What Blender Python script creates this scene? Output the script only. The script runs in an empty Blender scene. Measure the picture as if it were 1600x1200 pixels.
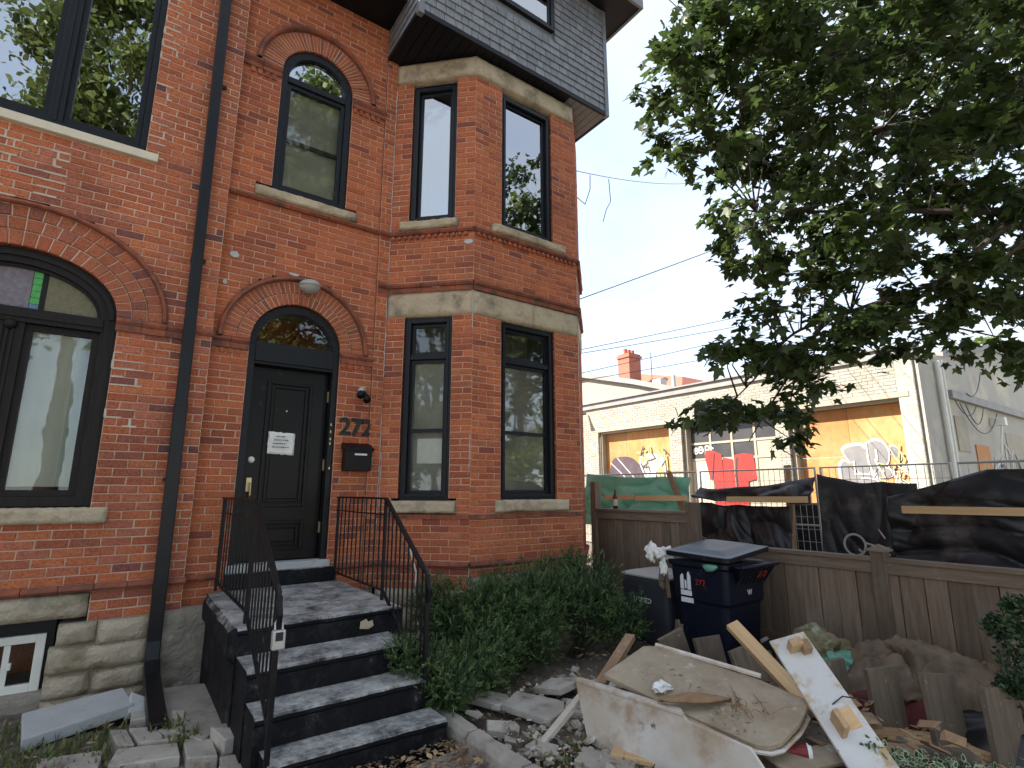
import bpy, bmesh, math, random
from mathutils import Matrix, Vector, Euler, noise as mnoise
random.seed(11)
R = math.radians
S = bpy.context.scene
COL = S.collection

# ------------------------------------------------------------------ camera, sky, sun, exposure
cam_d = bpy.data.cameras.new("camera"); cam = bpy.data.objects.new("camera", cam_d); COL.objects.link(cam)
cam.location = (0, 0, 1.66); cam.rotation_euler = (R(90 + 11.375), 0, R(-35.4))
cam_d.sensor_width = 36; cam_d.lens = 835 / 1600 * 36; cam_d.clip_start = 0.05; cam_d.clip_end = 600
S.camera = cam
SUN_DIR = Vector((-0.66, 0.52, 0.76)).normalized()
SUN_ELEV = math.asin(SUN_DIR.z); SUN_ROT = math.atan2(SUN_DIR.x, SUN_DIR.y)
world = bpy.data.worlds.new("World"); S.world = world; world.use_nodes = True
wn = world.node_tree.nodes; wl = world.node_tree.links; wn.clear()
w_out = wn.new("ShaderNodeOutputWorld"); w_bg = wn.new("ShaderNodeBackground"); w_bg.inputs[1].default_value = 0.12
w_sky = wn.new("ShaderNodeTexSky"); w_sky.sky_type = 'NISHITA'; w_sky.sun_disc = False
w_sky.sun_elevation = SUN_ELEV; w_sky.sun_rotation = SUN_ROT; w_sky.air_density = 1.0; w_sky.dust_density = 0.6; w_sky.ozone_density = 1.6
w_tc = wn.new("ShaderNodeTexCoord"); w_map = wn.new("ShaderNodeMapping"); w_map.inputs[3].default_value = (1.0, 1.0, 2.2)
w_noise = wn.new("ShaderNodeTexNoise"); w_noise.inputs["Scale"].default_value = 2.1; w_noise.inputs["Detail"].default_value = 7; w_noise.inputs["Roughness"].default_value = 0.58
w_ramp = wn.new("ShaderNodeValToRGB"); w_ramp.color_ramp.elements[0].position = 0.30; w_ramp.color_ramp.elements[0].color = (0.5, 0.5, 0.5, 1); w_ramp.color_ramp.elements[1].position = 0.62
w_mix = wn.new("ShaderNodeMixRGB"); w_mix.inputs[2].default_value = (1.95, 2.15, 2.45, 1)
wl.new(w_tc.outputs["Generated"], w_map.inputs[0]); wl.new(w_map.outputs[0], w_noise.inputs["Vector"])
wl.new(w_noise.outputs["Fac"], w_ramp.inputs[0]); wl.new(w_ramp.outputs[0], w_mix.inputs[0])
wl.new(w_sky.outputs[0], w_mix.inputs[1]); wl.new(w_mix.outputs[0], w_bg.inputs[0]); wl.new(w_bg.outputs[0], w_out.inputs[0])
sun_d = bpy.data.lights.new("sun", 'SUN'); sun_d.energy = 3.4; sun_d.angle = R(0.6); sun_d.color = (1.0, 0.93, 0.82)
sun = bpy.data.objects.new("sun", sun_d); COL.objects.link(sun)
sun.rotation_euler = SUN_DIR.to_track_quat('Z', 'Y').to_euler(); sun.location = (-20, 20, 30)
S.view_settings.view_transform = 'Standard'; S.view_settings.look = 'None'; S.view_settings.gamma = 1.0
S.view_settings.use_curve_mapping = False; S.view_settings.exposure = 2.2
S.cycles.max_bounces = 8; S.cycles.diffuse_bounces = 4; S.cycles.glossy_bounces = 4; S.cycles.transparent_max_bounces = 12

# ------------------------------------------------------------------ materials
def nodes_of(name):
    m = bpy.data.materials.new(name); m.use_nodes = True
    nt = m.node_tree; return m, nt, nt.nodes, nt.links, nt.nodes["Principled BSDF"]
def ramp(n, stops):
    r = n.new("ShaderNodeValToRGB"); e = r.color_ramp.elements
    while len(e) < len(stops): e.new(0.5)
    for x, (p, c) in zip(e, stops): x.position = p; x.color = (*c, 1) if len(c) == 3 else c
    return r
def noise_node(n, l, vec, scale, detail=4, rough=0.55):
    t = n.new("ShaderNodeTexNoise"); t.inputs["Scale"].default_value = scale; t.inputs["Detail"].default_value = detail
    t.inputs["Roughness"].default_value = rough; l.new(vec, t.inputs["Vector"]); return t
def mat(name, c1, c2=None, scale=6.0, rough=0.7, bump=0.3, bscale=40.0, stain=None, metallic=0.0, stretch=None, coord='pos', hue=0.0, stain2=None, spec=0.4, transl=0.0, bdist=0.01):
    """Two-tone noise colour, optional stains of their own shape (colour, scale, lo, hi), fine bump."""
    m, nt, n, l, b = nodes_of(name)
    if c2 is None: c2 = tuple(x * 0.75 for x in c1)
    if coord == 'pos':
        g = n.new("ShaderNodeNewGeometry"); vec = g.outputs["Position"]
    else:
        g = n.new("ShaderNodeTexCoord"); vec = g.outputs["Object"]
        oi = n.new("ShaderNodeObjectInfo"); ad = n.new("ShaderNodeVectorMath"); ad.operation = 'ADD'
        mu = n.new("ShaderNodeMath"); mu.operation = 'MULTIPLY'; mu.inputs[1].default_value = 37.0
        l.new(oi.outputs["Random"], mu.inputs[0]); l.new(vec, ad.inputs[0]); l.new(mu.outputs[0], ad.inputs[1]); vec = ad.outputs[0]
    base = vec
    if stretch:
        mp = n.new("ShaderNodeMapping"); mp.inputs[3].default_value = stretch; l.new(vec, mp.inputs[0]); vec = mp.outputs[0]
    t = noise_node(n, l, vec, scale, 5)
    r = ramp(n, [(0.32, c1), (0.68, c2)]); l.new(t.outputs["Fac"], r.inputs[0]); colr = r.outputs[0]
    for st in (stain, stain2):
        if st:
            sc, ss, lo, hi = st
            t2 = noise_node(n, l, base, ss, 6, 0.65); r2 = ramp(n, [(lo, (0, 0, 0)), (hi, (1, 1, 1))]); l.new(t2.outputs["Fac"], r2.inputs[0])
            mx = n.new("ShaderNodeMixRGB"); mx.inputs[2].default_value = (*sc, 1); l.new(r2.outputs[0], mx.inputs[0]); l.new(colr, mx.inputs[1]); colr = mx.outputs[0]
    if hue:
        oi2 = n.new("ShaderNodeObjectInfo"); g2 = n.new("ShaderNodeNewGeometry")
        a = n.new("ShaderNodeMath"); a.operation = 'ADD'; l.new(oi2.outputs["Random"], a.inputs[0]); l.new(g2.outputs["Random Per Island"], a.inputs[1])
        f = n.new("ShaderNodeMath"); f.operation = 'FRACT'; l.new(a.outputs[0], f.inputs[0])
        mr = n.new("ShaderNodeMapRange"); mr.inputs[3].default_value = 1 - hue; mr.inputs[4].default_value = 1 + hue; l.new(f.outputs[0], mr.inputs[0])
        hs = n.new("ShaderNodeHueSaturation"); l.new(mr.outputs[0], hs.inputs["Value"]); l.new(colr, hs.inputs["Color"]); colr = hs.outputs[0]
    l.new(colr, b.inputs["Base Color"])
    b.inputs["Roughness"].default_value = rough; b.inputs["Metallic"].default_value = metallic; b.inputs["Specular IOR Level"].default_value = spec
    if bump:
        t3 = noise_node(n, l, vec, bscale, 6, 0.6); bp = n.new("ShaderNodeBump"); bp.inputs["Strength"].default_value = bump; bp.inputs["Distance"].default_value = bdist
        l.new(t3.outputs["Fac"], bp.inputs["Height"]); l.new(bp.outputs[0], b.inputs["Normal"])
    if transl:
        tr = n.new("ShaderNodeBsdfTranslucent"); ms = n.new("ShaderNodeMixShader"); ms.inputs[0].default_value = transl
        l.new(colr, tr.inputs[0]); l.new(b.outputs[0], ms.inputs[1]); l.new(tr.outputs[0], ms.inputs[2])
        l.new(ms.outputs[0], n["Material Output"].inputs[0])
    return m
def brick_mat(name, stops, dirt=(0.10, 0.05, 0.04), light=(0.55, 0.36, 0.27)):
    m, nt, n, l, b = nodes_of(name)
    oi = n.new("ShaderNodeObjectInfo"); g = n.new("ShaderNodeNewGeometry")
    a = n.new("ShaderNodeMath"); a.operation = 'ADD'; l.new(oi.outputs["Random"], a.inputs[0]); l.new(g.outputs["Random Per Island"], a.inputs[1])
    f = n.new("ShaderNodeMath"); f.operation = 'FRACT'; l.new(a.outputs[0], f.inputs[0])
    r = ramp(n, stops); r.color_ramp.interpolation = 'LINEAR'; l.new(f.outputs[0], r.inputs[0])
    pos = g.outputs["Position"]
    big = noise_node(n, l, pos, 1.3, 4); rb = ramp(n, [(0.46, (0, 0, 0)), (0.76, (0.45, 0.45, 0.45))]); l.new(big.outputs["Fac"], rb.inputs[0])
    m1 = n.new("ShaderNodeMixRGB"); m1.inputs[2].default_value = (*dirt, 1); l.new(rb.outputs[0], m1.inputs[0]); l.new(r.outputs[0], m1.inputs[1])
    fine = noise_node(n, l, pos, 28, 6, 0.7); rf = ramp(n, [(0.60, (0, 0, 0)), (0.85, (0.32, 0.32, 0.32))]); l.new(fine.outputs["Fac"], rf.inputs[0])
    m2 = n.new("ShaderNodeMixRGB"); m2.inputs[2].default_value = (*light, 1); l.new(rf.outputs[0], m2.inputs[0]); l.new(m1.outputs[0], m2.inputs[1])
    md_ = noise_node(n, l, pos, 4.5, 5, 0.65); rm = ramp(n, [(0.54, (0, 0, 0)), (0.76, (0.36, 0.36, 0.36))]); l.new(md_.outputs["Fac"], rm.inputs[0])
    m2b = n.new("ShaderNodeMixRGB"); m2b.inputs[2].default_value = (dirt[0] * 1.6, dirt[1] * 1.3, dirt[2] * 1.1, 1); l.new(rm.outputs[0], m2b.inputs[0]); l.new(m2.outputs[0], m2b.inputs[1]); m2 = m2b
    fd = noise_node(n, l, pos, 60, 4, 0.7); rd = ramp(n, [(0.30, (0.48, 0.45, 0.45)), (0.58, (1.08, 1.08, 1.08))]); l.new(fd.outputs["Fac"], rd.inputs[0])
    m3 = n.new("ShaderNodeMixRGB"); m3.blend_type = 'MULTIPLY'; m3.inputs[0].default_value = 1; l.new(m2.outputs[0], m3.inputs[1]); l.new(rd.outputs[0], m3.inputs[2])
    l.new(m3.outputs[0], b.inputs["Base Color"]); b.inputs["Roughness"].default_value = 0.85; b.inputs["Specular IOR Level"].default_value = 0.25
    bp = n.new("ShaderNodeBump"); bp.inputs["Strength"].default_value = 0.7; bp.inputs["Distance"].default_value = 0.008
    l.new(fine.outputs["Fac"], bp.inputs["Height"]); l.new(bp.outputs[0], b.inputs["Normal"])
    return m
def glass_mat(name, tint, refl=0.28, rough=0.0, wobble=0.0):
    m, nt, n, l, b = nodes_of(name); n.remove(b)
    tr = n.new("ShaderNodeBsdfTransparent"); tr.inputs[0].default_value = (*tint, 1)
    gl = n.new("ShaderNodeBsdfGlossy"); gl.inputs["Roughness"].default_value = rough; gl.inputs[0].default_value = (0.95, 0.97, 1, 1)
    fr = n.new("ShaderNodeFresnel"); fr.inputs[0].default_value = 1.5
    ad = n.new("ShaderNodeMath"); ad.operation = 'ADD'; ad.use_clamp = True; ad.inputs[1].default_value = refl; l.new(fr.outputs[0], ad.inputs[0])
    ms = n.new("ShaderNodeMixShader"); l.new(ad.outputs[0], ms.inputs[0]); l.new(tr.outputs[0], ms.inputs[1]); l.new(gl.outputs[0], ms.inputs[2])
    if wobble:
        g = n.new("ShaderNodeNewGeometry"); t = noise_node(n, l, g.outputs["Position"], 3.0, 2); bp = n.new("ShaderNodeBump"); bp.inputs["Strength"].default_value = wobble; bp.inputs["Distance"].default_value = 0.02
        l.new(t.outputs["Fac"], bp.inputs["Height"]); l.new(bp.outputs[0], gl.inputs["Normal"])
    l.new(ms.outputs[0], n["Material Output"].inputs[0]); return m

M = {}
M['brick'] = brick_mat('red_brick', [(0.0, (0.47, 0.130, 0.055)), (0.25, (0.56, 0.175, 0.072)), (0.5, (0.40, 0.108, 0.050)), (0.78, (0.52, 0.162, 0.078)), (0.95, (0.35, 0.095, 0.052)), (1.0, (0.25, 0.075, 0.055))])
M['brick_old'] = brick_mat('old_red_brick', [(0.0, (0.48, 0.135, 0.06)), (0.3, (0.55, 0.178, 0.078)), (0.55, (0.40, 0.110, 0.056)), (0.82, (0.49, 0.17, 0.098)), (0.95, (0.32, 0.10, 0.064)), (0.98, (0.23, 0.085, 0.072)), (1.0, (0.14, 0.066, 0.072))])
M['arch_brick'] = brick_mat('arch_brick', [(0.0, (0.40, 0.115, 0.055)), (0.5, (0.47, 0.15, 0.075)), (0.85, (0.34, 0.11, 0.07)), (1.0, (0.24, 0.09, 0.07))])
M['mortar'] = mat('mortar', (0.60, 0.42, 0.30), (0.46, 0.25, 0.16), 3.5, 0.95, 0.5, 90)
M['mortar_pale'] = mat('pale_mortar', (0.62, 0.50, 0.38), (0.47, 0.26, 0.17), 1.8, 0.95, 0.5, 90)
M['repoint'] = mat('pale_repointing', (0.56, 0.49, 0.39), (0.46, 0.37, 0.28), 6, 0.95, 0.5, 60)
M['redtrim'] = mat('red_moulded_brick', (0.34, 0.105, 0.055), (0.24, 0.075, 0.045), 9, 0.85, 0.6, 50, stain=((0.10, 0.055, 0.042), 6, 0.44, 0.66))
M['stone'] = mat('weathered_sandstone', (0.54, 0.45, 0.31), (0.42, 0.34, 0.23), 3, 0.9, 0.9, 26, stain=((0.17, 0.14, 0.10), 4, 0.5, 0.72), bdist=0.02)
M['stone_base'] = mat('foundation_stone', (0.50, 0.43, 0.32), (0.38, 0.31, 0.22), 3, 0.95, 1.0, 22, stain=((0.19, 0.18, 0.10), 3, 0.52, 0.7), bdist=0.03)
M['parge'] = mat('rough_parging', (0.36, 0.32, 0.26), (0.25, 0.22, 0.18), 4, 0.95, 1.0, 20, stain=((0.5, 0.46, 0.4), 6, 0.58, 0.75), bdist=0.03)
M['cream_sill'] = mat('cream_sill_paint', (0.66, 0.60, 0.46), (0.58, 0.52, 0.40), 8, 0.6, 0.2, 60)
M['frame'] = mat('black_window_paint', (0.007, 0.008, 0.011), (0.011, 0.013, 0.016), 14, 0.4, 0.05, 80, spec=0.25)
M['frame_old'] = mat('old_black_wood_paint', (0.008, 0.006, 0.006), (0.017, 0.013, 0.011), 10, 0.45, 0.35, 40, stretch=(6, 6, 0.6), spec=0.22)
M['door'] = mat('black_door_paint', (0.003, 0.0028, 0.0028), (0.008, 0.006, 0.005), 5, 0.30, 0.1, 50, stain=((0.06, 0.055, 0.05), 9, 0.62, 0.8), spec=0.22)
M['iron'] = mat('black_iron', (0.006, 0.006, 0.007), (0.011, 0.010, 0.011), 20, 0.40, 0.25, 90, stain=((0.07, 0.035, 0.025), 14, 0.68, 0.8), spec=0.22)
M['downspout'] = mat('black_aluminium', (0.006, 0.007, 0.009), (0.010, 0.011, 0.013), 6, 0.36, 0.05, 60, spec=0.3)
M['soffit'] = mat('black_soffit', (0.006, 0.006, 0.009), (0.009, 0.009, 0.012), 6, 0.5, 0.05, 60, spec=0.22)
M['shingle'] = mat('grey_shingle', (0.235, 0.24, 0.255), (0.165, 0.17, 0.182), 22, 0.55, 0.5, 70, stretch=(1, 1, 0.25), hue=0.16)
M['corner_trim'] = mat('grey_trim', (0.19, 0.195, 0.205), (0.15, 0.155, 0.165), 8, 0.45, 0.05, 50)
M['glass'] = glass_mat('window_glass', (0.93, 0.95, 0.93), 0.015, 0.0, 0.05)
M['glass_up'] = glass_mat('coated_window_glass', (0.5, 0.55, 0.55), 0.34, 0.0, 0.05)
M['glass_bay'] = glass_mat('screened_glass', (0.95, 0.96, 0.94), 0.015, 0.03, 0.04)
M['screen'] = mat('insect_screen_grey', (0.34, 0.335, 0.29), (0.26, 0.255, 0.225), 3, 0.9, 0.0, 40)
M['room'] = mat('dim_room_plaster', (0.30, 0.29, 0.25), (0.22, 0.21, 0.19), 1.0, 0.9, 0.0)
M['curtain'] = mat('white_curtain', (0.88, 0.86, 0.76), (0.76, 0.76, 0.67), 1.8, 0.9, 0.2, 30, transl=0.35)
M['curtain_dark'] = mat('grey_green_curtain', (0.50, 0.54, 0.48), (0.38, 0.42, 0.38), 2, 0.9, 0.2, 30)
M['white_frame'] = mat('white_vinyl', (0.78, 0.77, 0.70), (0.70, 0.69, 0.62), 6, 0.45, 0.05)
M['green_glass'] = mat('green_stained_glass', (0.05, 0.30, 0.07), (0.10, 0.40, 0.10), 30, 0.15, 0.4, 60)
M['pebble_glass'] = mat('pebbled_glass', (0.20, 0.17, 0.09), (0.12, 0.13, 0.07), 30, 0.12, 0.9, 90)
M['mauve_glass'] = mat('mauve_glass', (0.20, 0.20, 0.20), (0.16, 0.11, 0.15), 25, 0.15, 0.8, 80)
M['blue_glass'] = mat('blue_glass', (0.12, 0.22, 0.38), (0.10, 0.16, 0.30), 25, 0.15, 0.5, 80)
M['step'] = None
M['asphalt'] = mat('worn_asphalt', (0.20, 0.195, 0.185), (0.16, 0.155, 0.15), 4, 0.9, 0.4, 60)
M['sidewalk'] = mat('pale_sidewalk_concrete', (0.54, 0.50, 0.43), (0.47, 0.43, 0.37), 3, 0.9, 0.3, 50)
M['concrete'] = mat('grey_concrete', (0.40, 0.36, 0.31), (0.30, 0.27, 0.23), 5, 0.95, 0.7, 60, stain=((0.18, 0.15, 0.12), 4, 0.52, 0.72))
M['paver'] = mat('worn_paver', (0.47, 0.43, 0.37), (0.35, 0.315, 0.27), 6, 0.95, 0.7, 50, hue=0.15, stain=((0.17, 0.14, 0.11), 5, 0.52, 0.7))
M['slab'] = mat('pale_grey_slab', (0.50, 0.51, 0.50), (0.40, 0.41, 0.41), 4, 0.8, 0.4, 50, stain=((0.24, 0.21, 0.17), 5, 0.6, 0.72))
M['soil'] = mat('dark_soil', (0.23, 0.19, 0.15), (0.13, 0.105, 0.08), 5, 1.0, 1.0, 30, stain=((0.22, 0.18, 0.14), 9, 0.58, 0.7), bdist=0.05)
M['rubble'] = mat('rubble_chips', (0.50, 0.46, 0.40), (0.30, 0.25, 0.20), 8, 0.95, 0.6, 50, hue=0.45)
M['deadleaf'] = mat('dead_leaves', (0.22, 0.13, 0.07), (0.30, 0.21, 0.12), 8, 0.9, 0.0, hue=0.5)
M['fence'] = mat('weathered_fence_wood', (0.205, 0.148, 0.105), (0.13, 0.093, 0.066), 4.5, 0.85, 0.6, 14, stretch=(7, 7, 0.6), coord='obj', hue=0.30, stain=((0.20, 0.165, 0.13), 3, 0.55, 0.75))
M['fence_top'] = mat('fence_rail_wood', (0.22, 0.162, 0.118), (0.14, 0.103, 0.075), 4.5, 0.85, 0.6, 14, stretch=(7, 0.6, 7), coord='obj', hue=0.2, stain=((0.30, 0.26, 0.21), 6, 0.6, 0.75))
M['board'] = mat('old_grey_board', (0.185, 0.142, 0.102), (0.115, 0.09, 0.066), 5, 0.85, 0.5, 18, stretch=(6, 6, 0.8), coord='obj', hue=0.22, stain=((0.36, 0.33, 0.28), 16, 0.63, 0.70))
M['lumber'] = mat('new_lumber', (0.66, 0.45, 0.24), (0.56, 0.36, 0.18), 4, 0.7, 0.3, 20, stretch=(0.5, 8, 8), coord='obj', hue=0.12)
M['lumber_old'] = mat('brown_lumber', (0.32, 0.20, 0.11), (0.24, 0.145, 0.08), 4, 0.8, 0.4, 20, stretch=(0.6, 8, 8), coord='obj', hue=0.15, stain=((0.42, 0.36, 0.29), 7, 0.6, 0.75))
M['plywood'] = mat('orange_plywood', (0.46, 0.195, 0.058), (0.38, 0.165, 0.05), 3, 0.7, 0.1, 20, stretch=(1, 3, 0.5), hue=0.13, stain=((0.47, 0.32, 0.15), 1.3, 0.45, 0.75))
M['dirty_white'] = mat('dirty_white_laminate', (0.68, 0.67, 0.63), (0.52, 0.44, 0.35), 2.2, 0.6, 0.25, 30, stain=((0.40, 0.30, 0.21), 3.0, 0.47, 0.62), stain2=((0.16, 0.12, 0.085), 8, 0.64, 0.72))
M['dirty_top'] = mat('dirty_beige_laminate', (0.42, 0.35, 0.25), (0.32, 0.25, 0.17), 2.6, 0.7, 0.4, 30, stain=((0.22, 0.155, 0.10), 3.2, 0.46, 0.70), stain2=((0.50, 0.45, 0.37), 14, 0.60, 0.74))
M['white_board'] = mat('scuffed_white_board', (0.64, 0.63, 0.61), (0.54, 0.52, 0.49), 3, 0.6, 0.2, 40, stain=((0.44, 0.31, 0.15), 5.2, 0.52, 0.64), stain2=((0.2, 0.16, 0.13), 14, 0.66, 0.72))
M['osb'] = mat('raw_wood_block', (0.46, 0.31, 0.17), (0.36, 0.24, 0.13), 12, 0.8, 0.4, 40, stretch=(1, 5, 5), coord='obj', hue=0.15)
M['sack'] = mat('brown_dirty_tarp', (0.19, 0.135, 0.088), (0.085, 0.058, 0.038), 7, 0.6, 0.6, 26, stain=((0.14, 0.045, 0.03), 4, 0.64, 0.72))
M['redcloth'] = mat('dark_red_cloth', (0.15, 0.03, 0.026), (0.09, 0.025, 0.022), 6, 0.85, 0.3, 30)
M['bag'] = mat('olive_bag', (0.24, 0.21, 0.11), (0.17, 0.13, 0.07), 6, 0.6, 0.3, 30, stain=((0.30, 0.38, 0.27), 4, 0.55, 0.65))
M['bin'] = mat('navy_bin_plastic', (0.004, 0.006, 0.016), (0.006, 0.008, 0.020), 5, 0.45, 0.08, 60, spec=0.3, stain=((0.045, 0.045, 0.05), 9, 0.60, 0.8))
M['bin_lid'] = mat('black_lid_plastic', (0.010, 0.012, 0.018), (0.015, 0.017, 0.023), 5, 0.36, 0.08, 60, stain=((0.08, 0.08, 0.085), 8, 0.58, 0.8))
M['grey_box'] = mat('charcoal_plastic', (0.026, 0.029, 0.036), (0.034, 0.037, 0.044), 5, 0.55, 0.1, 60)
M['pale_lid'] = mat('pale_grey_lid', (0.42, 0.40, 0.36), (0.34, 0.32, 0.29), 6, 0.7, 0.1, 40)
M['decal'] = mat('white_decal', (0.72, 0.74, 0.76), (0.62, 0.64, 0.66), 20, 0.6, 0.0)
M['red_paint'] = mat('red_marker_paint', (0.40, 0.02, 0.02), (0.30, 0.02, 0.02), 20, 0.6, 0.0)
M['paper'] = mat('creased_paper', (0.80, 0.79, 0.75), (0.72, 0.71, 0.68), 20, 0.8, 0.4, 30)
M['ink'] = mat('black_ink', (0.02, 0.018, 0.018), (0.04, 0.036, 0.036), 20, 0.8, 0.0)
M['steel'] = mat('galvanised_steel', (0.50, 0.50, 0.48), (0.42, 0.42, 0.40), 10, 0.45, 0.1, 60, metallic=0.5)
M['brass'] = mat('old_brass', (0.62, 0.52, 0.30), (0.48, 0.38, 0.2), 10, 0.35, 0.1, 60, metallic=0.7)
M['lampgrey'] = mat('frosted_lamp', (0.42, 0.40, 0.37), (0.32, 0.30, 0.28), 10, 0.5, 0.1)
M['tarp'] = mat('black_tarp', (0.008, 0.008, 0.010), (0.017, 0.016, 0.017), 4, 0.42, 0.35, 12, stain=((0.12, 0.105, 0.09), 2.4, 0.54, 0.75), spec=0.5, stretch=(1, .6, 2.5))
M['green_tarp'] = mat('green_netting', (0.30, 0.60, 0.46), (0.21, 0.50, 0.37), 3, 0.7, 0.3, 20, transl=0.4)
M['beige_brick'] = brick_mat('beige_painted_brick', [(0, (0.38, 0.365, 0.32)), (0.5, (0.41, 0.395, 0.345)), (0.9, (0.35, 0.335, 0.29)), (1, (0.31, 0.295, 0.255))], dirt=(0.27, 0.235, 0.18), light=(0.42, 0.39, 0.32))
M['beige_joint'] = mat('beige_joint', (0.30, 0.265, 0.20), (0.26, 0.23, 0.17), 5, 0.9, 0.3)
M['beige_trim'] = mat('beige_trim', (0.38, 0.34, 0.265), (0.32, 0.29, 0.22), 3, 0.8, 0.3, 40)
M['stucco'] = mat('grey_stucco', (0.42, 0.40, 0.35), (0.36, 0.34, 0.30), 1.2, 0.9, 0.4, 30, stain=((0.50, 0.46, 0.37), 0.7, 0.5, 0.6))
M['coping'] = mat('grey_metal_coping', (0.28, 0.27, 0.26), (0.22, 0.21, 0.20), 3, 0.6, 0.1)
M['dark_window'] = mat('dark_dusty_glass', (0.035, 0.035, 0.04), (0.06, 0.058, 0.058), 2, 0.3, 0.05)
M['spray_red'] = mat('red_spray', (0.45, 0.025, 0.02), (0.36, 0.02, 0.015), 2, 0.6, 0.0)
M['spray_grey'] = mat('grey_spray', (0.22, 0.21, 0.21), (0.17, 0.165, 0.17), 4, 0.6, 0.0)
M['spray_white'] = mat('white_spray', (0.55, 0.54, 0.52), (0.48, 0.47, 0.45), 4, 0.6, 0.0)
M['spray_mauve'] = mat('dark_mauve_spray', (0.055, 0.035, 0.045), (0.09, 0.06, 0.075), 3, 0.6, 0.0)
M['spray_yellow'] = mat('yellow_spray', (0.42, 0.37, 0.16), (0.36, 0.31, 0.13), 4, 0.6, 0.0)
M['spray_black'] = mat('black_spray', (0.03, 0.03, 0.03), (0.05, 0.05, 0.05), 4, 0.6, 0.0)
M['pink_panel'] = mat('stained_pink_panel', (0.62, 0.42, 0.30), (0.66, 0.56, 0.44), 3, 0.7, 0.0)
M['leaf'] = mat('maple_leaf', (0.056, 0.086, 0.022), (0.034, 0.055, 0.016), 3, 0.45, 0.0, hue=0.38, transl=0.45)
M['leaf_far'] = mat('street_tree_leaf', (0.15, 0.18, 0.045), (0.08, 0.12, 0.03), 1.2, 0.5, 0.0, hue=0.35, transl=0.3)
M['bark'] = mat('dark_bark', (0.055, 0.045, 0.035), (0.035, 0.028, 0.023), 9, 0.9, 0.9, 24, stretch=(3, 3, 0.8))
M['yew'] = mat('yew_needles', (0.060, 0.105, 0.032), (0.036, 0.068, 0.024), 5, 0.55, 0.0, hue=0.45, transl=0.15)
M['yew_tip'] = mat('yew_new_growth', (0.14, 0.20, 0.06), (0.09, 0.15, 0.046), 5, 0.55, 0.0, hue=0.4, transl=0.2)
M['holly'] = mat('glossy_dark_leaf', (0.030, 0.062, 0.020), (0.02, 0.044, 0.016), 6, 0.38, 0.0, hue=0.4, transl=0.15)
M['var_edge'] = mat('cream_leaf_edge', (0.52, 0.56, 0.40), (0.44, 0.5, 0.34), 6, 0.5, 0.0, hue=0.15, transl=0.2)
M['var_mid'] = mat('green_leaf_middle', (0.065, 0.13, 0.045), (0.045, 0.095, 0.035), 6, 0.5, 0.0, hue=0.3, transl=0.2)
M['grass'] = mat('weed_green', (0.12, 0.17, 0.05), (0.20, 0.20, 0.09), 3, 0.7, 0.0, hue=0.3, transl=0.25)
M['cable'] = mat('grey_cable', (0.10, 0.10, 0.11), (0.07, 0.07, 0.08), 3, 0.6, 0.0)
M['cup_red'] = mat('dark_red_cup', (0.22, 0.02, 0.02), (0.16, 0.02, 0.02), 6, 0.5, 0.0)
M['bottle'] = mat('brown_glass', (0.06, 0.022, 0.010), (0.04, 0.015, 0.008), 6, 0.12, 0.0)
M['bottle_label'] = mat('bottle_label', (0.50, 0.30, 0.24), (0.6, 0.45, 0.38), 30, 0.6, 0.0)
M['roof_red'] = mat('far_red_brick', (0.42, 0.15, 0.10), (0.34, 0.12, 0.08), 6, 0.9, 0.2)
M['far_wall'] = mat('far_pale_brick', (0.36, 0.33, 0.28), (0.30, 0.27, 0.22), 8, 0.9, 0.2)
M['roofing'] = mat('dark_roofing', (0.05, 0.05, 0.055), (0.07, 0.07, 0.075), 8, 0.8, 0.3)
# painted concrete steps: black paint worn to grey on the faces that are walked on
def step_mat():
    m, nt, n, l, b = nodes_of('worn_black_step_paint'); g = n.new("ShaderNodeNewGeometry")
    t = noise_node(n, l, g.outputs["Position"], 5, 7, 0.7); t2 = noise_node(n, l, g.outputs["Position"], 26, 5, 0.7)
    sx = n.new("ShaderNodeSeparateXYZ"); l.new(g.outputs["True Normal"], sx.inputs[0])
    up = n.new("ShaderNodeMath"); up.operation = 'MULTIPLY'; up.inputs[1].default_value = 0.23; l.new(sx.outputs[2], up.inputs[0])
    a = n.new("ShaderNodeMath"); a.operation = 'MULTIPLY_ADD'; a.inputs[1].default_value = 0.30; l.new(t2.outputs["Fac"], a.inputs[0]); l.new(up.outputs[0], a.inputs[2])
    a2 = n.new("ShaderNodeMath"); a2.operation = 'MULTIPLY_ADD'; a2.inputs[1].default_value = 0.62; l.new(t.outputs["Fac"], a2.inputs[0]); l.new(a.outputs[0], a2.inputs[2])
    r = ramp(n, [(0.45, (0.005, 0.005, 0.007)), (0.54, (0.018, 0.018, 0.020)), (0.62, (0.15, 0.147, 0.14)), (0.78, (0.50, 0.49, 0.465))]); l.new(a2.outputs[0], r.inputs[0])
    l.new(r.outputs[0], b.inputs["Base Color"]); b.inputs["Roughness"].default_value = 0.6; b.inputs["Specular IOR Level"].default_value = 0.2
    bp = n.new("ShaderNodeBump"); bp.inputs["Strength"].default_value = 0.6; bp.inputs["Distance"].default_value = 0.01; l.new(t2.outputs["Fac"], bp.inputs["Height"]); l.new(bp.outputs[0], b.inputs["Normal"])
    return m
M['step'] = step_mat()

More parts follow.
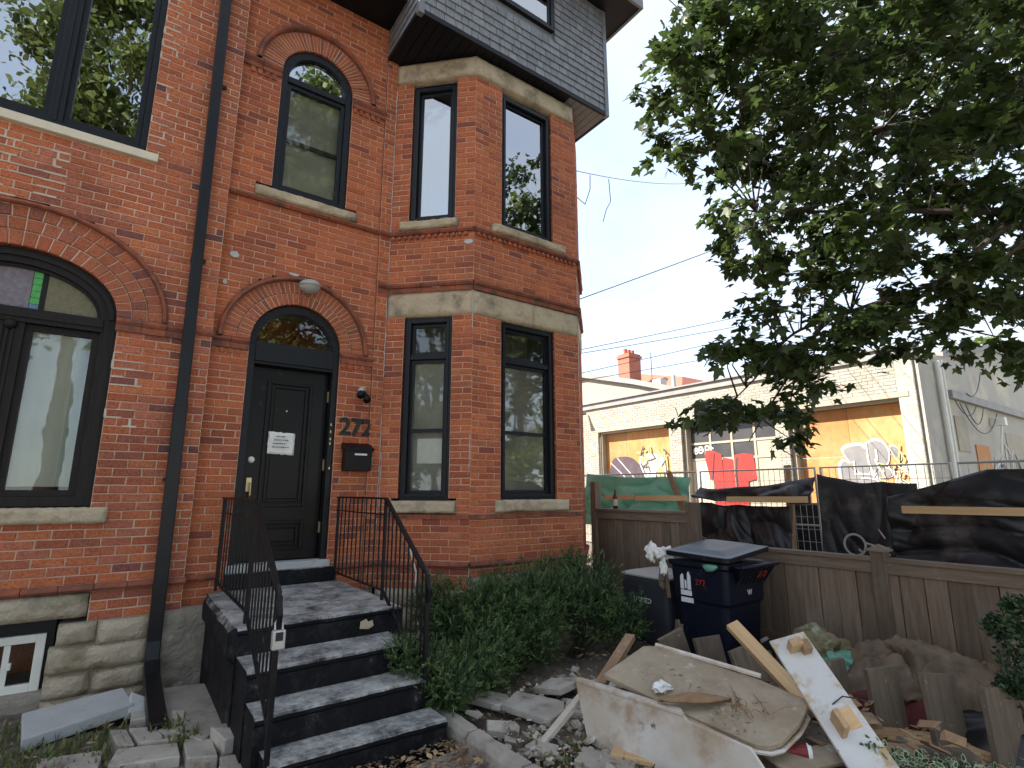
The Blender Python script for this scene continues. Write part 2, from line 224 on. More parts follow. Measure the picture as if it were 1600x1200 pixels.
# ------------------------------------------------------------------ mesh helpers
class MB:
    def __init__(s): s.v = []; s.f = []; s.mi = []
    def add(s, vs, fs, mi=0):
        o = len(s.v); s.v += [tuple(x) for x in vs]; s.f += [tuple(o + i for i in f) for f in fs]; s.mi += [mi] * len(fs); return s
    def hexa(s, p, mi=0):  # p: 8 points, bottom ring 0-3 counter-clockwise seen from above, top ring 4-7
        return s.add(p, [(3, 2, 1, 0), (4, 5, 6, 7), (0, 1, 5, 4), (1, 2, 6, 5), (2, 3, 7, 6), (3, 0, 4, 7)], mi)
    def box(s, x0, x1, y0, y1, z0, z1, mi=0):
        return s.hexa([(x0, y0, z0), (x1, y0, z0), (x1, y1, z0), (x0, y1, z0), (x0, y0, z1), (x1, y0, z1), (x1, y1, z1), (x0, y1, z1)], mi)
    def obox(s, mtx, x0, x1, y0, y1, z0, z1, mi=0):
        p = [(x0, y0, z0), (x1, y0, z0), (x1, y1, z0), (x0, y1, z0), (x0, y0, z1), (x1, y0, z1), (x1, y1, z1), (x0, y1, z1)]
        return s.hexa([mtx @ Vector(q) for q in p], mi)
    def tube(s, pts, r, n=8, mi=0, cap=True):
        pts = [Vector(p) for p in pts]; rs = r if isinstance(r, (list, tuple)) else [r] * len(pts); o = len(s.v); prev = None
        for i, p in enumerate(pts):
            t = (pts[min(i + 1, len(pts) - 1)] - pts[max(i - 1, 0)]).normalized()
            if prev is None:
                a = t.orthogonal().normalized()
            else:
                a = (prev - t * prev.dot(t)); a = a.normalized() if a.length > 1e-6 else t.orthogonal().normalized()
            prev = a; b = t.cross(a)
            for k in range(n):
                w = 2 * math.pi * k / n; s.v.append(tuple(p + (a * math.cos(w) + b * math.sin(w)) * rs[i]))
        for i in range(len(pts) - 1):
            for k in range(n):
                s.f.append((o + i * n + k, o + i * n + (k + 1) % n, o + (i + 1) * n + (k + 1) % n, o + (i + 1) * n + k)); s.mi.append(mi)
        if cap:
            s.f.append(tuple(o + k for k in reversed(range(n)))); s.mi.append(mi)
            e = o + (len(pts) - 1) * n; s.f.append(tuple(e + k for k in range(n))); s.mi.append(mi)
        return s
    def prism(s, poly, mtx, d0, d1, mi=0):  # poly in local xy, extruded along local z
        n = len(poly); o = len(s.v)
        s.v += [tuple(mtx @ Vector((x, y, d0))) for x, y in poly] + [tuple(mtx @ Vector((x, y, d1))) for x, y in poly]
        s.f.append(tuple(o + i for i in reversed(range(n)))); s.f.append(tuple(o + n + i for i in range(n)))
        for i in range(n):
            j = (i + 1) % n; s.f.append((o + i, o + j, o + n + j, o + n + i))
        s.mi += [mi] * (n + 2); return s
    def mesh(s, name, mats, smooth=False):
        me = bpy.data.meshes.new(name); me.from_pydata(s.v, [], s.f)
        for m in (mats if isinstance(mats, (list, tuple)) else [mats]): me.materials.append(M[m] if isinstance(m, str) else m)
        if any(s.mi): me.polygons.foreach_set('material_index', s.mi)
        if smooth: me.polygons.foreach_set('use_smooth', [True] * len(me.polygons))
        me.update(); return me
    def obj(s, name, mats, parent=None, kind=None, smooth=False, bevel=0, label=None):
        o = bpy.data.objects.new(name, s.mesh(name, mats, smooth)); COL.objects.link(o); adopt(o, parent)
        if kind: o['kind'] = kind
        if label: o['label'] = label
        if bevel:
            b = o.modifiers.new("bevel", 'BEVEL'); b.width = bevel; b.segments = 2; b.limit_method = 'ANGLE'
        return o
def root_of(o):
    while o.parent: o = o.parent
    return o
def adopt(o, parent):
    if parent is not None:
        o.parent = parent; o.matrix_parent_inverse = Matrix.Translation(-WORLD[parent.name]) if parent.name in WORLD else Matrix.Identity(4)
WORLD = {}  # world location of Empties, so that a part's mesh can be written in world coordinates
def thing(name, label, cat, loc=(0, 0, 0), group=None):
    o = bpy.data.objects.new(name, None); COL.objects.link(o); o.location = loc; o.empty_display_size = 0.1
    WORLD[o.name] = Vector(loc); o['label'] = label; o['category'] = cat
    if group: o['group'] = group
    return o
def tag(o, label, cat, group=None, kind=None):
    o['label'] = label; o['category'] = cat
    if group: o['group'] = group
    if kind: o['kind'] = kind
    return o
def inst(name, me, mtx, parent=None):
    o = bpy.data.objects.new(name, me); COL.objects.link(o); adopt(o, parent)
    o.matrix_basis = mtx; return o
def frame_of(origin, x, z=None):  # matrix with local x along x, local z close to z
    x = Vector(x).normalized(); z = Vector(z or (0, 0, 1)); y = z.cross(x).normalized(); z = x.cross(y)
    m = Matrix((x, y, z)).transposed().to_4x4(); m.translation = Vector(origin); return m
def text_mesh(txt, size, depth, mtx, mats, name, parent, bold=0.0):
    c = bpy.data.curves.new(name, 'FONT'); c.body = txt; c.size = size; c.extrude = depth; c.offset = bold; c.resolution_u = 3; c.align_x = 'CENTER'; c.align_y = 'CENTER'
    t = bpy.data.objects.new(name, c); COL.objects.link(t); dg = bpy.context.evaluated_depsgraph_get(); me = bpy.data.meshes.new_from_object(t.evaluated_get(dg))
    bpy.data.objects.remove(t); bpy.data.curves.remove(c)
    me.transform(mtx); me.materials.clear(); me.materials.append(M[mats]); me.name = name
    o = bpy.data.objects.new(name, me); COL.objects.link(o); adopt(o, parent); return o
def ribbon(mb, pts, w, mtx, d0, d1, mi=0):  # flat painted stroke along a polyline in local xy
    for (x0, y0), (x1, y1) in zip(pts[:-1], pts[1:]):
        dx, dy = x1 - x0, y1 - y0; L = math.hypot(dx, dy) or 1; nx, ny = -dy / L * w / 2, dx / L * w / 2; ex, ey = dx / L * w * 0.3, dy / L * w * 0.3
        mb.prism([(x0 - nx - ex, y0 - ny - ey), (x1 - nx + ex, y1 - ny + ey), (x1 + nx + ex, y1 + ny + ey), (x0 + nx - ex, y0 + ny - ey)], mtx, d0, d1 + random.uniform(0, 0.0006), mi)

# ------------------------------------------------------------------ ground
def ground():
    mb = MB(); N = 70; xs = [-300, -120, -50, -20, -8] + [-4 + i * 0.16 for i in range(76)] + [12, 20, 50, 120, 300]; ys = [-300, -120, -50, -15, -5] + [-0.5 + i * 0.16 for i in range(50)] + [10, 16, 30, 60, 120, 300]
    for y in ys:
        for x in xs:
            z = -0.02
            if -4 < x < 7.9 and -0.4 < y < 7.2:
                z += 0.05 * (mnoise.noise((x * 1.7, y * 1.7, 1)) ) + 0.02 * mnoise.noise((x * 6, y * 6, 4))
                if x > 2.15: z += min(1, (x - 2.15) / 0.4) * 0.07
                if 1.0 < x < 2.1 and y < 3.7: z -= 0.03
            mb.v.append((x, y, z))
    w = len(xs)
    for j in range(len(ys) - 1):
        for i in range(w - 1): mb.f.append((j * w + i, j * w + i + 1, (j + 1) * w + i + 1, (j + 1) * w + i)); mb.mi.append(0)
    mb.obj('ground', 'soil', kind='structure', smooth=True)
ground()
# concrete path at the foot of the steps
mb = MB(); mb.hexa([(0.95, -0.5, -0.12), (2.0, -0.5, -0.12), (2.02, 3.36, -0.12), (1.25, 3.3, -0.12), (0.95, -0.5, 0.035), (2.0, -0.5, 0.035), (2.02, 3.34, 0.035), (1.3, 3.27, 0.035)]); mb.obj('path', 'concrete', kind='structure', bevel=0.01)

for nm, y0, y1, z, mt in (('sidewalk', -3.4, -0.52, 0.02, 'sidewalk'), ('road', -10.5, -3.6, -0.06, 'asphalt'), ('sidewalk', -13, -10.7, 0.02, 'sidewalk')):  # unseen street behind the camera, added for its sunlit bounce on the facade
    mb = MB(); mb.box(-60, 60, y0, y1, -0.3 if nm == 'sidewalk' else -0.1, z if nm == 'sidewalk' else -0.012); mb.obj(nm, mt, kind='structure')
mb = MB(); mb.box(-60, 60, -3.6, -3.402, -0.3, 0.08); mb.obj('kerb', 'sidewalk', kind='structure')
# ------------------------------------------------------------------ brick wall builder
BL, BH, JT = 0.215, 0.0745, 0.010
class Seg:
    def __init__(s, p, q):
        s.o = Vector((p[0], p[1], 0)); d = Vector((q[0] - p[0], q[1] - p[1], 0)); s.L = d.length; s.d = d.normalized(); s.n = Vector((s.d.y, -s.d.x, 0))
    def W(s, u, d, z): return s.o + s.d * u + s.n * d + Vector((0, 0, z))
    def mtx(s, u, d, z):  # local x along the wall, y into the wall, z up
        m = Matrix((s.d, -s.n, Vector((0, 0, 1)))).transposed().to_4x4(); m.translation = s.W(u, d, z); return m
def brick_shape(mb, L, h, dep, mtx, jit=0.0, ch=0.005, mi=0):
    r = lambda a: random.uniform(-a, a)
    p = []
    fy = r(jit * 0.35)
    for x, z in ((0, 0), (L, 0), (L, h), (0, h)): p.append((x + r(jit), 0.0055 + fy, z + r(jit) * 0.6))
    for x, z in ((ch, ch), (L - ch, ch), (L - ch, h - ch), (ch, h - ch)): p.append((x + r(jit), fy + r(jit) * 0.3, z + r(jit) * 0.6))
    for x, z in ((0, 0), (L, 0), (L, h), (0, h)): p.append((x, dep, z))
    mb.add([mtx @ Vector(q) for q in p], [(4, 5, 6, 7), (0, 1, 5, 4), (1, 2, 6, 5), (2, 3, 7, 6), (3, 0, 4, 7), (1, 0, 8, 9), (2, 1, 9, 10), (3, 2, 10, 11), (0, 3, 11, 8)], mi)
BRICK_MESH = []
for k in range(7):
    mb = MB(); brick_shape(mb, BL - JT, BH - JT, 0.095, Matrix.Identity(4), 0.0035); BRICK_MESH.append(mb)
class Wall:
    """Collects the bricks and the mortar of one house."""
    def __init__(s): s.full = []; s.cut = MB(); s.mortar = MB()
    def lay(s, seg, u0, u1, z0, z1, holes=(), d=0.0, phase=0.0, jit=0.0012, mortar=True):
        rows = max(1, int(round((z1 - z0) / BH))); h = (z1 - z0) / rows
        for i in range(rows):
            a, b = z0 + i * h, z0 + (i + 1) * h
            iv = [(u0, u1)]
            for hf in holes:
                q = hf(a + 0.004, b - 0.004)
                if q:
                    nv = []
                    for (x, y) in iv:
                        if q[1] <= x or q[0] >= y: nv.append((x, y)); continue
                        if q[0] > x: nv.append((x, q[0]))
                        if q[1] < y: nv.append((q[1], y))
                    iv = nv
            off = phase + (0.5 * BL if i % 2 else 0) + random.uniform(-0.012, 0.012)
            for x, y in iv:
                if y - x < 0.02: continue
                if mortar: s.mortar.add([seg.W(x, d - 0.0065, a), seg.W(y, d - 0.0065, a), seg.W(y, d - 0.0065, b), seg.W(x, d - 0.0065, b)], [(0, 1, 2, 3)])
                k = math.floor((x - off) / BL); cuts = [x]
                while off + (k + 1) * BL < y - 0.045:
                    k += 1
                    if off + k * BL > x + 0.045: cuts.append(off + k * BL)
                cuts.append(y)
                for p, q in zip(cuts[:-1], cuts[1:]):
                    dd = d + random.uniform(-jit, jit)
                    if abs(q - p - BL) < 0.002 and abs(h - BH) < 0.004: s.full.append((seg, p + JT / 2, a + JT / 2, dd))
                    else: brick_shape(s.cut, q - p - JT, h - JT, 0.095, seg.mtx(p + JT / 2, dd, a + JT / 2), 0.0035)
    def finish(s, house, bmat, mmat, score, n=300):
        meshes = [mb.mesh('brick', bmat) for mb in BRICK_MESH]
        order = sorted(s.full, key=lambda t: -score(t[0].W(t[1] + 0.1, 0, t[2] + 0.03), t[0])); pick = order[:n]
        for seg, u, z, d in pick: inst('brick', random.choice(meshes), seg.mtx(u, d, z) @ Matrix.Rotation(random.uniform(-0.006, 0.006), 4, 'Y'), house)
        for seg, u, z, d in order[n:]:
            m = seg.mtx(u, d, z) @ Matrix.Rotation(random.uniform(-0.006, 0.006), 4, 'Y'); src = random.choice(BRICK_MESH)
            s.cut.add([m @ Vector(p) for p in src.v], src.f)
        s.cut.obj('brickwork', bmat, house, kind='stuff'); s.mortar.obj('mortar', mmat, house)
def view_score(p, seg):  # how large a brick shows in the photograph
    v = p - cam.location; f = v.dot(CAMF); x = v.dot(CAMR) / f; y = v.dot(CAMU) / f
    if abs(x) > 0.97 or abs(y) > 0.73: return -1
    return abs(seg.n.dot(v)) / f ** 3
_cm = cam.rotation_euler.to_matrix(); CAMR = _cm.col[0].copy(); CAMU = _cm.col[1].copy(); CAMF = -_cm.col[2]
def rect_hole(u0, u1, z0, z1): return lambda a, b: (u0, u1) if (b > z0 and a < z1) else None
def arch_hole(uc, ra, zs, rb, pow2=1.0):  # from the spring line zs up, half ellipse
    def f(a, b):
        if b <= zs or a >= zs + rb: return None
        t = max(0.0, (a - zs) / rb); w = ra * math.sqrt(max(0, 1 - t * t)); return (uc - w, uc + w)
    return f
def arch_ring(house, seg, uc, zs, a0, b0, a1, b1, n, bmat, d=0.0, ang0=0.0, ang1=math.pi, back=None):
    gap = 0.0045
    for k in range(n):
        t0 = ang0 + (ang1 - ang0) * k / n; t1 = ang0 + (ang1 - ang0) * (k + 1) / n
        def P(t, a, b, y): return seg.W(uc + a * math.cos(t), y, zs + b * math.sin(t))
        g0 = gap / a0; g1 = gap / a1; dd = d + random.uniform(-0.003, 0.003); c = 0.005
        q = []
        for y, e in ((dd - 0.006, 0), (dd, 1), (dd - 0.09, 0)):
            s0 = t0 + g0 + e * c / a0; s1 = t1 - g0 - e * c / a0; r0 = t0 + g1 + e * c / a1; r1 = t1 - g1 - e * c / a1
            q += [P(s0, a0 + gap * 0 + e * c, b0 + e * c, y), P(s1, a0 + e * c, b0 + e * c, y), P(r1, a1 - gap - e * c, b1 - gap - e * c, y), P(r0, a1 - gap - e * c, b1 - gap - e * c, y)]
        mb = MB(); mb.add(q, [(7, 6, 5, 4), (4, 5, 1, 0), (5, 6, 2, 1), (6, 7, 3, 2), (7, 4, 0, 3), (0, 1, 9, 8), (1, 2, 10, 9), (2, 3, 11, 10), (3, 0, 8, 11)])
        mb.obj('arch_brick', bmat, house)
        if back is not None: back.add([P(t0, a0, b0, d - 0.007), P(t1, a0, b0, d - 0.007), P(t1, a1 + 0.0, b1, d - 0.007), P(t0, a1, b1, d - 0.007)], [(0, 1, 2, 3), (3, 2, 1, 0)][:1])
def arch_roll(house, seg, uc, zs, a, b, r, n, mt, d, name, ang0=0.0, ang1=math.pi, sq=1.0):
    mb = MB(); prof = [(-0.02, -r), (d * 0.7, -r * 0.95), (d, -r * 0.45), (d * 0.94, r * 0.3), (d * 0.5, r * 0.95), (-0.02, r)]
    m = len(prof)
    for k in range(n + 1):
        t = ang0 + (ang1 - ang0) * k / n
        for y, rr in prof:
            j = random.uniform(-0.002, 0.002)
            mb.v.append(tuple(seg.W(uc + (a + rr) * math.cos(t), y + j, zs + (b + rr) * math.sin(t))))
    for k in range(n):
        for i in range(m - 1): mb.f.append((k * m + i, k * m + i + 1, (k + 1) * m + i + 1, (k + 1) * m + i)); mb.mi.append(0)
    return mb.obj(name, mt, house)
def course(house, pts, z0, z1, out, mt, name, n_in=0.05, seglen=0.22, profile='roll'):
    """A projecting moulded course along a plan polyline, in separate moulded bricks."""
    mb = MB()
    for p, q in zip(pts[:-1], pts[1:]):
        sg = Seg(p, q); k = max(1, int(round(sg.L / seglen)))
        for i in range(k):
            a = sg.L * i / k + 0.0025; b = sg.L * (i + 1) / k - 0.0025; e = random.uniform(-0.003, 0.003)
            if i == 0: a = -out * 0.0
            if profile == 'roll': pr = [(-n_in, z0), (out * 0.55 + e, z0), (out + e, z0 + (z1 - z0) * 0.4), (out * 0.9 + e, z0 + (z1 - z0) * 0.75), (out * 0.35 + e, z1), (-n_in, z1)]
            else: pr = [(-n_in, z0), (out + e, z0 + 0.003), (out + e, z1 - 0.004), (out - 0.004 + e, z1), (-n_in, z1)]
            n = len(pr); mb.add([sg.W(a, y, z) for y, z in pr] + [sg.W(b, y, z) for y, z in pr], [tuple(range(n)), tuple(reversed(range(n, 2 * n)))] + [(i2, n + i2, n + (i2 + 1) % n, (i2 + 1) % n) for i2 in range(n)])
    return mb.obj(name, mt, house)
def rock(mb, seg, u0, u1, z0, z1, d, dep=0.14, rough=0.02, nx=None, nz=4, seed=0, round_=0.02):
    """Rock-faced stone: gridded bulging front, plain sides."""
    nx = nx or max(4, int((u1 - u0) / 0.06)); o = len(mb.v)
    for j in range(nz + 1):
        for i in range(nx + 1):
            fu, fz = i / nx, j / nz; e = min(min(fu, 1 - fu) * (u1 - u0), min(fz, 1 - fz) * (z1 - z0)); k = min(1.0, e / round_)
            u = u0 + (u1 - u0) * fu; z = z0 + (z1 - z0) * fz
            b = rough * (1.0 + mnoise.noise((u * 7 + seed, z * 9, seed * 3.1)) * 0.9 + 0.5 * mnoise.noise((u * 19, z * 23, seed)))
            mb.v.append(tuple(seg.W(u + random.uniform(-0.003, 0.003), d - round_ * 0.5 * (1 - k) + b * k, z + random.uniform(-0.003, 0.003))))
    w = nx + 1
    for j in range(nz):
        for i in range(nx): mb.f.append((o + j * w + i, o + j * w + i + 1, o + (j + 1) * w + i + 1, o + (j + 1) * w + i)); mb.mi.append(0)
    edge = [i for i in range(w)] + [j * w + nx for j in range(1, nz + 1)] + [nz * w + i for i in range(nx - 1, -1, -1)] + [j * w for j in range(nz - 1, 0, -1)]
    o2 = len(mb.v)
    for e in edge:
        p = Vector(mb.v[o + e]); dd = (p - seg.o).dot(seg.n); mb.v.append(tuple(p - seg.n * (dd - d + dep)))
    for i in range(len(edge)):
        j = (i + 1) % len(edge); mb.f.append((o + edge[j], o + edge[i], o2 + i, o2 + j)); mb.mi.append(0)
    return mb
def bar(mb, seg, u0, u1, z0, z1, d0, d1, mi=0):  # box between depths d0 (inner) and d1 (outer)
    mb.hexa([seg.W(u0, d1, z0), seg.W(u1, d1, z0), seg.W(u1, d0, z0), seg.W(u0, d0, z0), seg.W(u0, d1, z1), seg.W(u1, d1, z1), seg.W(u1, d0, z1), seg.W(u0, d0, z1)], mi)
def frame_rect(mb, seg, u0, u1, z0, z1, w, d0, d1, wb=None, wt=None):
    wb = wb or w; wt = wt or w
    bar(mb, seg, u0, u0 + w, z0, z1, d0, d1); bar(mb, seg, u1 - w, u1, z0, z1, d0, d1)
    bar(mb, seg, u0 + w, u1 - w, z0, z0 + wb, d0, d1 - 0.001); bar(mb, seg, u0 + w, u1 - w, z1 - wt, z1, d0, d1 - 0.001)
def room(house, seg, u0, u1, z0, z1, d, deep, mt='room', back=None):
    mb = MB(); a = [seg.W(u0, d, z0), seg.W(u1, d, z0), seg.W(u1, d, z1), seg.W(u0, d, z1)]; b = [seg.W(u0, d - deep, z0), seg.W(u1, d - deep, z0), seg.W(u1, d - deep, z1), seg.W(u0, d - deep, z1)]
    mb.add(a + b, [(4, 5, 6, 7), (0, 4, 7, 3), (5, 1, 2, 6), (3, 7, 6, 2), (0, 1, 5, 4)])
    return mb.obj('room_lining', mt, house)
def double_hung(house, seg, u0, u1, z0, z1, glass='glass_bay', transom=None, meet=None, d=-0.075, fw=0.062, fm='frame'):
    """Casing and inner frame as the window part; sash frames and panes are its sub-parts."""
    mb = MB(); frame_rect(mb, seg, u0, u1, z0, z1, fw, d - 0.07, d + 0.035); frame_rect(mb, seg, u0 + fw * 0.55, u1 - fw * 0.55, z0 + 0.03, z1 - 0.03, 0.035, d - 0.06, d + 0.046)
    if transom: bar(mb, seg, u0 + fw, u1 - fw, transom - 0.03, transom + 0.03, d - 0.07, d + 0.03)
    w = mb.obj('window', fm, house, bevel=0.004)
    iu0, iu1, iz0 = u0 + fw + 0.005, u1 - fw - 0.005, z0 + fw + 0.005; top = (transom - 0.032) if transom else z1 - fw - 0.005
    cells = [(iz0, top)]
    if transom: cells.append((transom + 0.032, z1 - fw - 0.005))
    for k, (a, b) in enumerate(cells):
        s = MB(); frame_rect(s, seg, iu0, iu1, a, b, 0.034, d - 0.055, d - 0.004)
        if k == 0 and meet: bar(s, seg, iu0 + 0.034, iu1 - 0.034, meet - 0.02, meet + 0.02, d - 0.05, d - 0.008)
        s.obj('sash', fm, w)
        pn = MB(); spans = [(a + 0.034, meet - 0.02), (meet + 0.02, b - 0.034)] if (k == 0 and meet) else [(a + 0.034, b - 0.034)]
        for y0, y1 in spans:
            g = MB(); bar(g, seg, iu0 + 0.034, iu1 - 0.034, y0, y1, d - 0.034, d - 0.028); g.obj('pane', glass, w)
    return w

# ------------------------------------------------------------------ the neighbour's house (left)
A = thing('brick_house', 'red brick semi-detached house at the left edge with wide arched window and white curtain', 'house', (-1.3, 6.0, 0))
YA = 5.92; NB = Seg((-7.0, YA), (0.34, YA)); o_ = 7.0; u_ = lambda x: x + o_
wa = Wall()
z_f = 0.60
holes = [rect_hole(u_(-1.62), u_(-0.212), 4.935, 7.55), rect_hole(u_(-1.70), u_(-0.225), 1.53, 3.23), arch_hole(u_(-0.96), 1.08, 3.23, 0.87), rect_hole(u_(-1.7), u_(-0.135), 0.60, 0.826)]
wa.lay(NB, 3.9, NB.L, 0.899, 7.80, holes)
wa.lay(NB, u_(-0.135), NB.L, z_f, 0.836, [])
PS = Seg((0.34, 5.885), (0.53, 5.885)); wa.lay(PS, 0.0, PS.L, 0.899, 7.80, []); wa.lay(PS, 0, PS.L, 0.62, 0.836, [])
arch_ring(A, NB, u_(-0.96), 3.235, 0.715, 0.50, 0.83, 0.635, 26, M['arch_brick'], 0.004, 0.0, math.pi, wa.mortar)
arch_ring(A, NB, u_(-0.96), 3.235, 0.835, 0.640, 0.95, 0.755, 24, M['arch_brick'], 0.002, 0.0, math.pi, wa.mortar)
arch_ring(A, NB, u_(-0.96), 3.235, 0.955, 0.760, 1.075, 0.865, 30, M['arch_brick'], 0.0, 0.0, math.pi, wa.mortar)
arch_roll(A, NB, u_(-0.96), 3.235, 1.09, 0.885, 0.022, 60, 'redtrim', 0.05, 'hood_mould')
course(A, [(-0.24, YA), (0.345, YA)], 3.165, 3.232, 0.045, 'redtrim', 'impost_course'); course(A, [(-0.24, YA), (0.345, YA)], 3.10, 3.163, 0.022, 'redtrim', 'impost_course', profile='flat')
course(A, [(0.34, 5.885), (0.535, 5.885)], 3.165, 3.232, 0.03, 'redtrim', 'impost_course')
course(A, [(-2.2, YA), (0.34, YA)], 0.838, 0.897, 0.045, 'redtrim', 'water_table', seglen=0.24); course(A, [(0.34, 5.885), (0.545, 5.885)], 0.838, 0.897, 0.045, 'redtrim', 'water_table', seglen=0.2)
# stone base
def stones(house, seg, lst, d, mt='stone_base', rough=0.03, name='stone'):
    for i, (u0, u1, z0, z1) in enumerate(lst):
        rock(MB(), seg, u0 + 0.005, u1 - 0.005, z0 + 0.005, z1 - 0.005, d, 0.16, rough, seed=i * 1.7 + u0, nz=5, round_=0.03).obj(name, mt, house, smooth=True)
stones(A, NB, [(u_(-1.55), u_(-0.14), 0.635, 0.832)], 0.012, rough=0.012, name='stone_lintel')
stones(A, NB, [(u_(-0.32), u_(-0.06), 0.425, 0.60), (u_(-0.06), u_(0.33), 0.405, 0.60), (u_(-0.36), u_(0.33), 0.215, 0.415), (u_(-0.36), u_(-0.06), 0.03, 0.212), (u_(-0.05), u_(0.33), 0.04, 0.212), (u_(-0.36), u_(0.33), -0.2, 0.035), (u_(-3), u_(-1.5), -0.2, 0.60)], 0.02)
mbk = MB(); bar(mbk, NB, u_(-0.30), u_(0.335), -0.2, 0.60, -0.2, -0.012); bar(mbk, NB, u_(-1.6), u_(-0.335), -0.2, 0.10, -0.2, -0.0); mbk.obj('foundation_backing', 'parge', A)
rock(MB(), Seg((0.33, 5.86), (0.86, 5.93)), 0, 0.534, -0.2, 0.625, 0.0, 0.25, 0.035, nx=14, nz=14, seed=4.2).obj('parged_foundation', 'parge', A, smooth=True)
# basement window
mb = MB(); frame_rect(mb, NB, u_(-1.25), u_(-0.385), 0.095, 0.525, 0.062, -0.16, -0.10); bw = mb.obj('basement_window', 'white_frame', A, bevel=0.005)
mb = MB(); bar(mb, NB, u_(-0.635), u_(-0.595), 0.157, 0.463, -0.15, -0.11); mb.obj('mullion', 'white_frame', bw)
mb = MB(); bar(mb, NB, u_(-0.60), u_(-0.575), 0.28, 0.33, -0.12, -0.085); mb.obj('latch', 'white_frame', bw, bevel=0.004)
mb = MB(); bar(mb, NB, u_(-1.19), u_(-0.637), 0.157, 0.463, -0.136, -0.130); bar(mb, NB, u_(-0.593), u_(-0.448), 0.157, 0.463, -0.136, -0.130); mb.obj('pane', 'glass', bw)
mb = MB(); bar(mb, NB, u_(-1.4), u_(-1.25), 0.03, 0.63, -0.2, -0.13); bar(mb, NB, u_(-0.385), u_(-0.335), 0.03, 0.63, -0.2, -0.13); bar(mb, NB, u_(-1.25), u_(-0.385), 0.526, 0.63, -0.2, -0.13); mb.obj('window_surround', 'frame', A)
room(A, NB, u_(-1.3), u_(-0.36), 0.05, 0.55, -0.21, 0.8)
# upper window: black frame, wide mullion, two panes
d = -0.07; mb = MB(); frame_rect(mb, NB, u_(-1.62), u_(-0.212), 4.937, 7.5, 0.055, d - 0.09, d + 0.045); frame_rect(mb, NB, u_(-1.565), u_(-0.268), 4.985, 7.44, 0.05, d - 0.08, d + 0.02)
bar(mb, NB, u_(-0.965), u_(-0.86), 4.99, 7.44, d - 0.09, d + 0.04); bar(mb, NB, u_(-0.925), u_(-0.90), 4.99, 7.44, d + 0.04, d + 0.052)
uw = mb.obj('window', 'frame', A, bevel=0.005, label='wide upper window with two tall panes')
for a, b in ((-1.515, -1.015), (-0.81, -0.318)):
    s = MB(); frame_rect(s, NB, u_(a - 0.05), u_(b + 0.05), 5.035, 7.39, 0.045, d - 0.07, d + 0.005); s.obj('sash', 'frame', uw)
    g = MB(); bar(g, NB, u_(a - 0.004), u_(b + 0.004), 5.08, 7.345, d - 0.035, d - 0.029); g.obj('pane', 'glass_up', uw)
room(A, NB, u_(-1.66), u_(-0.2), 4.8, 7.6, -0.17, 1.6)
mb = MB(); mb.hexa([NB.W(u_(-1.72), 0.05, 4.838), NB.W(u_(-0.105), 0.05, 4.838), NB.W(u_(-0.105), -0.12, 4.838), NB.W(u_(-1.72), -0.12, 4.838), NB.W(u_(-1.72), 0.05, 4.922), NB.W(u_(-0.105), 0.05, 4.922), NB.W(u_(-0.105), -0.12, 4.937), NB.W(u_(-1.72), -0.12, 4.937)]); mb.obj('window_sill', 'cream_sill', A, bevel=0.006, label='cream painted sill of the upper window')
# arched ground-floor window
d = -0.05
mb = MB()
def ell(t, a, b): return (u_(-0.96) + a * math.cos(t), 3.20 + b * math.sin(t))
N = 40
for a0, b0, a1, b1, dd in ((0.60, 0.395, 0.735, 0.525, d + 0.0), (0.575, 0.365, 0.63, 0.42, d - 0.03), (0.66, 0.455, 0.70, 0.49, d + 0.02)):
    for k in range(N):
        t0, t1 = math.pi * k / N, math.pi * (k + 1) / N
        q = [ell(t0, a0, b0), ell(t0, a1, b1), ell(t1, a1, b1), ell(t1, a0, b0)]
        mb.hexa([NB.W(q[i][0], dd - 0.11, q[i][1]) for i in (0, 1, 2, 3)] + [NB.W(q[i][0], dd, q[i][1]) for i in (0, 1, 2, 3)])
bar(mb, NB, u_(-1.70), u_(-1.59), 1.54, 3.20, d - 0.11, d); bar(mb, NB, u_(-0.345), u_(-0.225), 1.54, 3.20, d - 0.11, d)
bar(mb, NB, u_(-1.59), u_(-0.345), 1.54, 1.62, d - 0.11, d - 0.004); bar(mb, NB, u_(-1.6), u_(-0.335), 3.075, 3.20, d - 0.11, d + 0.02); bar(mb, NB, u_(-1.6), u_(-0.335), 3.115, 3.15, d + 0.02, d + 0.035)
bar(mb, NB, u_(-1.035), u_(-0.855), 1.62, 3.075, d - 0.11, d + 0.0); 
for k in (-0.995, -0.96, -0.925): bar(mb, NB, u_(k - 0.009), u_(k + 0.009), 1.64, 3.02, d, d + 0.014)
aw = mb.obj('arched_window', 'frame_old', A, label='wide arched window with white curtains and coloured glass above')
mb = MB(); c0 = NB.mtx(u_(-0.945), d + 0.02, 3.05)
for k in range(6):
    pass
mb.tube([NB.W(u_(-0.945), d + 0.0, 3.045), NB.W(u_(-0.945), d + 0.03, 3.045), NB.W(u_(-0.945), d + 0.045, 3.045)], [0.045, 0.042, 0.02], 12); mb.obj('rosette', 'frame_old', aw, smooth=True)
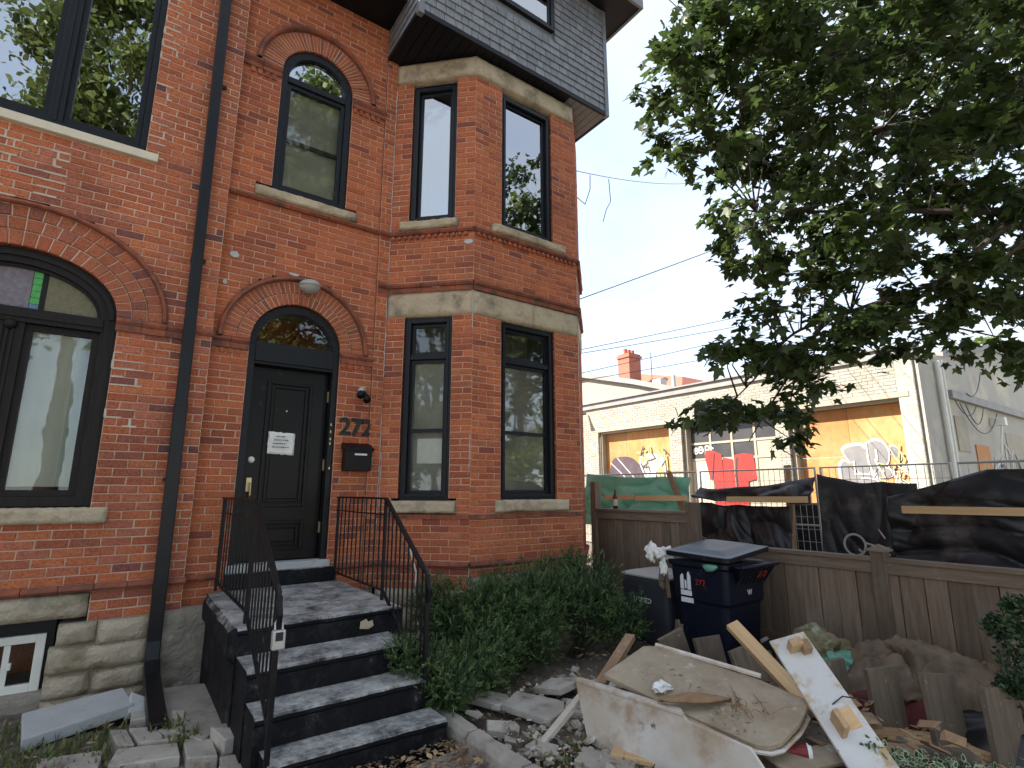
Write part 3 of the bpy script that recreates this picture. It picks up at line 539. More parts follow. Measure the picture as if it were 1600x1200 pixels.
for a, b in ((-1.59, -1.035), (-0.855, -0.345)):
    s = MB(); frame_rect(s, NB, u_(a), u_(b), 1.622, 3.073, 0.052, d - 0.09, d - 0.03, wb=0.05); s.obj('sash', 'frame_old', aw)
    g = MB(); bar(g, NB, u_(a + 0.048), u_(b - 0.048), 1.668, 3.025, d - 0.066, d - 0.060); g.obj('pane', 'glass', aw)
    c = MB(); nx = 40; o = 0
    for j in range(7):
        for i in range(nx + 1):
            f = i / nx; u = a + 0.02 + (b - a - 0.04) * f; zz = 1.70 + j * 1.36 / 6
            c.v.append(tuple(NB.W(u_(u), d - 0.095 + 0.016 * math.sin(f * 19 + 0.8 * math.sin(j * 0.7)) * (0.4 + 0.6 * f) + 0.01 * mnoise.noise((u * 5, zz * 2, 3)), zz)))
    for j in range(6):
        for i in range(nx): c.f.append((j * (nx + 1) + i, j * (nx + 1) + i + 1, (j + 1) * (nx + 1) + i + 1, (j + 1) * (nx + 1) + i)); c.mi.append(1 if i > nx * 0.72 and a > -1 else 0)
    c.obj('curtain', ['curtain', 'curtain_dark'], aw, smooth=True)
# coloured glass in the arch: clear pebbled field, mauve field, green and blue strip between
def glass_piece(poly, mt): MB().prism(poly, NB.mtx(0, d - 0.06, 0) @ Matrix.Rotation(R(90), 4, 'X'), -0.003, 0.003).obj('glass_piece', mt, aw)
def arcp(t0, t1, a, b, n=14): return [ell(t0 + (t1 - t0) * k / n, a, b) for k in range(n + 1)]
t_a = math.acos(0.20 / 0.6); t_b = math.acos(0.13 / 0.6)
glass_piece([(u_(-0.76), 3.20)] + arcp(0.0, t_a, 0.60, 0.395), 'pebble_glass')
glass_piece([(u_(-0.80), 3.20), (u_(-0.762), 3.20), (u_(-0.762), 3.57), (u_(-0.80), 3.575)], 'frame_old')
for i in range(5): glass_piece([(u_(-0.862), 3.262 + i * 0.06), (u_(-0.802), 3.262 + i * 0.06), (u_(-0.802), 3.318 + i * 0.06), (u_(-0.862), 3.318 + i * 0.06)], 'green_glass')
glass_piece([(u_(-0.862), 3.205), (u_(-0.802), 3.205), (u_(-0.802), 3.258), (u_(-0.862), 3.258)], 'blue_glass')
glass_piece([(u_(-1.30), 3.203), (u_(-0.866), 3.203), (u_(-0.866), 3.585), (u_(-1.1), 3.585), (u_(-1.30), 3.52)], 'mauve_glass')
room(A, NB, u_(-1.72), u_(-0.2), 1.45, 3.7, -0.26, 1.6)
rock(MB(), NB, u_(-1.80), u_(-0.10), 1.392, 1.528, 0.03, 0.2, 0.022, seed=9.1, nz=7, nx=60).obj('window_sill', 'stone', A, smooth=True, label='rough stone sill of the arched window')
sm_ = MB(); rnd_ = random.Random(31); hh = (7.80 - 0.899) / 93
for (xa, xb, za, zb, pr) in ((-1.7, -0.75, 4.28, 4.80, 0.75), (-1.5, -0.95, 4.16, 4.30, 0.6), (-0.205, -0.06, 4.98, 7.2, 0.45), (-0.22, 0.02, 2.0, 3.05, 0.4)):
    for i in range(int((za - 0.899) / hh), int((zb - 0.899) / hh)):
        z = 0.899 + i * hh; x = xa
        while x < xb:
            L = rnd_.uniform(0.05, 0.20)
            if rnd_.random() < pr:
                w = rnd_.uniform(0.006, 0.011); e = min(x + L, xb); sm_.hexa([NB.W(u_(x), 0.004, z - w), NB.W(u_(e), 0.004, z - w * 0.7), NB.W(u_(e), -0.02, z - w * 0.7), NB.W(u_(x), -0.02, z - w), NB.W(u_(x), 0.004, z + w * 0.8), NB.W(u_(e), 0.004, z + w), NB.W(u_(e), -0.02, z + w), NB.W(u_(x), -0.02, z + w * 0.8)])
                if rnd_.random() < 0.4: sm_.hexa([NB.W(u_(x) - w, 0.0035, z), NB.W(u_(x) + w, 0.0035, z), NB.W(u_(x) + w, -0.02, z), NB.W(u_(x) - w, -0.02, z), NB.W(u_(x) - w, 0.0035, z + hh), NB.W(u_(x) + w * .8, 0.0035, z + hh), NB.W(u_(x) + w * .8, -0.02, z + hh), NB.W(u_(x) - w, -0.02, z + hh)])
            x += L
sm_.obj('repointing', 'repoint', A, kind='stuff')
wa.finish(A, 'brick_old', 'mortar_pale', view_score)

# ------------------------------------------------------------------ the house with number 272
B = thing('brick_house', 'red brick house number 272 with black front door, canted bay and grey shingled upper box', 'house', (3.0, 6.0, 0))
P1, P2, P3, P4 = (2.365, 5.98), (3.135, 5.212), (4.815, 5.212), (5.6, 6.0)
DW = Seg((0.53, 6.0), (2.225, 6.0)); ST = Seg((2.225, 5.97), (2.365, 5.97)); CL = Seg(P1, P2); FR = Seg(P2, P3); CR = Seg(P3, P4)
du = lambda x: x - 0.53
wb = Wall()
dc, dr = 1.365, 0.475   # door arch
uc_, ur = 1.372, 0.418  # upper arched window
holes = [rect_hole(du(0.89), du(1.84), 0.6, 3.22), arch_hole(du(dc), 0.765, 3.22, 0.765), rect_hole(du(uc_ - ur), du(uc_ + ur), 4.985, 6.54), arch_hole(du(uc_), 0.70, 6.54, 0.70), rect_hole(du(0.79), du(1.93), 4.865, 4.985)]
wb.lay(DW, 0, DW.L, 0.62, 7.80, holes)
wb.lay(ST, 0, ST.L, 0.62, 7.80, [], phase=0.06)
cx = lambda x: (x - P1[0]) * math.sqrt(2)
cw = (cx(2.53), cx(2.955))
fx = lambda x: x - P2[0]; fw_ = (fx(3.545), fx(4.40))
zl, zs1, zs2 = (3.735, 4.04), 1.562, 4.985
wb.lay(CL, 0.0, CL.L, 0.62, 7.3, [rect_hole(cw[0], cw[1], 1.56, 3.725), rect_hole(cw[0], cw[1], 4.98, 6.955), rect_hole(-1, 9, 3.735, 4.035), rect_hole(-1, 9, 7.03, 7.4), rect_hole(cx(2.475), cx(3.02), 1.42, 1.56), rect_hole(cx(2.45), cx(2.99), 4.865, 4.985)])
wb.lay(FR, 0.0, FR.L, 0.75, 7.3, [rect_hole(fw_[0], fw_[1], 1.57, 3.735), rect_hole(fw_[0], fw_[1], 4.98, 6.98), rect_hole(-1, 9, 3.735, 4.035), rect_hole(-1, 9, 7.03, 7.4), rect_hole(fx(3.47), fx(4.57), 1.425, 1.57), rect_hole(fx(3.40), fx(4.60), 4.86, 4.985)], phase=0.1)
wb.lay(CR, 0.0, CR.L, 0.75, 7.3, [rect_hole(-1, 9, 3.735, 4.035)], phase=0.05)
# arches
arch_ring(B, DW, du(dc), 3.225, dr, dr, dr + 0.125, dr + 0.125, 31, M['arch_brick'], 0.004, 0, math.pi, wb.mortar)
arch_ring(B, DW, du(dc), 3.225, dr + 0.13, dr + 0.13, dr + 0.262, dr + 0.262, 41, M['arch_brick'], 0.0, 0, math.pi, wb.mortar)
arch_roll(B, DW, du(dc), 3.225, dr + 0.29, dr + 0.29, 0.026, 60, 'redtrim', 0.06, 'hood_mould')
arch_ring(B, DW, du(uc_), 6.545, ur, ur, ur + 0.23, ur + 0.23, 41, M['arch_brick'], 0.003, 0, math.pi, wb.mortar)
arch_roll(B, DW, du(uc_), 6.545, ur + 0.262, ur + 0.262, 0.030, 56, 'redtrim', 0.065, 'hood_mould')
for x0, x1 in ((0.535, 0.885), (1.845, 2.232)):
    course(B, [(x0, 6.0), (x1, 6.0)], 3.165, 3.222, 0.05, 'redtrim', 'impost_course'); course(B, [(x0, 6.0), (x1, 6.0)], 3.10, 3.163, 0.026, 'redtrim', 'impost_course', profile='flat')
    mbd = MB()
    for k in range(int((x1 - x0) / 0.075)): bar(mbd, DW, du(x0) + 0.01 + k * 0.075, du(x0) + 0.05 + k * 0.075, 3.05, 3.099, -0.02, 0.018)
    mbd.obj('dentil_course', 'arch_brick', B)
for x0, x1 in ((0.535, 0.95), (1.795, 2.232)):
    course(B, [(x0, 6.0), (x1, 6.0)], 6.47, 6.54, 0.055, 'redtrim', 'impost_course'); course(B, [(x0, 6.0), (x1, 6.0)], 6.41, 6.468, 0.028, 'redtrim', 'impost_course', profile='flat')
    mbd = MB()
    for k in range(int((x1 - x0) / 0.075)):
        if random.random() < 0.85: bar(mbd, DW, du(x0) + 0.01 + k * 0.075, du(x0) + 0.055 + k * 0.075, 6.345, 6.409, -0.02, 0.022)
    mbd.obj('dentil_course', 'arch_brick', B)
# belt courses
plan = [(2.235, 5.97), P1, P2, P3, P4]
course(B, [(0.53, 6.0), (2.235, 6.0)], 4.80, 4.862, 0.05, 'redtrim', 'belt_course', profile='roll'); course(B, plan, 4.80, 4.862, 0.05, 'redtrim', 'belt_course')
course(B, plan, 4.105, 4.165, 0.045, 'redtrim', 'belt_course'); course(B, plan, 4.04, 4.103, 0.012, 'redtrim', 'belt_course', profile='flat')
for sg in (CL, FR, CR):
    for k in range(int(sg.L / 0.078)):
        m = MB(); u = 0.03 + k * 0.078; m.tube([sg.W(u + 0.02, 0.0, 4.765), sg.W(u + 0.02, 0.030, 4.765), sg.W(u + 0.02, 0.040, 4.765)], [0.026, 0.026, 0.014], 10); m.obj('dentil', 'arch_brick', B, smooth=False)
course(B, [P1, P2, P3, P4], 1.36, 1.41, 0.018, 'redtrim', 'sill_course', profile='flat')
course(B, [(0.53, 6.0), (0.80, 6.0)], 0.838, 0.897, 0.04, 'redtrim', 'water_table'); course(B, [(1.9, 6.0), (2.23, 6.0)], 0.838, 0.897, 0.04, 'redtrim', 'water_table')
course(B, plan, 0.845, 0.905, 0.045, 'redtrim', 'water_table', seglen=0.24)
# lintels, sills, base stones
for sg, e0, e1 in ((CL, 0.0, 0.003), (FR, -0.003, 0.003), (CR, -0.003, 0.0)):
    cuts = [e0, sg.L - e1] if sg is CL else ([e0, sg.L * 0.55, sg.L - e1] if sg is FR else [e0, sg.L - e1])
    for i, (a, b) in enumerate(zip(cuts[:-1], cuts[1:])): rock(MB(), sg, a, b, 3.74, 4.035, 0.0, 0.12, 0.009, nz=6, seed=i + sg.L, round_=0.012).obj('stone_lintel', 'stone', B, smooth=True)
    if sg is not CR: rock(MB(), sg, e0, sg.L - e1, 7.03, 7.30, 0.004, 0.12, 0.010, nz=6, seed=sg.L * 3, round_=0.012).obj('stone_lintel', 'stone', B, smooth=True)
for sg, a, b, z0, z1 in ((CL, cx(2.475), cx(3.02), 1.42, 1.558), (CL, cx(2.45), cx(2.99), 4.868, 4.982), (FR, fx(3.47), fx(4.57), 1.425, 1.565), (FR, fx(3.40), fx(4.60), 4.865, 4.98), (DW, du(0.79), du(1.93), 4.866, 4.983)):
    rock(MB(), sg, a + 0.004, b - 0.004, z0, z1, 0.035, 0.2, 0.024, nz=7, nx=36, seed=a * 5 + z0, round_=0.016).obj('window_sill', 'stone', B, smooth=True)
for sg in (CL, FR):
    n = 2 if sg is CL else 3
    for i in range(n):
        for z0, z1 in ((0.42, 0.61 if sg is CL else 0.74), (0.16, 0.42), (-0.2, 0.16)):
            rock(MB(), sg, sg.L * i / n + 0.004, sg.L * (i + 1) / n - 0.004, z0 + 0.004, z1 + 0.008, 0.0, 0.12, 0.025, seed=i * 2 + z0 + sg.L, nz=5, round_=0.03).obj('stone', 'stone_base', B, smooth=True)
mb = MB(); bar(mb, DW, 0, du(2.36), -0.2, 0.618, -0.2, -0.004); mb.obj('foundation_backing', 'parge', B)
# bay windows
for sg, (a, b) in ((CL, cw), (FR, fw_)):
    mt = 'glass_bay'
    double_hung(B, sg, a + 0.004, b - 0.004, 1.565, 3.728, mt, transom=3.24, meet=2.36, fw=0.07)
    up = double_hung(B, sg, a + 0.004, b - 0.004, 4.987, 6.95, 'glass_up', fw=0.07)
    room(B, sg, a - 0.03, b + 0.03, 1.5, 3.8, -0.16, 0.5); room(B, sg, a - 0.03, b + 0.03, 4.9, 7.0, -0.16, 0.5)
    s = MB(); bar(s, sg, a + 0.08, b - 0.08, 1.63, 3.20, -0.150, -0.146); s.obj('blind', 'screen', B)
mb = MB(); bar(mb, CL, cw[0] + 0.17, cw[1] - 0.10, 1.98, 2.27, -0.143, -0.141); mb.obj('window_notice', 'paper', B)
# upper arched window
d = -0.06; mb = MB()
def arcframe(mb, seg, uc, zs, r0, r1, d0, d1, n=32):
    for k in range(n):
        t0, t1 = math.pi * k / n, math.pi * (k + 1) / n; q = [(r0, t0), (r1, t0), (r1, t1), (r0, t1)]
        mb.hexa([seg.W(uc + r * math.cos(t), d0, zs + r * math.sin(t)) for r, t in q] + [seg.W(uc + r * math.cos(t), d1, zs + r * math.sin(t)) for r, t in q])
U = du(uc_)
arcframe(mb, DW, U, 6.53, 0.335, 0.425, d - 0.09, d + 0.03); bar(mb, DW, U - 0.415, U - 0.345, 4.99, 6.53, d - 0.09, d + 0.03); bar(mb, DW, U + 0.345, U + 0.415, 4.99, 6.53, d - 0.09, d + 0.03)
bar(mb, DW, U - 0.345, U + 0.345, 4.99, 5.06, d - 0.09, d + 0.03); bar(mb, DW, U - 0.345, U + 0.345, 6.44, 6.515, d - 0.09, d + 0.025)
w = mb.obj('arched_window', 'frame', B, bevel=0.004, label='tall arched window above the front door')
s = MB(); frame_rect(s, DW, U - 0.343, U + 0.343, 5.062, 6.438, 0.045, d - 0.07, d); s.obj('sash', 'frame', w)
s = MB(); bar(s, DW, U - 0.298, U + 0.298, 5.70, 5.745, d - 0.08, d - 0.045); s.obj('meeting_rail', 'frame', w)
g = MB(); bar(g, DW, U - 0.30, U + 0.30, 5.105, 6.395, d - 0.034, d - 0.028); g.obj('pane', 'glass_bay', w)
g = MB(); g.prism([(0.34 * math.cos(math.pi * k / 24), 0.34 * math.sin(math.pi * k / 24)) for k in range(25)], DW.mtx(U, d - 0.03, 6.512) @ Matrix.Rotation(R(90), 4, 'X'), -0.003, 0.003); g.obj('pane', 'glass_up', w)
s = MB(); bar(s, DW, U - 0.34, U + 0.34, 5.06, 6.43, d - 0.115, d - 0.110); s.obj('blind', 'screen', w)
room(B, DW, U - 0.45, U + 0.45, 4.9, 7.0, -0.19, 1.0)
# front door with fanlight
D = du(dc); d = -0.045
mb = MB(); arcframe(mb, DW, D, 3.20, 0.405, 0.482, d - 0.11, d + 0.01); bar(mb, DW, D - 0.477, D - 0.405, 0.93, 3.20, d - 0.11, d + 0.008); bar(mb, DW, D + 0.415, D + 0.477, 0.93, 3.20, d - 0.11, d + 0.008)
bar(mb, DW, D - 0.405, D + 0.415, 3.02, 3.20, d - 0.11, d + 0.02); bar(mb, DW, D - 0.405, D + 0.415, 2.99, 3.02, d - 0.11, d + 0.004); bar(mb, DW, D - 0.405, D + 0.415, 3.20, 3.235, d - 0.1, d + 0.0)
df = mb.obj('door_frame', 'frame', B, bevel=0.004)
g = MB(); g.prism([(0.41 * math.cos(math.pi * k / 28), 0.41 * math.sin(math.pi * k / 28)) for k in range(29)], DW.mtx(D, d - 0.05, 3.225) @ Matrix.Rotation(R(90), 4, 'X'), -0.003, 0.003); g.obj('fanlight_pane', 'glass', df)
room(B, DW, D - 0.5, D + 0.5, 3.02, 3.75, d - 0.12, 0.9)
mb = MB(); a0, a1 = D - 0.403, D + 0.413; bar(mb, DW, a0, a1, 0.955, 2.988, d - 0.165, d - 0.12)
for (u0, u1, z0, z1) in ((a0 + 0.17, a1 - 0.17, 1.50, 2.84), (a0 + 0.17, a1 - 0.17, 1.06, 1.36)):
    frame_rect(mb, DW, u0, u1, z0, z1, 0.034, d - 0.12, d - 0.092); frame_rect(mb, DW, u0 + 0.05, u1 - 0.05, z0 + 0.05, z1 - 0.05, 0.026, d - 0.12, d - 0.100); bar(mb, DW, u0 + 0.085, u1 - 0.085, z0 + 0.085, z1 - 0.085, d - 0.12, d - 0.108)
dr_ = mb.obj('door', 'door', B, bevel=0.009, label='black panelled front door')
m = MB(); c = DW.W(a0 + 0.075, d - 0.12, 1.985); m.tube([c, c + DW.n * 0.02, c + DW.n * 0.03], [0.034, 0.034, 0.024], 16); m.obj('deadbolt', 'white_frame', dr_, smooth=True)
m = MB(); bar(m, DW, a0 + 0.05, a0 + 0.098, 1.66, 1.80, d - 0.12, d - 0.112); m.tube([DW.W(a0 + 0.085, d - 0.112, 1.745), DW.W(a0 + 0.085, d - 0.07, 1.74), DW.W(a0 + 0.085, d - 0.065, 1.62), DW.W(a0 + 0.085, d - 0.10, 1.60)], 0.009, 8); m.obj('door_handle', 'brass', dr_)
m = MB(); c = DW.W(D - 0.02, d - 0.108, 2.52); m.tube([c, c + DW.n * 0.014], 0.009, 10); m.obj('peephole', 'brass', dr_)
for z in (1.28, 1.95, 2.72): m = MB(); bar(m, DW, a1 - 0.006, a1 + 0.006, z - 0.06, z + 0.06, d - 0.12, d - 0.095); m.obj('hinge', 'brass', dr_)
m = MB(); bar(m, DW, D - 0.50, D + 0.50, 0.885, 0.954, -0.14, 0.035); m.obj('door_sill', 'slab', B, bevel=0.006)
m = MB(); 
for z in (2.38, 2.30, 2.22, 2.17): bar(m, DW, D + 0.43, D + 0.442, z, z + 0.028, d + 0.008, d + 0.014)
bar(m, DW, D + 0.44, D + 0.452, 1.90, 1.925, d + 0.008, d + 0.013); m.obj('old_screw_plate', 'brass', df)
# digits on the wall
for k, ch in enumerate('272'):
    text_mesh(ch, 0.27, 0.008, DW.mtx(du(1.945 + k * 0.128), 0.018, 2.372) @ Matrix.Rotation(R(90), 4, 'X'), 'ink', 'house_digit', B, bold=0.006)
# caulk runs and old patches in the brickwork
def smear(seg, u, z, w, h, seed):
    m = MB(); n = 12; pts = []
    for k in range(n):
        t = 2 * math.pi * k / n; r = 1 + 0.35 * mnoise.noise((math.cos(t) * 2 + seed, math.sin(t) * 2, seed)); pts.append((w * r * math.cos(t), h * r * math.sin(t)))
    m.prism(pts, seg.mtx(u, 0.004, z) @ Matrix.Rotation(R(90), 4, 'X'), -0.004, 0.006); m.obj('mortar_patch', 'slab', B)
smear(DW, du(0.66), 4.12, 0.045, 0.035, 1); smear(DW, du(0.60), 3.80, 0.022, 0.028, 2); smear(DW, du(1.27), 4.04, 0.055, 0.018, 3)
for sg, u, z0, z1 in ((ST, 0.135, 1.3, 2.55), (ST, 0.135, 3.0, 4.0), (ST, 0.138, 4.3, 6.9), (CL, 1.082, 3.55, 4.03), (CL, 1.085, 0.62, 0.85), (FR, 1.672, 1.8, 3.7), (CL, 0.02, 1.5, 2.1), (CL, 1.07, 1.85, 2.3), (FR, 1.674, 4.2, 4.6)):
    m = MB(); n = int((z1 - z0) / 0.05) + 1
    m.tube([sg.W(u + random.uniform(-0.005, 0.005), 0.001, z0 + (z1 - z0) * k / n) for k in range(n + 1)], [random.uniform(0.002, 0.007) for k in range(n + 1)], 5); m.obj('caulk_line', 'slab', B)
smear(CL, 1.02, 4.66, 0.06, 0.03, 5); smear(CL, 0.62, 4.10, 0.05, 0.035, 6)
# eaves over both houses
def soffit(house, x0, x1, yo, yi, z):
    m = MB(); m.box(x0, x1, yo, yi, z, z + 0.03)
    s = m.obj('eave', 'soffit', house); m = MB(); m.box(x0, x1, yo - 0.03, yo, z - 0.03, z + 0.2); m.obj('fascia', 'soffit', s)
    n = int((yi - yo) / 0.12); m = MB()
    m2 = MB()
soffit(A, -7.0, 0.53, 5.45, 6.4, 7.80); soffit(B, 0.533, 2.23, 5.45, 6.4, 7.80)
m = MB(); m.hexa([(-7.0, 5.4, 7.85), (0.53, 5.4, 7.85), (0.53, 8.6, 7.85), (-7.0, 8.6, 7.85), (-7.0, 5.4, 7.98), (0.53, 5.4, 7.98), (0.53, 8.6, 10.4), (-7.0, 8.6, 10.4)]); m.obj('roof', 'roofing', A)
m = MB(); m.hexa([(0.532, 5.42, 7.85), (5.6, 5.42, 7.85), (5.6, 8.6, 7.85), (0.532, 8.6, 7.85), (0.532, 5.42, 7.98), (5.6, 5.42, 7.98), (5.6, 8.6, 10.4), (0.532, 8.6, 10.4)]); m.obj('roof', 'roofing', B)
m = MB(); m.box(-7.0, 0.526, 6.9, 9.6, -0.2, 7.84); m.obj('rear_wall', 'brick_old', A)
m = MB(); m.box(0.534, 5.6, 6.9, 9.6, -0.2, 7.84); m.box(5.5, 5.6, 6.0, 6.9, -0.2, 7.3); m.obj('rear_wall', 'brick', B)  # unseen house body, kept shallow so sun reaches the garage wall
m = MB(); bar(m, NB, 0.05, 3.89, -0.2, 7.8, -0.2, 0.0); m.obj('side_brickwork', 'brick_old', A); m = MB(); m.box(-3.38, 0.50, 6.12, 6.88, 3.9, 4.6); m.box(-3.38, 0.5, 6.12, 6.88, 7.62, 7.8); m.obj('inner_floor', 'room', A)
m = MB(); m.box(0.534, 5.4, 6.22, 6.88, 3.95, 4.6); m.box(0.534, 5.4, 6.22, 6.88, 7.6, 7.8); m.obj('inner_floor', 'room', B)
# shingled box over the bay
X0, X1, YF, ZB = 2.24, 5.40, 5.07, 7.325
m = MB(); m.box(X0 + 0.02, X1 - 0.02, YF + 0.02, 8.6, ZB + 0.02, 10.4); m.obj('upper_box', 'corner_trim', B)
BX = Seg((X0, YF), (X1, YF)); BLs = Seg((X0, 7.0), (X0, YF)); BRs = Seg((X1, YF), (X1, 7.0))
win = (3.20 - X0, 4.30 - X0, 8.25, 9.7)
allsh = []
EXPO = 0.118; r_ = 0; z = ZB + 0.055
while z < 10.6:
    for sg in (BX, BLs, BRs):
        u = 0.05 if sg is BX else 0.0; first = True; lim = sg.L - 0.05 if sg is BX else sg.L
        u -= random.uniform(0.0, 0.1)
        while u < lim:
            w = random.choice((0.11, 0.14, 0.16, 0.18, 0.2)); a = max(u, 0.05 if sg is BX else 0); b = min(u + w - 0.008, lim); u += w
            if b - a < 0.02: continue
            if sg is BX and z + EXPO > win[2] - 0.05 and z < win[3]:
                if a >= win[0] - 0.06 and b <= win[1] + 0.06: continue
                if a < win[0] - 0.06 < b: b = win[0] - 0.06
                if a < win[1] + 0.06 < b: a = win[1] + 0.06
                if b - a < 0.02 or (a > win[0] and b < win[1]): continue
            allsh.append((sg, a, b, z))
    z += EXPO
def shingle(mb, sg, a, b, z):
    e = random.uniform(0, 0.004); t = random.uniform(-0.003, 0.003)
    mb.hexa([sg.W(a, 0.020 + e, z + t), sg.W(b, 0.020 + e, z + t), sg.W(b, -0.012, z + t), sg.W(a, -0.012, z + t), sg.W(a, 0.004, z + EXPO + 0.01), sg.W(b, 0.004, z + EXPO + 0.01), sg.W(b, -0.012, z + EXPO + 0.01), sg.W(a, -0.012, z + EXPO + 0.01)])
allsh.sort(key=lambda t: -view_score(t[0].W((t[1] + t[2]) / 2, 0, t[3] + 0.05), t[0]))
for t in allsh[:300]: mb = MB(); shingle(mb, *t); mb.obj('shingle', 'shingle', B)
mb = MB()
for t in allsh[300:]: shingle(mb, *t)
mb.obj('shingle_cladding', 'shingle', B, kind='stuff')
m = MB(); m.box(X0 - 0.025, X0 + 0.05, YF - 0.025, YF + 0.05, ZB - 0.01, 11); m.obj('corner_board', 'corner_trim', B, bevel=0.004); m = MB(); m.box(X1 - 0.05, X1 + 0.025, YF - 0.025, YF + 0.05, ZB - 0.01, 11); m.obj('corner_board', 'corner_trim', B, bevel=0.004)
m = MB(); m.box(X0 + 0.05, X1 - 0.05, YF - 0.02, YF + 0.02, ZB - 0.012, ZB + 0.05); m.box(X0 - 0.02, X0 + 0.02, YF + 0.05, 6.7, ZB - 0.012, ZB + 0.05); m.box(X1 - 0.02, X1 + 0.02, YF + 0.05, 7, ZB - 0.012, ZB + 0.05); m.obj('bottom_trim', 'soffit', B)
for k in range(26):
    x = X0 + 0.02 + k * (X1 - X0 - 0.04) / 26; w = (X1 - X0 - 0.04) / 26
    m = MB(); m.box(x + 0.004, x + w - 0.004, YF + 0.02, 6.6, ZB - 0.006, ZB + 0.02); m.obj('soffit_board', 'soffit' if x < 4.6 else 'corner_trim', B)  # black boards paint in the shade on the left, grey where light reaches
mb = MB(); frame_rect(mb, BX, win[0] - 0.03, win[1] + 0.03, win[2] - 0.03, win[3], 0.06, -0.05, 0.04); frame_rect(mb, BX, win[0] + 0.032, win[1] - 0.032, win[2] + 0.032, win[3] - 0.06, 0.04, -0.05, 0.02)
bwn = mb.obj('window', 'frame', B, bevel=0.004, label='window in the shingled upper box'); g = MB(); bar(g, BX, win[0] + 0.06, win[1] - 0.06, win[2] + 0.06, win[3] - 0.08, 0.0, 0.006); g.obj('pane', 'glass_up', bwn)
g = MB(); bar(g, BX, win[0] + 0.03, win[1] - 0.03, win[2] + 0.03, win[3] - 0.03, -0.02, -0.015); g.obj('blind', 'white_frame', bwn)
m = MB(); m.box(X0 - 0.5, X1 + 0.42, YF - 0.40, 8.6, 9.22, 9.26)
ev = m.obj('eave', 'soffit', B, label='eave above the shingled box'); m = MB(); m.box(X1 + 0.42, X1 + 0.46, YF - 0.44, 9.0, 9.20, 9.36); m.box(X0 - 0.5, X1 + 0.42, YF - 0.44, YF - 0.40, 9.20, 9.36); m.obj('fascia', 'corner_trim', ev)
wb.finish(B, 'brick', 'mortar', view_score)

# ------------------------------------------------------------------ downspout
T = thing('downspout', 'tall black downspout between the two houses with its foot kicked out', 'downspout', (0.35, 5.8, 0))
def sq_pipe(pts, w, dpt):
    m = MB(); n = len(pts)
    for i, p in enumerate(pts):
        p = Vector(p); t = (Vector(pts[min(i + 1, n - 1)]) - Vector(pts[max(i - 1, 0)])).normalized(); x = Vector((1, 0, 0)); y = t.cross(x).normalized()
        for a, b in ((-w, -dpt), (w, -dpt), (w, dpt), (-w, dpt)): m.v.append(tuple(p + x * a / 2 + y * b / 2))
    for i in range(n - 1):
        for k in range(4): m.f.append((i * 4 + k, i * 4 + (k + 1) % 4, i * 4 + 4 + (k + 1) % 4, i * 4 + 4 + k)); m.mi.append(0)
    m.f.append((3, 2, 1, 0)); m.mi.append(0); e = (n - 1) * 4; m.f.append((e, e + 1, e + 2, e + 3)); m.mi.append(0); return m
sq_pipe([(0.285, 5.83, 7.8), (0.338, 5.83, 2.42)], 0.100, 0.075).obj('pipe', 'downspout', T, bevel=0.008)
sq_pipe([(0.338, 5.828, 2.47), (0.352, 5.828, 0.40), (0.353, 5.80, 0.26), (0.355, 5.70, 0.17)], 0.108, 0.082).obj('pipe', 'downspout', T, bevel=0.008)
sq_pipe([(0.354, 5.76, 0.23), (0.356, 5.60, 0.155), (0.372, 4.72, 0.055)], 0.114, 0.086).obj('elbow', 'downspout', T, bevel=0.008)
for z in (1.75, 3.9, 5.9):
    m = MB(); m.box(0.27, 0.40, 5.86, 5.905, z, z + 0.035); m.obj('strap', 'downspout', T)

# ------------------------------------------------------------------ front steps
T = thing('front_steps', 'worn black painted concrete steps up to the black front door', 'steps', (1.35, 4.6, 0))
def step_block(x0, x1, yf, yb, z0, z1, mt='step', name='step', seed=0, skew=0.0):
    m = MB(); nx = 24; prof = [(yf, z0), (yf - 0.004, z1 - 0.05), (yf - 0.016, z1 - 0.035), (yf - 0.018, z1 - 0.014), (yf - 0.006, z1 - 0.002), (yf + 0.02, z1), (yf + (yb - yf) * 0.35, z1 - 0.003), (yf + (yb - yf) * 0.7, z1 - 0.002), (yb, z1), (yb, z0)]
    for i in range(nx + 1):
        f = i / nx; x = x0 + (x1 - x0) * f
        for k, (y, z) in enumerate(prof):
            w = 0.006 * mnoise.noise((x * 9 + seed, y * 5, z * 7 + seed)) if k < 8 else 0
            m.v.append((x, y + skew * (f - 0.5) + w, z + w * 0.5))
    n = len(prof)
    for i in range(nx):
        for k in range(n): m.f.append((i * n + k, (i + 1) * n + k, (i + 1) * n + (k + 1) % n, i * n + (k + 1) % n)); m.mi.append(0)
    m.f.append(tuple(range(n))); m.mi.append(0); m.f.append(tuple(reversed(range(nx * n, nx * n + n)))); m.mi.append(0)
    return m.obj(name, mt, T)
step_block(0.74, 1.97, 4.33, 5.94, -0.15, 0.735, name='landing', seed=1, skew=0.05)
step_block(0.75, 1.86, 3.94, 4.315, -0.15, 0.555, seed=2, skew=0.05); step_block(0.76, 1.86, 3.66, 3.93, -0.15, 0.375, seed=3, skew=0.04); step_block(0.80, 1.90, 3.42, 3.65, -0.15, 0.195, seed=4)
m = MB(); bar(m, DW, du(0.87), du(1.92), 0.735, 0.884, -0.1, 0.05); m.obj('threshold_riser', 'step', T, bevel=0.008)
rock(MB(), Seg((0.735, 5.9), (0.735, 4.33)), 0, 1.57, 0.50, 0.735, 0.02, 0.1, 0.014, nx=30, nz=6, seed=3.3, round_=0.03).obj('landing_edge', 'step', T, smooth=True)
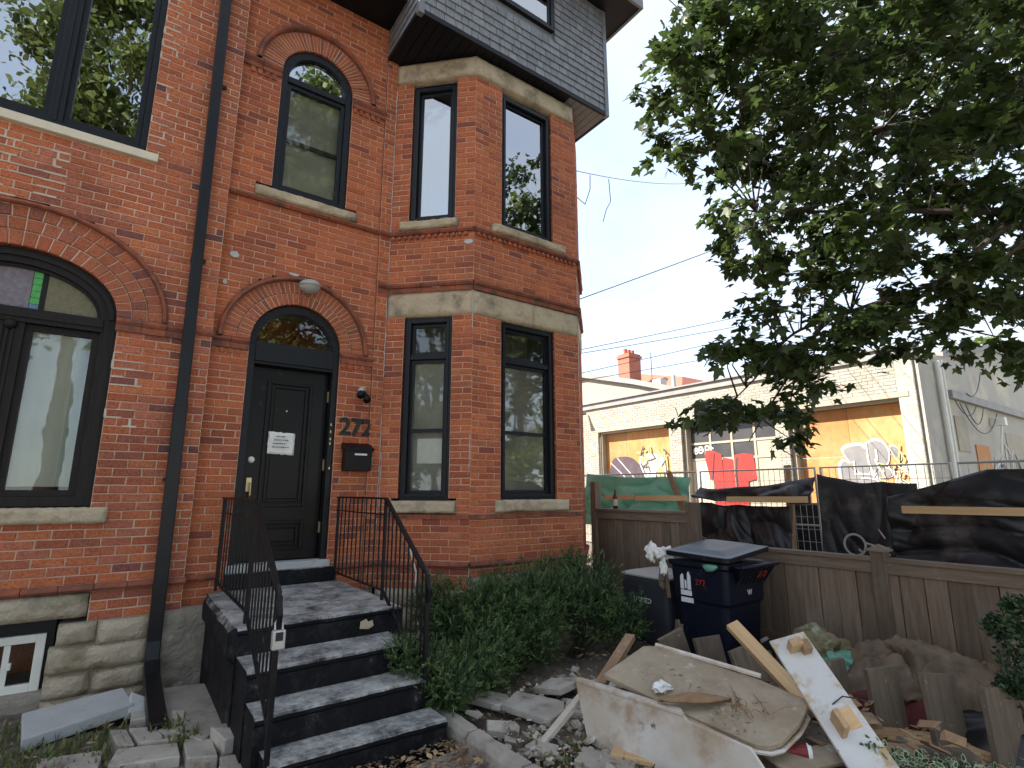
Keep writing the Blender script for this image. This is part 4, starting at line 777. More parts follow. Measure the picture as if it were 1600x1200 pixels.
rock(MB(), Seg((1.975, 4.36), (1.975, 5.4)), 0, 1.04, 0.0, 0.72, 0.0, 0.06, 0.01, nx=20, nz=10, seed=6.3, round_=0.03).obj('landing_side', 'parge', T, smooth=True)
m = MB(); m.prism([(-.05, -.03), (.02, -.04), (.06, -.02), (.05, .02), (.015, .012), (0.0, .035), (-.045, .02)], Matrix.Translation((1.66, 4.311, 0.645)) @ Matrix.Rotation(R(90), 4, 'X'), 0, 0.008); m.obj('bare_patch', 'stone', T)

# ------------------------------------------------------------------ iron railings
def railing(x, yk, ye, label, wall=5.93, post_z=0.19, n1=11, n2=9, xe=None):
    xe = x if xe is None else xe
    t = thing('railing', label, 'railing', (x, yk, 0), 'black iron step railings'); zt = 1.60; ze = 1.06
    def X(y): return x + (xe - x) * max(0, min(1, (yk - y) / (yk - ye)))
    m = MB(); 
    def flat(p, q, w=0.036, h=0.016):
        p, q = Vector(p), Vector(q); fr = frame_of(p, q - p); m.obox(fr, 0, (q - p).length, -w / 2, w / 2, -h / 2, h / 2)
    flat((x, wall, zt), (x, yk, zt)); flat((x, yk, zt), (xe, ye + 0.03, ze + 0.02)); m.tube([(xe, ye + 0.06, ze + 0.06), (xe, ye - 0.005, ze - 0.01), (xe, ye - 0.045, ze - 0.09), (xe, ye - 0.03, ze - 0.17), (xe, ye + 0.01, ze - 0.185)], [0.014, 0.016, 0.016, 0.014, 0.010], 8)
    m.obj('handrail', 'iron', t)
    def zrail(y): return zt if y >= yk else zt + (ze - zt) * (yk - y) / (yk - ye)
    def zlow(y): return 0.83 if y >= yk else 0.83 + (0.36 - 0.83) * (yk - y) / (yk - ye)
    m = MB(); flat((x, wall, 0.83), (x, yk, 0.83), 0.025, 0.012); flat((x, yk, 0.83), (xe, ye, 0.36), 0.025, 0.012); m.obj('bottom_rail', 'iron', t)
    m = MB(); flat((x, wall, 1.46), (x, yk, 1.46), 0.022, 0.01); m.obj('middle_rail', 'iron', t)
    for i in range(n1 + n2 + 1):
        y = wall - 0.03 - (wall - 0.03 - yk) * i / n1 if i <= n1 else yk - (yk - ye) * (i - n1) / (n2 + 1)
        big = i in (0, n1); w = 0.012 if big else 0.0055
        m = MB(); a = 0.75 if big else zlow(y); m.box(X(y) - w, X(y) + w, y - w, y + w, a, zrail(y) - 0.006); m.obj('post' if big else 'baluster', 'iron', t)
    m = MB(); m.box(xe - 0.014, xe + 0.014, ye - 0.014, ye + 0.014, post_z, ze + 0.01); m.obj('post', 'iron', t)
    m = MB(); m.tube([(xe, ye - 0.0, 0.62), (xe - 0.004, ye + 0.02, 0.55), (xe, ye, 0.45)], 0.011, 6); m.obj('scroll', 'iron', t)
    return t
railing(0.795, 4.36, 3.44, 'black iron railing with lockbox on the left of the front steps', xe=0.80)
railing(1.90, 4.60, 3.68, 'black iron railing on the shrub side of the front steps', xe=1.865)
T = thing('lockbox', 'small grey key lockbox hung on the left step railing', 'lockbox', (0.80, 3.42, 0.82))
m = MB(); m.box(0.765, 0.835, 3.375, 3.42, 0.79, 0.895); m.obj('body', 'steel', T, bevel=0.008); m = MB(); m.box(0.78, 0.82, 3.372, 3.378, 0.84, 0.885); m.obj('dial_cover', 'ink', T)
m = MB(); m.tube([(0.78, 3.40, 0.895), (0.78, 3.41, 0.93), (0.80, 3.425, 0.95), (0.82, 3.41, 0.93), (0.82, 3.40, 0.895)], 0.006, 6); m.obj('shackle', 'steel', T)

# ------------------------------------------------------------------ things fixed to the door wall
T = thing('mailbox', 'black metal mailbox under the house number 272', 'mailbox', (2.08, 5.95, 1.9))
m = MB(); m.hexa([(1.93, 5.885, 1.885), (2.235, 5.885, 1.885), (2.235, 5.992, 1.885), (1.93, 5.992, 1.885), (1.93, 5.865, 2.12), (2.235, 5.865, 2.12), (2.235, 5.992, 2.12), (1.93, 5.992, 2.12)]); m.obj('body', 'iron', T, bevel=0.006)
m = MB(); m.hexa([(1.915, 5.845, 2.10), (2.25, 5.845, 2.10), (2.25, 5.992, 2.123), (1.915, 5.992, 2.123), (1.915, 5.850, 2.135), (2.25, 5.850, 2.135), (2.25, 5.992, 2.20), (1.915, 5.992, 2.20)]); m.obj('lid', 'iron', T, bevel=0.006)
m = MB(); m.box(2.03, 2.17, 5.857, 5.864, 2.055, 2.075); m.obj('slot_plate', 'decal', T)
T = thing('notice', 'creased white paper notice taped on the black front door', 'paper notice', (1.35, 5.86, 2.1))
m = MB(); n = 9; uu = D - 0.05
for j in range(n + 1):
    for i in range(n + 1):
        fu, fz = i / n, j / n; ed = 0.01 * mnoise.noise((i * 0.9, j * 0.9, 3))
        m.v.append(tuple(DW.W(uu - 0.135 + 0.27 * fu + ed, -0.150 + 0.012 * mnoise.noise((fu * 4, fz * 4, 9)) + 0.012, 2.055 + 0.235 * fz + ed - 0.012 * fu)))
for j in range(n):
    for i in range(n): m.f.append((j * (n + 1) + i, j * (n + 1) + i + 1, (j + 1) * (n + 1) + i + 1, (j + 1) * (n + 1) + i)); m.mi.append(0)
pp = m.obj('sheet', 'paper', T, smooth=True); md = pp.modifiers.new('thick', 'SOLIDIFY'); md.thickness = 0.002
m = MB()
for k, (w, x) in enumerate(((0.10, 0.0), (0.17, 0.01), (0.15, -0.01), (0.18, 0.0))):
    for q in range(int(w / 0.022)):
        bar(m, DW, uu - w / 2 + x + q * 0.022, uu - w / 2 + x + q * 0.022 + random.uniform(0.008, 0.017), 2.235 - k * 0.038, 2.235 - k * 0.038 + 0.010, -0.130, -0.1235)
m.obj('printed_lines', 'ink', T)
T = thing('wall_lamp', 'grey dish lamp fixed at the top of the front door arch', 'wall lamp', (1.42, 5.95, 3.9))
m = MB(); m.tube([(1.42, 6.0, 3.90), (1.42, 5.955, 3.90)], [0.05, 0.045], 14); m.obj('bracket', 'steel', T, smooth=True)
m = MB(); m.tube([(1.42, 5.88, 3.82), (1.42, 5.88, 3.85), (1.42, 5.885, 3.885), (1.42, 5.89, 3.91), (1.42, 5.90, 3.93)], [0.045, 0.085, 0.115, 0.115, 0.05], 20); m.obj('shade', 'lampgrey', T, smooth=True)
m = MB(); m.tube([(1.42, 5.88, 3.895), (1.42, 5.88, 3.905)], [0.122, 0.122], 20); m.obj('rim', 'steel', T)
T = thing('security_lamp', 'small black twin security lamp beside the front door', 'security lamp', (2.1, 5.95, 2.75))
m = MB(); m.tube([(2.11, 6.0, 2.80), (2.11, 5.95, 2.80)], [0.05, 0.045], 12); m.obj('base', 'steel', T, smooth=True)
for dx, dz in ((-0.045, -0.01), (0.03, -0.055)):
    m = MB(); a = Vector((2.11 + dx * 0.4, 5.95, 2.79)); b = Vector((2.11 + dx, 5.88, 2.765 + dz)); m.tube([a, b, b + Vector((-0.015, -0.05, -0.03))], [0.02, 0.038, 0.045], 12); m.obj('lamp_head', 'iron', T, smooth=True)
T = thing('cable', 'thin white cable hanging loose on the brick bay beside the shrubs', 'cable')
m = MB(); m.tube([(2.62, 5.62, 1.05), (2.60, 5.55, 1.02), (2.66, 5.52, 0.8), (2.64, 5.5, 0.55), (2.68, 5.45, 0.2)], 0.009, 6); m.obj('strand', 'white_frame', T)

# ------------------------------------------------------------------ wooden boundary fence
FX = 5.62
def picket_mesh(w, h, seed):
    m = MB(); m.box(0, 0.02, -w / 2, w / 2, 0, h); return m
def fence_section(y0, y1, zc, label, posts, step):
    t = thing('wooden_fence', label, 'fence', (FX, y0, 0))
    y = y0; 
    while y > y1 + 0.02:
        w = min(step * random.uniform(0.93, 1.05), y - y1); mm = MB(); tl = random.uniform(-0.006, 0.006); x = FX + random.uniform(-0.003, 0.003)
        mm.box(0, 0.02, -w + 0.004, -0.002, 0, zc - 0.075); o = mm.obj('picket', 'fence', None, bevel=0.003); o.location = (x, y, 0.0); o.rotation_euler = (tl, 0, 0); o.parent = t; o.matrix_parent_inverse = Matrix.Translation(-WORLD[t.name]); y -= w
    for nm, a, b, x0, x1, mt in (('fascia_rail', zc - 0.115, zc - 0.012, FX - 0.026, FX - 0.001, 'fence_top'), ('cap_rail', zc - 0.012, zc + 0.024, FX - 0.05, FX + 0.065, 'fence_top'), ('bottom_rail', 0.16, 0.25, FX - 0.024, FX - 0.001, 'fence_top')):
        ys = sorted(posts + [y0, y1], reverse=True); ys = [v for v in ys if y1 <= v <= y0]
        ys = sorted(set(ys), reverse=True)
        for p, q in zip(ys[:-1], ys[1:]):
            mm = MB(); mm.box(x0, x1, q + (0.052 if q in posts else 0), p - (0.052 if p in posts else 0), a, b); mm.obj(nm, mt, t, bevel=0.004)
    return t
def fence_post(t, y, z, cap, w=0.052):
    m = MB(); m.box(FX - 0.035, FX + 0.075, y - w, y + w, -0.2, z); o = m.obj('post', 'fence', t, bevel=0.006)
    if cap:
        m = MB(); m.box(FX - 0.06, FX + 0.10, y - w - 0.022, y + w + 0.022, z, z + 0.02); c = Vector((FX + 0.02, y, z + 0.065)); b = [(FX - 0.05, y - w - 0.012, z + 0.02), (FX + 0.09, y - w - 0.012, z + 0.02), (FX + 0.09, y + w + 0.012, z + 0.02), (FX - 0.05, y + w + 0.012, z + 0.02)]
        m.add(b + [c], [(0, 1, 4), (1, 2, 4), (2, 3, 4), (3, 0, 4)]); m.obj('post_cap', 'fence_top', o)
fa = fence_section(5.82, 4.20, 1.40, 'taller run of weathered wooden board fence beside the brick bay', [5.82, 4.15], 0.137)
fence_post(fa, 5.82, 1.80, False); fence_post(fa, 4.15, 1.53, False, 0.07)
fb = fence_section(4.08, -0.6, 1.055, 'lower run of weathered wooden board fence behind the bin and rubbish', [2.19, 0.2], 0.172)
fence_post(fb, 2.19, 1.13, True, 0.062); fence_post(fb, 0.2, 1.13, True, 0.062)
T = thing('bottle', 'brown beer bottle standing on the taller fence rail by the house', 'bottle', (FX + 0.01, 5.42, 1.424))
cc = Vector((FX + 0.01, 5.42, 1.424)); zz = Vector((0, 0, 1))
m = MB(); m.tube([cc, cc + zz * 0.005, cc + zz * 0.15, cc + zz * 0.19, cc + zz * 0.21, cc + zz * 0.26, cc + zz * 0.265], [0.03, 0.034, 0.034, 0.026, 0.015, 0.013, 0.014], 14); b = m.obj('glass_body', 'bottle', T, smooth=True)
m = MB(); m.tube([cc + zz * 0.04, cc + zz * 0.13], [0.0348, 0.0348], 14, cap=False); m.obj('paper_label', 'bottle_label', T, smooth=True)

# ------------------------------------------------------------------ wheelie bin
T = thing('wheelie_bin', 'dark navy wheelie bin with white city emblem and half-open black lid', 'wheelie bin', (4.95, 3.37, 0))
def loft(mb, rings, mi=0, cap=True):
    o = len(mb.v); n = len(rings[0])
    for r in rings: mb.v += [tuple(p) for p in r]
    for i in range(len(rings) - 1):
        for k in range(n): mb.f.append((o + i * n + k, o + i * n + (k + 1) % n, o + (i + 1) * n + (k + 1) % n, o + (i + 1) * n + k)); mb.mi.append(mi)
    if cap:
        mb.f.append(tuple(o + k for k in reversed(range(n)))); e = o + (len(rings) - 1) * n; mb.f.append(tuple(e + k for k in range(n))); mb.mi += [mi, mi]
    return mb
def rrect(x0, x1, y0, y1, z, r, n=5, tilt=(0, 0)):
    out = []
    for cx_, cy_, a in ((x1 - r, y1 - r, 0), (x0 + r, y1 - r, 90), (x0 + r, y0 + r, 180), (x1 - r, y0 + r, 270)):
        for k in range(n): t = R(a + 90 * k / (n - 1)); out.append((cx_ + r * math.cos(t), cy_ + r * math.sin(t), z + tilt[0] * (cx_ - x0) + tilt[1] * (cy_ - y0)))
    return out
bx0, bx1, by0, by1 = 4.60, 5.30, 3.06, 3.72
m = MB(); loft(m, [rrect(bx0 + 0.07, bx1 - 0.09, by0 + 0.09, by1 - 0.05, 0.05, 0.06), rrect(bx0 + 0.05, bx1 - 0.07, by0 + 0.06, by1 - 0.03, 0.45, 0.06), rrect(bx0 + 0.045, bx1 - 0.06, by0 + 0.055, by1 - 0.03, 0.60, 0.06), rrect(bx0 + 0.025, bx1 - 0.04, by0 + 0.03, by1 - 0.015, 0.63, 0.06), rrect(bx0 + 0.012, bx1 - 0.02, by0 + 0.02, by1, 0.93, 0.05), rrect(bx0 - 0.012, bx1, by0 + 0.0, by1 + 0.02, 0.945, 0.05), rrect(bx0 - 0.012, bx1, by0 + 0.0, by1 + 0.02, 0.99, 0.05)])
m.obj('body', 'bin', T, smooth=False, bevel=0.006)
m = MB()  # handle shelf with ribs on the street side
m.hexa([(bx0 + 0.20, by0 + 0.012, 0.80), (bx1 - 0.05, by0 + 0.012, 0.80), (bx1 - 0.05, by0 + 0.03, 0.80), (bx0 + 0.20, by0 + 0.03, 0.80), (bx0 + 0.05, by0 - 0.10, 0.965), (bx1 - 0.02, by0 - 0.10, 0.965), (bx1 - 0.02, by0 + 0.0, 0.985), (bx0 + 0.05, by0 + 0.0, 0.985)]); m.obj('handle_shelf', 'bin', T, bevel=0.008)
for k in range(8):
    x = bx0 + 0.16 + k * 0.065; m = MB(); m.hexa([(x, by0 + 0.002, 0.80), (x + 0.012, by0 + 0.002, 0.80), (x + 0.012, by0 + 0.02, 0.80), (x, by0 + 0.02, 0.80), (x, by0 - 0.112, 0.962), (x + 0.012, by0 - 0.112, 0.962), (x + 0.012, by0 - 0.08, 0.962), (x, by0 - 0.08, 0.962)]); m.obj('rib', 'bin_lid', T)
m = MB(); m.tube([(bx0 + 0.05, by0 - 0.115, 0.975), (bx1 - 0.02, by0 - 0.115, 0.975)], 0.017, 10); m.obj('handle', 'bin', T, smooth=True)
m = MB(); tl = (0.11, 0.035); L0 = 1.0
loft(m, [rrect(bx0 - 0.03, bx1 + 0.02, by0 - 0.03, by1 + 0.03, L0, 0.06, tilt=tl), rrect(bx0 - 0.035, bx1 + 0.025, by0 - 0.035, by1 + 0.035, L0 + 0.045, 0.06, tilt=tl), rrect(bx0 + 0.02, bx1 - 0.03, by0 + 0.02, by1 - 0.02, L0 + 0.06, 0.06, tilt=tl), rrect(bx0 + 0.10, bx1 - 0.10, by0 + 0.10, by1 - 0.10, L0 + 0.095, 0.05, tilt=tl)])
m.obj('lid', 'bin_lid', T, bevel=0.005)
for y in (by0 + 0.02, by1 - 0.12):
    m = MB(); m.tube([(bx1 - 0.10, y, 0.12), (bx1 - 0.10, y + 0.06, 0.12)], 0.125, 22); w = m.obj('wheel', 'ink', T); m = MB(); m.tube([(bx1 - 0.10, y - 0.008, 0.12), (bx1 - 0.10, y + 0.068, 0.12)], 0.05, 14); m.obj('hub', 'steel', w)
m = MB(); m.tube([(bx0 + 0.52, by0 + 0.03, 0.26), (bx0 + 0.60, by0 + 0.02, 0.275)], 0.018, 8); m.obj('axle_bar', 'lampgrey', T)
sgb = Seg((bx0 + 0.012, by1), (bx0 + 0.012, by0)); em = MB(); E0 = sgb.mtx(0.15, 0.004, 0.70) @ Matrix.Rotation(R(90), 4, 'X')
arcL = [(0.02 - 0.012 * math.sin(math.pi * k / 6), 0.03 + 0.135 * k / 6) for k in range(7)]; arcR = [(0.075 + 0.012 * math.sin(math.pi * k / 6), 0.03 + 0.16 * k / 6) for k in range(7)]
em.prism([(-0.02, 0.02), (0.018, 0.02), (0.018, 0.15), (0.004, 0.165), (-0.02, 0.14)], E0, 0, 0.005); em.prism([(0.06, 0.02), (0.10, 0.02), (0.10, 0.15), (0.078, 0.19), (0.062, 0.17)], E0, 0, 0.005)
em.prism([(0.03, 0.03), (0.05, 0.03), (0.05, 0.10), (0.03, 0.11)], E0, 0, 0.005); em.prism([(-0.02, -0.035), (0.105, -0.035), (0.105, 0.012), (-0.02, 0.012)], E0, 0, 0.004); em.prism([(-0.02, -0.10), (0.12, -0.10), (0.12, -0.055), (-0.02, -0.055)], E0, 0, 0.005)
em.obj('emblem', 'decal', T)
text_mesh('272', 0.075, 0.002, sgb.mtx(0.36, 0.008, 0.80) @ Matrix.Rotation(R(90), 4, 'X'), 'red_paint', 'house_number', T)
sgs = Seg((bx0, by0 + 0.02), (bx1, by0 + 0.02)); text_mesh('W', 0.07, 0.003, sgs.mtx(0.36, 0.008, 0.72) @ Matrix.Rotation(R(90), 4, 'X'), 'decal', 'letter', T)
for k in range(4):
    pass
text_mesh('272', 0.10, 0.002, Seg((bx0, by0 - 0.055), (bx1, by0 - 0.055)).mtx(0.46, 0.014, 0.885) @ Matrix.Rotation(R(124), 4, 'X'), 'red_paint', 'house_number', T)
m = MB(); m.tube([(bx0 - 0.005, by0 + 0.25, 0.965), (bx0 - 0.02, by0 + 0.19, 0.95), (bx0 - 0.022, by0 + 0.14, 0.955), (bx0 - 0.005, by0 + 0.09, 0.97)], [0.012, 0.035, 0.032, 0.012], 8); o = m.obj('bag_corner', 'green_tarp', None, smooth=True)
tag(o, 'pale green plastic bag poking out under the bin lid', 'bag')
def crumple(name, c, r, mt, label, cat, seed, sub=2, amp=0.55, group=None, squash=(1, 1, 1)):
    bm = bmesh.new(); bmesh.ops.create_icosphere(bm, subdivisions=sub, radius=1)
    for v in bm.verts:
        p = v.co.copy(); k = 1 + amp * mnoise.noise(p * 1.7 + Vector((seed, seed * 2, 0))) + amp * 0.5 * mnoise.noise(p * 4.1 + Vector((0, seed, seed)))
        v.co = Vector((p.x * squash[0], p.y * squash[1], p.z * squash[2])) * k * r + Vector(c)
    me = bpy.data.meshes.new(name); bm.to_mesh(me); bm.free(); me.materials.append(M[mt]); o = bpy.data.objects.new(name, me); COL.objects.link(o)
    return tag(o, label, cat, group) if cat else o
T = thing('garbage_scraps', 'white paper and torn bags spilling between the bin and the grey box', 'rubbish', (4.6, 3.85, 0.9))
for i, (c, r, mt, sq) in enumerate((((4.66, 3.82, 1.03), 0.075, 'paper', (1.2, 1.5, .8)), ((4.62, 3.95, 1.02), 0.055, 'paper', (.9, 1.1, 1.5)), ((4.62, 3.80, 0.90), 0.045, 'paper', (.7, .8, 2.0)), ((4.64, 3.84, 0.80), 0.05, 'sack', (.6, .7, 2.2)))):
    o = crumple('scrap', c, r, mt, '', '', 3.3 + i * 2.2, 3, 0.7, squash=sq); adopt(o, T)
m = MB(); m.tube([(4.6, 4.02, 1.04), (4.62, 3.9, 0.98), (4.65, 3.8, 0.85), (4.66, 3.78, 0.6)], [0.012, 0.02, 0.02, 0.02], 6); m.obj('torn_strip', 'sack', T)
T = thing('storage_box', 'charcoal plastic box with pale lid between the shrubs and the wheelie bin', 'box', (5.0, 4.2, 0))
m = MB(); loft(m, [rrect(4.76, 5.36, 3.88, 4.52, 0.02, 0.06), rrect(4.74, 5.38, 3.86, 4.54, 0.70, 0.07), rrect(4.745, 5.375, 3.865, 4.535, 0.735, 0.07)]); m.obj('body', 'grey_box', T, bevel=0.006)
m = MB(); loft(m, [rrect(4.735, 5.385, 3.855, 4.545, 0.737, 0.07), rrect(4.735, 5.385, 3.855, 4.545, 0.757, 0.07), rrect(4.80, 5.32, 3.92, 4.48, 0.78, 0.07)]); m.obj('lid', 'pale_lid', T, bevel=0.004)
sg = Seg((4.742, 4.54), (4.742, 3.86)); text_mesh('UAMED', 0.075, 0.002, sg.mtx(0.33, 0.008, 0.50) @ Matrix.Rotation(R(90), 4, 'X'), 'decal', 'lettering', T)

# ------------------------------------------------------------------ left yard: slab, pavers, blocks
def slab_poly(name, pts, z0, z1, mt, label=None, cat=None, group=None, kind=None, rot=None, parent=None, jit=0.0):
    m = MB(); n = len(pts); cx_ = sum(p[0] for p in pts) / n; cy_ = sum(p[1] for p in pts) / n; m.prism([(p[0] - cx_, p[1] - cy_) for p in pts], Matrix.Identity(4), z0 - z1, 0)
    o = m.obj(name, mt, parent, bevel=0.008); o.location = (cx_, cy_, z1)
    if rot: o.rotation_euler = rot
    if cat: tag(o, label, cat, group, kind)
    return o
slab_poly('stone_slab', [(-0.42, 5.50), (0.17, 5.64), (0.24, 5.22), (-0.36, 4.98)], 0.02, 0.10, 'slab', 'large pale grey slab lying under the basement window', 'slab', rot=(0.03, -0.03, 0))
slab_poly('concrete_apron', [(0.43, 5.62), (0.74, 5.55), (0.76, 4.55), (0.60, 4.35), (0.45, 4.62)], -0.1, 0.065, 'concrete', kind='structure')['kind'] = 'structure'
for i, (pts, z, lab) in enumerate((
    ([(0.10, 4.93), (0.20, 4.87), (0.24, 4.56), (0.15, 4.60)], 0.055, 'narrow pale paver left of the downspout foot'),
    ([(0.21, 4.87), (0.45, 4.74), (0.48, 4.48), (0.26, 4.56)], 0.060, 'pale paver right under the downspout foot'),
    ([(0.15, 4.57), (0.47, 4.44), (0.47, 4.22), (0.10, 4.32)], 0.050, 'paver at the bottom of the picture in front of the downspout foot'),
    ([(0.50, 4.46), (0.66, 4.36), (0.66, 4.08), (0.50, 4.16)], 0.055, 'paver just left of the concrete block by the steps'),
    ([(0.67, 4.08), (0.82, 4.04), (0.80, 3.80), (0.66, 3.86)], 0.045, 'paver in front of the concrete block by the bottom step'),
    ([(-0.25, 4.72), (0.08, 4.62), (0.06, 4.36), (-0.25, 4.46)], 0.040, 'paver half sunk in the weeds at the lower left'),
    ([(0.23, 5.20), (0.33, 5.16), (0.32, 5.00), (0.22, 5.02)], 0.060, 'broken paver piece between the pale slab and the downspout'),
    ([(0.47, 4.98), (0.55, 4.92), (0.53, 4.80), (0.46, 4.84)], 0.085, 'broken paver corner right of the downspout elbow'))):
    slab_poly('paver', pts, -0.05, z, 'paver', lab, 'paver', 'loose pavers round the downspout foot', rot=(random.uniform(-.02, .02), random.uniform(-.02, .02), 0))
slab_poly('concrete_block', [(0.66, 4.40), (0.80, 4.40), (0.82, 4.14), (0.68, 4.12)], -0.04, 0.12, 'paver', 'chunky concrete block set against the bottom of the steps', 'block', rot=(0, 0, 0.1))
slab_poly('broken_tile', [(0.2, 5.35), (0.36, 5.30), (0.32, 5.18), (0.22, 5.16)], 0.02, 0.09, 'slab', 'broken grey tile leaning behind the downspout elbow', 'tile', rot=(0.5, 0.3, 0))

# ------------------------------------------------------------------ garden edging
for i, (p, q, lab) in enumerate((((2.035, 3.86), (2.02, 3.28), 'rounded concrete edging block touching the bottom step'), ((2.02, 3.265), (2.035, 2.72), 'middle concrete edging block of the garden bed'), ((2.04, 2.705), (2.08, 2.15), 'last concrete edging block at the bottom of the picture'))):
    sg = Seg(p, q); m = MB(); pr = [(-0.065, -0.1), (0.065, -0.1), (0.065, 0.11), (0.04, 0.145), (-0.04, 0.145), (-0.065, 0.11)]; k = 10
    for j in range(k + 1):
        for a, z in pr: m.v.append(tuple(sg.W(sg.L * j / k, a + 0.006 * mnoise.noise((j * 0.7, a * 20, i)), z + 0.008 * mnoise.noise((j * 0.5, a * 9, i + 5)))))
    for j in range(k):
        for t in range(6): m.f.append((j * 6 + t, j * 6 + (t + 1) % 6, j * 6 + 6 + (t + 1) % 6, j * 6 + 6 + t)); m.mi.append(0)
    m.f.append(tuple(range(5, -1, -1))); m.f.append(tuple(k * 6 + t for t in range(6))); m.mi += [0, 0]
    o = m.obj('edging_block', 'concrete', None, bevel=0.006); tag(o, lab, 'edging block', 'concrete blocks edging the garden bed')

# ------------------------------------------------------------------ broken paving and rubble in the bed
for i, (x, y, w, l, a, z, lab, tlt) in enumerate(((2.62, 3.42, 0.36, 0.42, 0.5, 0.13, 'largest cracked paving slab in front of the shrubs', 0.05), (3.0, 3.62, 0.30, 0.34, 0.2, 0.16, 'paving slab tipped up at the foot of the middle shrub', -0.22), (3.22, 3.42, 0.30, 0.36, -0.2, 0.15, 'paving slab tipped up next to the leaning stick', -0.18), (2.93, 3.20, 0.26, 0.30, 0.7, 0.11, 'narrow paving piece between the two tipped slabs and the stick', 0.04), (2.48, 2.55, 0.24, 0.34, 0.4, 0.10, 'paving slab in front of the white stick', 0.05), (2.72, 2.62, 0.2, 0.2, 1.1, 0.09, 'small paving piece under the dirty panel', 0.1), (2.32, 2.95, 0.16, 0.2, 0.2, 0.09, 'small pale paving piece behind the edging', -0.05), (2.45, 3.75, 0.22, 0.3, 0.8, 0.12, 'half hidden paving slab under the low shrub', 0.15), (2.3, 3.35, 0.18, 0.22, 1.0, 0.08, 'paving corner by the edging blocks', 0.08))):
    ca, sa = math.cos(a), math.sin(a); pts = [(x + p * ca - q * sa, y + p * sa + q * ca) for p, q in ((-w / 2, -l / 2), (w * 0.1, -l * 0.55), (w / 2, -l * 0.42), (w * 0.46, l / 2), (-w * 0.35, l * 0.47))]
    slab_poly('paving_slab', pts, z - 0.05, z, 'paver', lab, 'paving slab', 'broken paving slabs in the garden bed', rot=(tlt, tlt * 0.5, 0))
def scatter_chips(name, mt, n, area, size, label, cat, seed, flat=0.33, zf=None):
    rnd = random.Random(seed); m = MB()
    for i in range(n):
        x, y, z = area(rnd); s = size * rnd.uniform(0.3, 1.0) ** 1.5; rot = Euler((rnd.uniform(-.5, .5), rnd.uniform(-.5, .5), rnd.uniform(0, 6.3))).to_matrix().to_4x4(); rot.translation = (x, y, z)
        p = []
        for dz in (-flat, flat):
            for (a, b) in ((-1, -1), (1, -1), (1, 1), (-1, 1)): p.append(rot @ Vector((s * (a + rnd.uniform(-.4, .4)), s * (b + rnd.uniform(-.4, .4)), s * dz * rnd.uniform(.6, 1.2))))
        m.hexa(p)
    o = m.obj(name, mt, None, kind='stuff'); return tag(o, label, cat, kind='stuff')
def bed(r): 
    x = r.uniform(2.15, 4.3); y = r.uniform(1.4, 4.0); return (x, y, 0.065 + r.random() * 0.04)
scatter_chips('rubble', 'rubble', 420, bed, 0.045, 'broken brick and plaster chips over the garden bed', 'rubble', 4)
scatter_chips('gravel', 'rubble', 260, lambda r: (r.uniform(2.12, 2.9), r.uniform(2.2, 3.3), 0.07 + r.random() * 0.03), 0.022, 'pale rubble chips between the edging and the dirty panel', 'rubble', 7)
scatter_chips('gravel', 'rubble', 260, lambda r: (r.uniform(-0.9, 0.75), r.uniform(3.9, 5.8), 0.01 + r.random() * 0.02), 0.016, 'small stones on the soil by the downspout', 'gravel', 9)
def leaf_bits(name, mt, n, area, size, label, seed, lift=0.4, aspect=0.5):
    rnd = random.Random(seed); m = MB()
    for i in range(n):
        x, y, z = area(rnd); s = size * rnd.uniform(0.5, 1.2); rot = Euler((rnd.uniform(-lift, lift), rnd.uniform(-lift, lift), rnd.uniform(0, 6.3))).to_matrix()
        p = [Vector((x, y, z)) + rot @ Vector(q) for q in ((-s, 0, 0), (-0.1 * s, -s * aspect, 0.15 * s), (s, 0, 0.05 * s), (0.1 * s, s * aspect, 0.15 * s))]
        m.add(p, [(0, 1, 2), (0, 2, 3)])
    return tag(m.obj(name, mt, None, kind='stuff'), label, 'leaf litter', kind='stuff')
leaf_bits('leaf_litter', 'deadleaf', 600, lambda r: (r.uniform(0.95, 2.0), 2.6 + r.random() ** 0.6 * 0.85, 0.045 + r.random() * 0.03), 0.03, 'dry brown leaves against the bottom step', 3)
leaf_bits('leaf_litter', 'deadleaf', 1200, lambda r: (r.uniform(2.1, 4.9), r.uniform(1.0, 5.0), 0.07 + r.random() * 0.05), 0.03, 'dry leaves and scraps over the garden bed', 5)
leaf_bits('leaf_litter', 'deadleaf', 700, lambda r: (r.uniform(-1.2, 0.8), r.uniform(3.6, 5.8), 0.015 + r.random() * 0.03), 0.026, 'dry leaves on the soil at the lower left', 6)
def blades(name, n, area, h, label, seed, mt='grass', w=0.006):
    rnd = random.Random(seed); m = MB()
    for i in range(n):
        x, y, z = area(rnd); a = rnd.uniform(0, 6.3); hh = h * rnd.uniform(0.4, 1.2); l = rnd.uniform(0.1, 0.8) * hh; d = Vector((math.cos(a), math.sin(a), 0)); s = Vector((-d.y, d.x, 0)) * w * rnd.uniform(0.6, 1.5); b = Vector((x, y, z)); c = b + d * l * 0.35 + Vector((0, 0, hh * 0.65)); e = b + d * l + Vector((0, 0, hh))
        m.add([b - s, b + s, c + s * 0.8, c - s * 0.8, e], [(0, 1, 2, 3), (3, 2, 4)])
    return tag(m.obj(name, mt, None, kind='stuff'), label, 'grass', kind='stuff')
def tufts(cs, sp):
    def f(r):
        c = r.choice(cs); return (r.gauss(c[0], sp), r.gauss(c[1], sp), 0.01)
    return f
blades('grass', 700, tufts([(-0.5, 5.35), (-0.62, 5.15), (-0.4, 4.9), (-0.15, 4.75), (0.02, 4.9), (-0.3, 4.6), (0.1, 4.6), (-0.55, 4.8)], 0.11), 0.065, 'weeds growing round the pale slab at the lower left', 2)
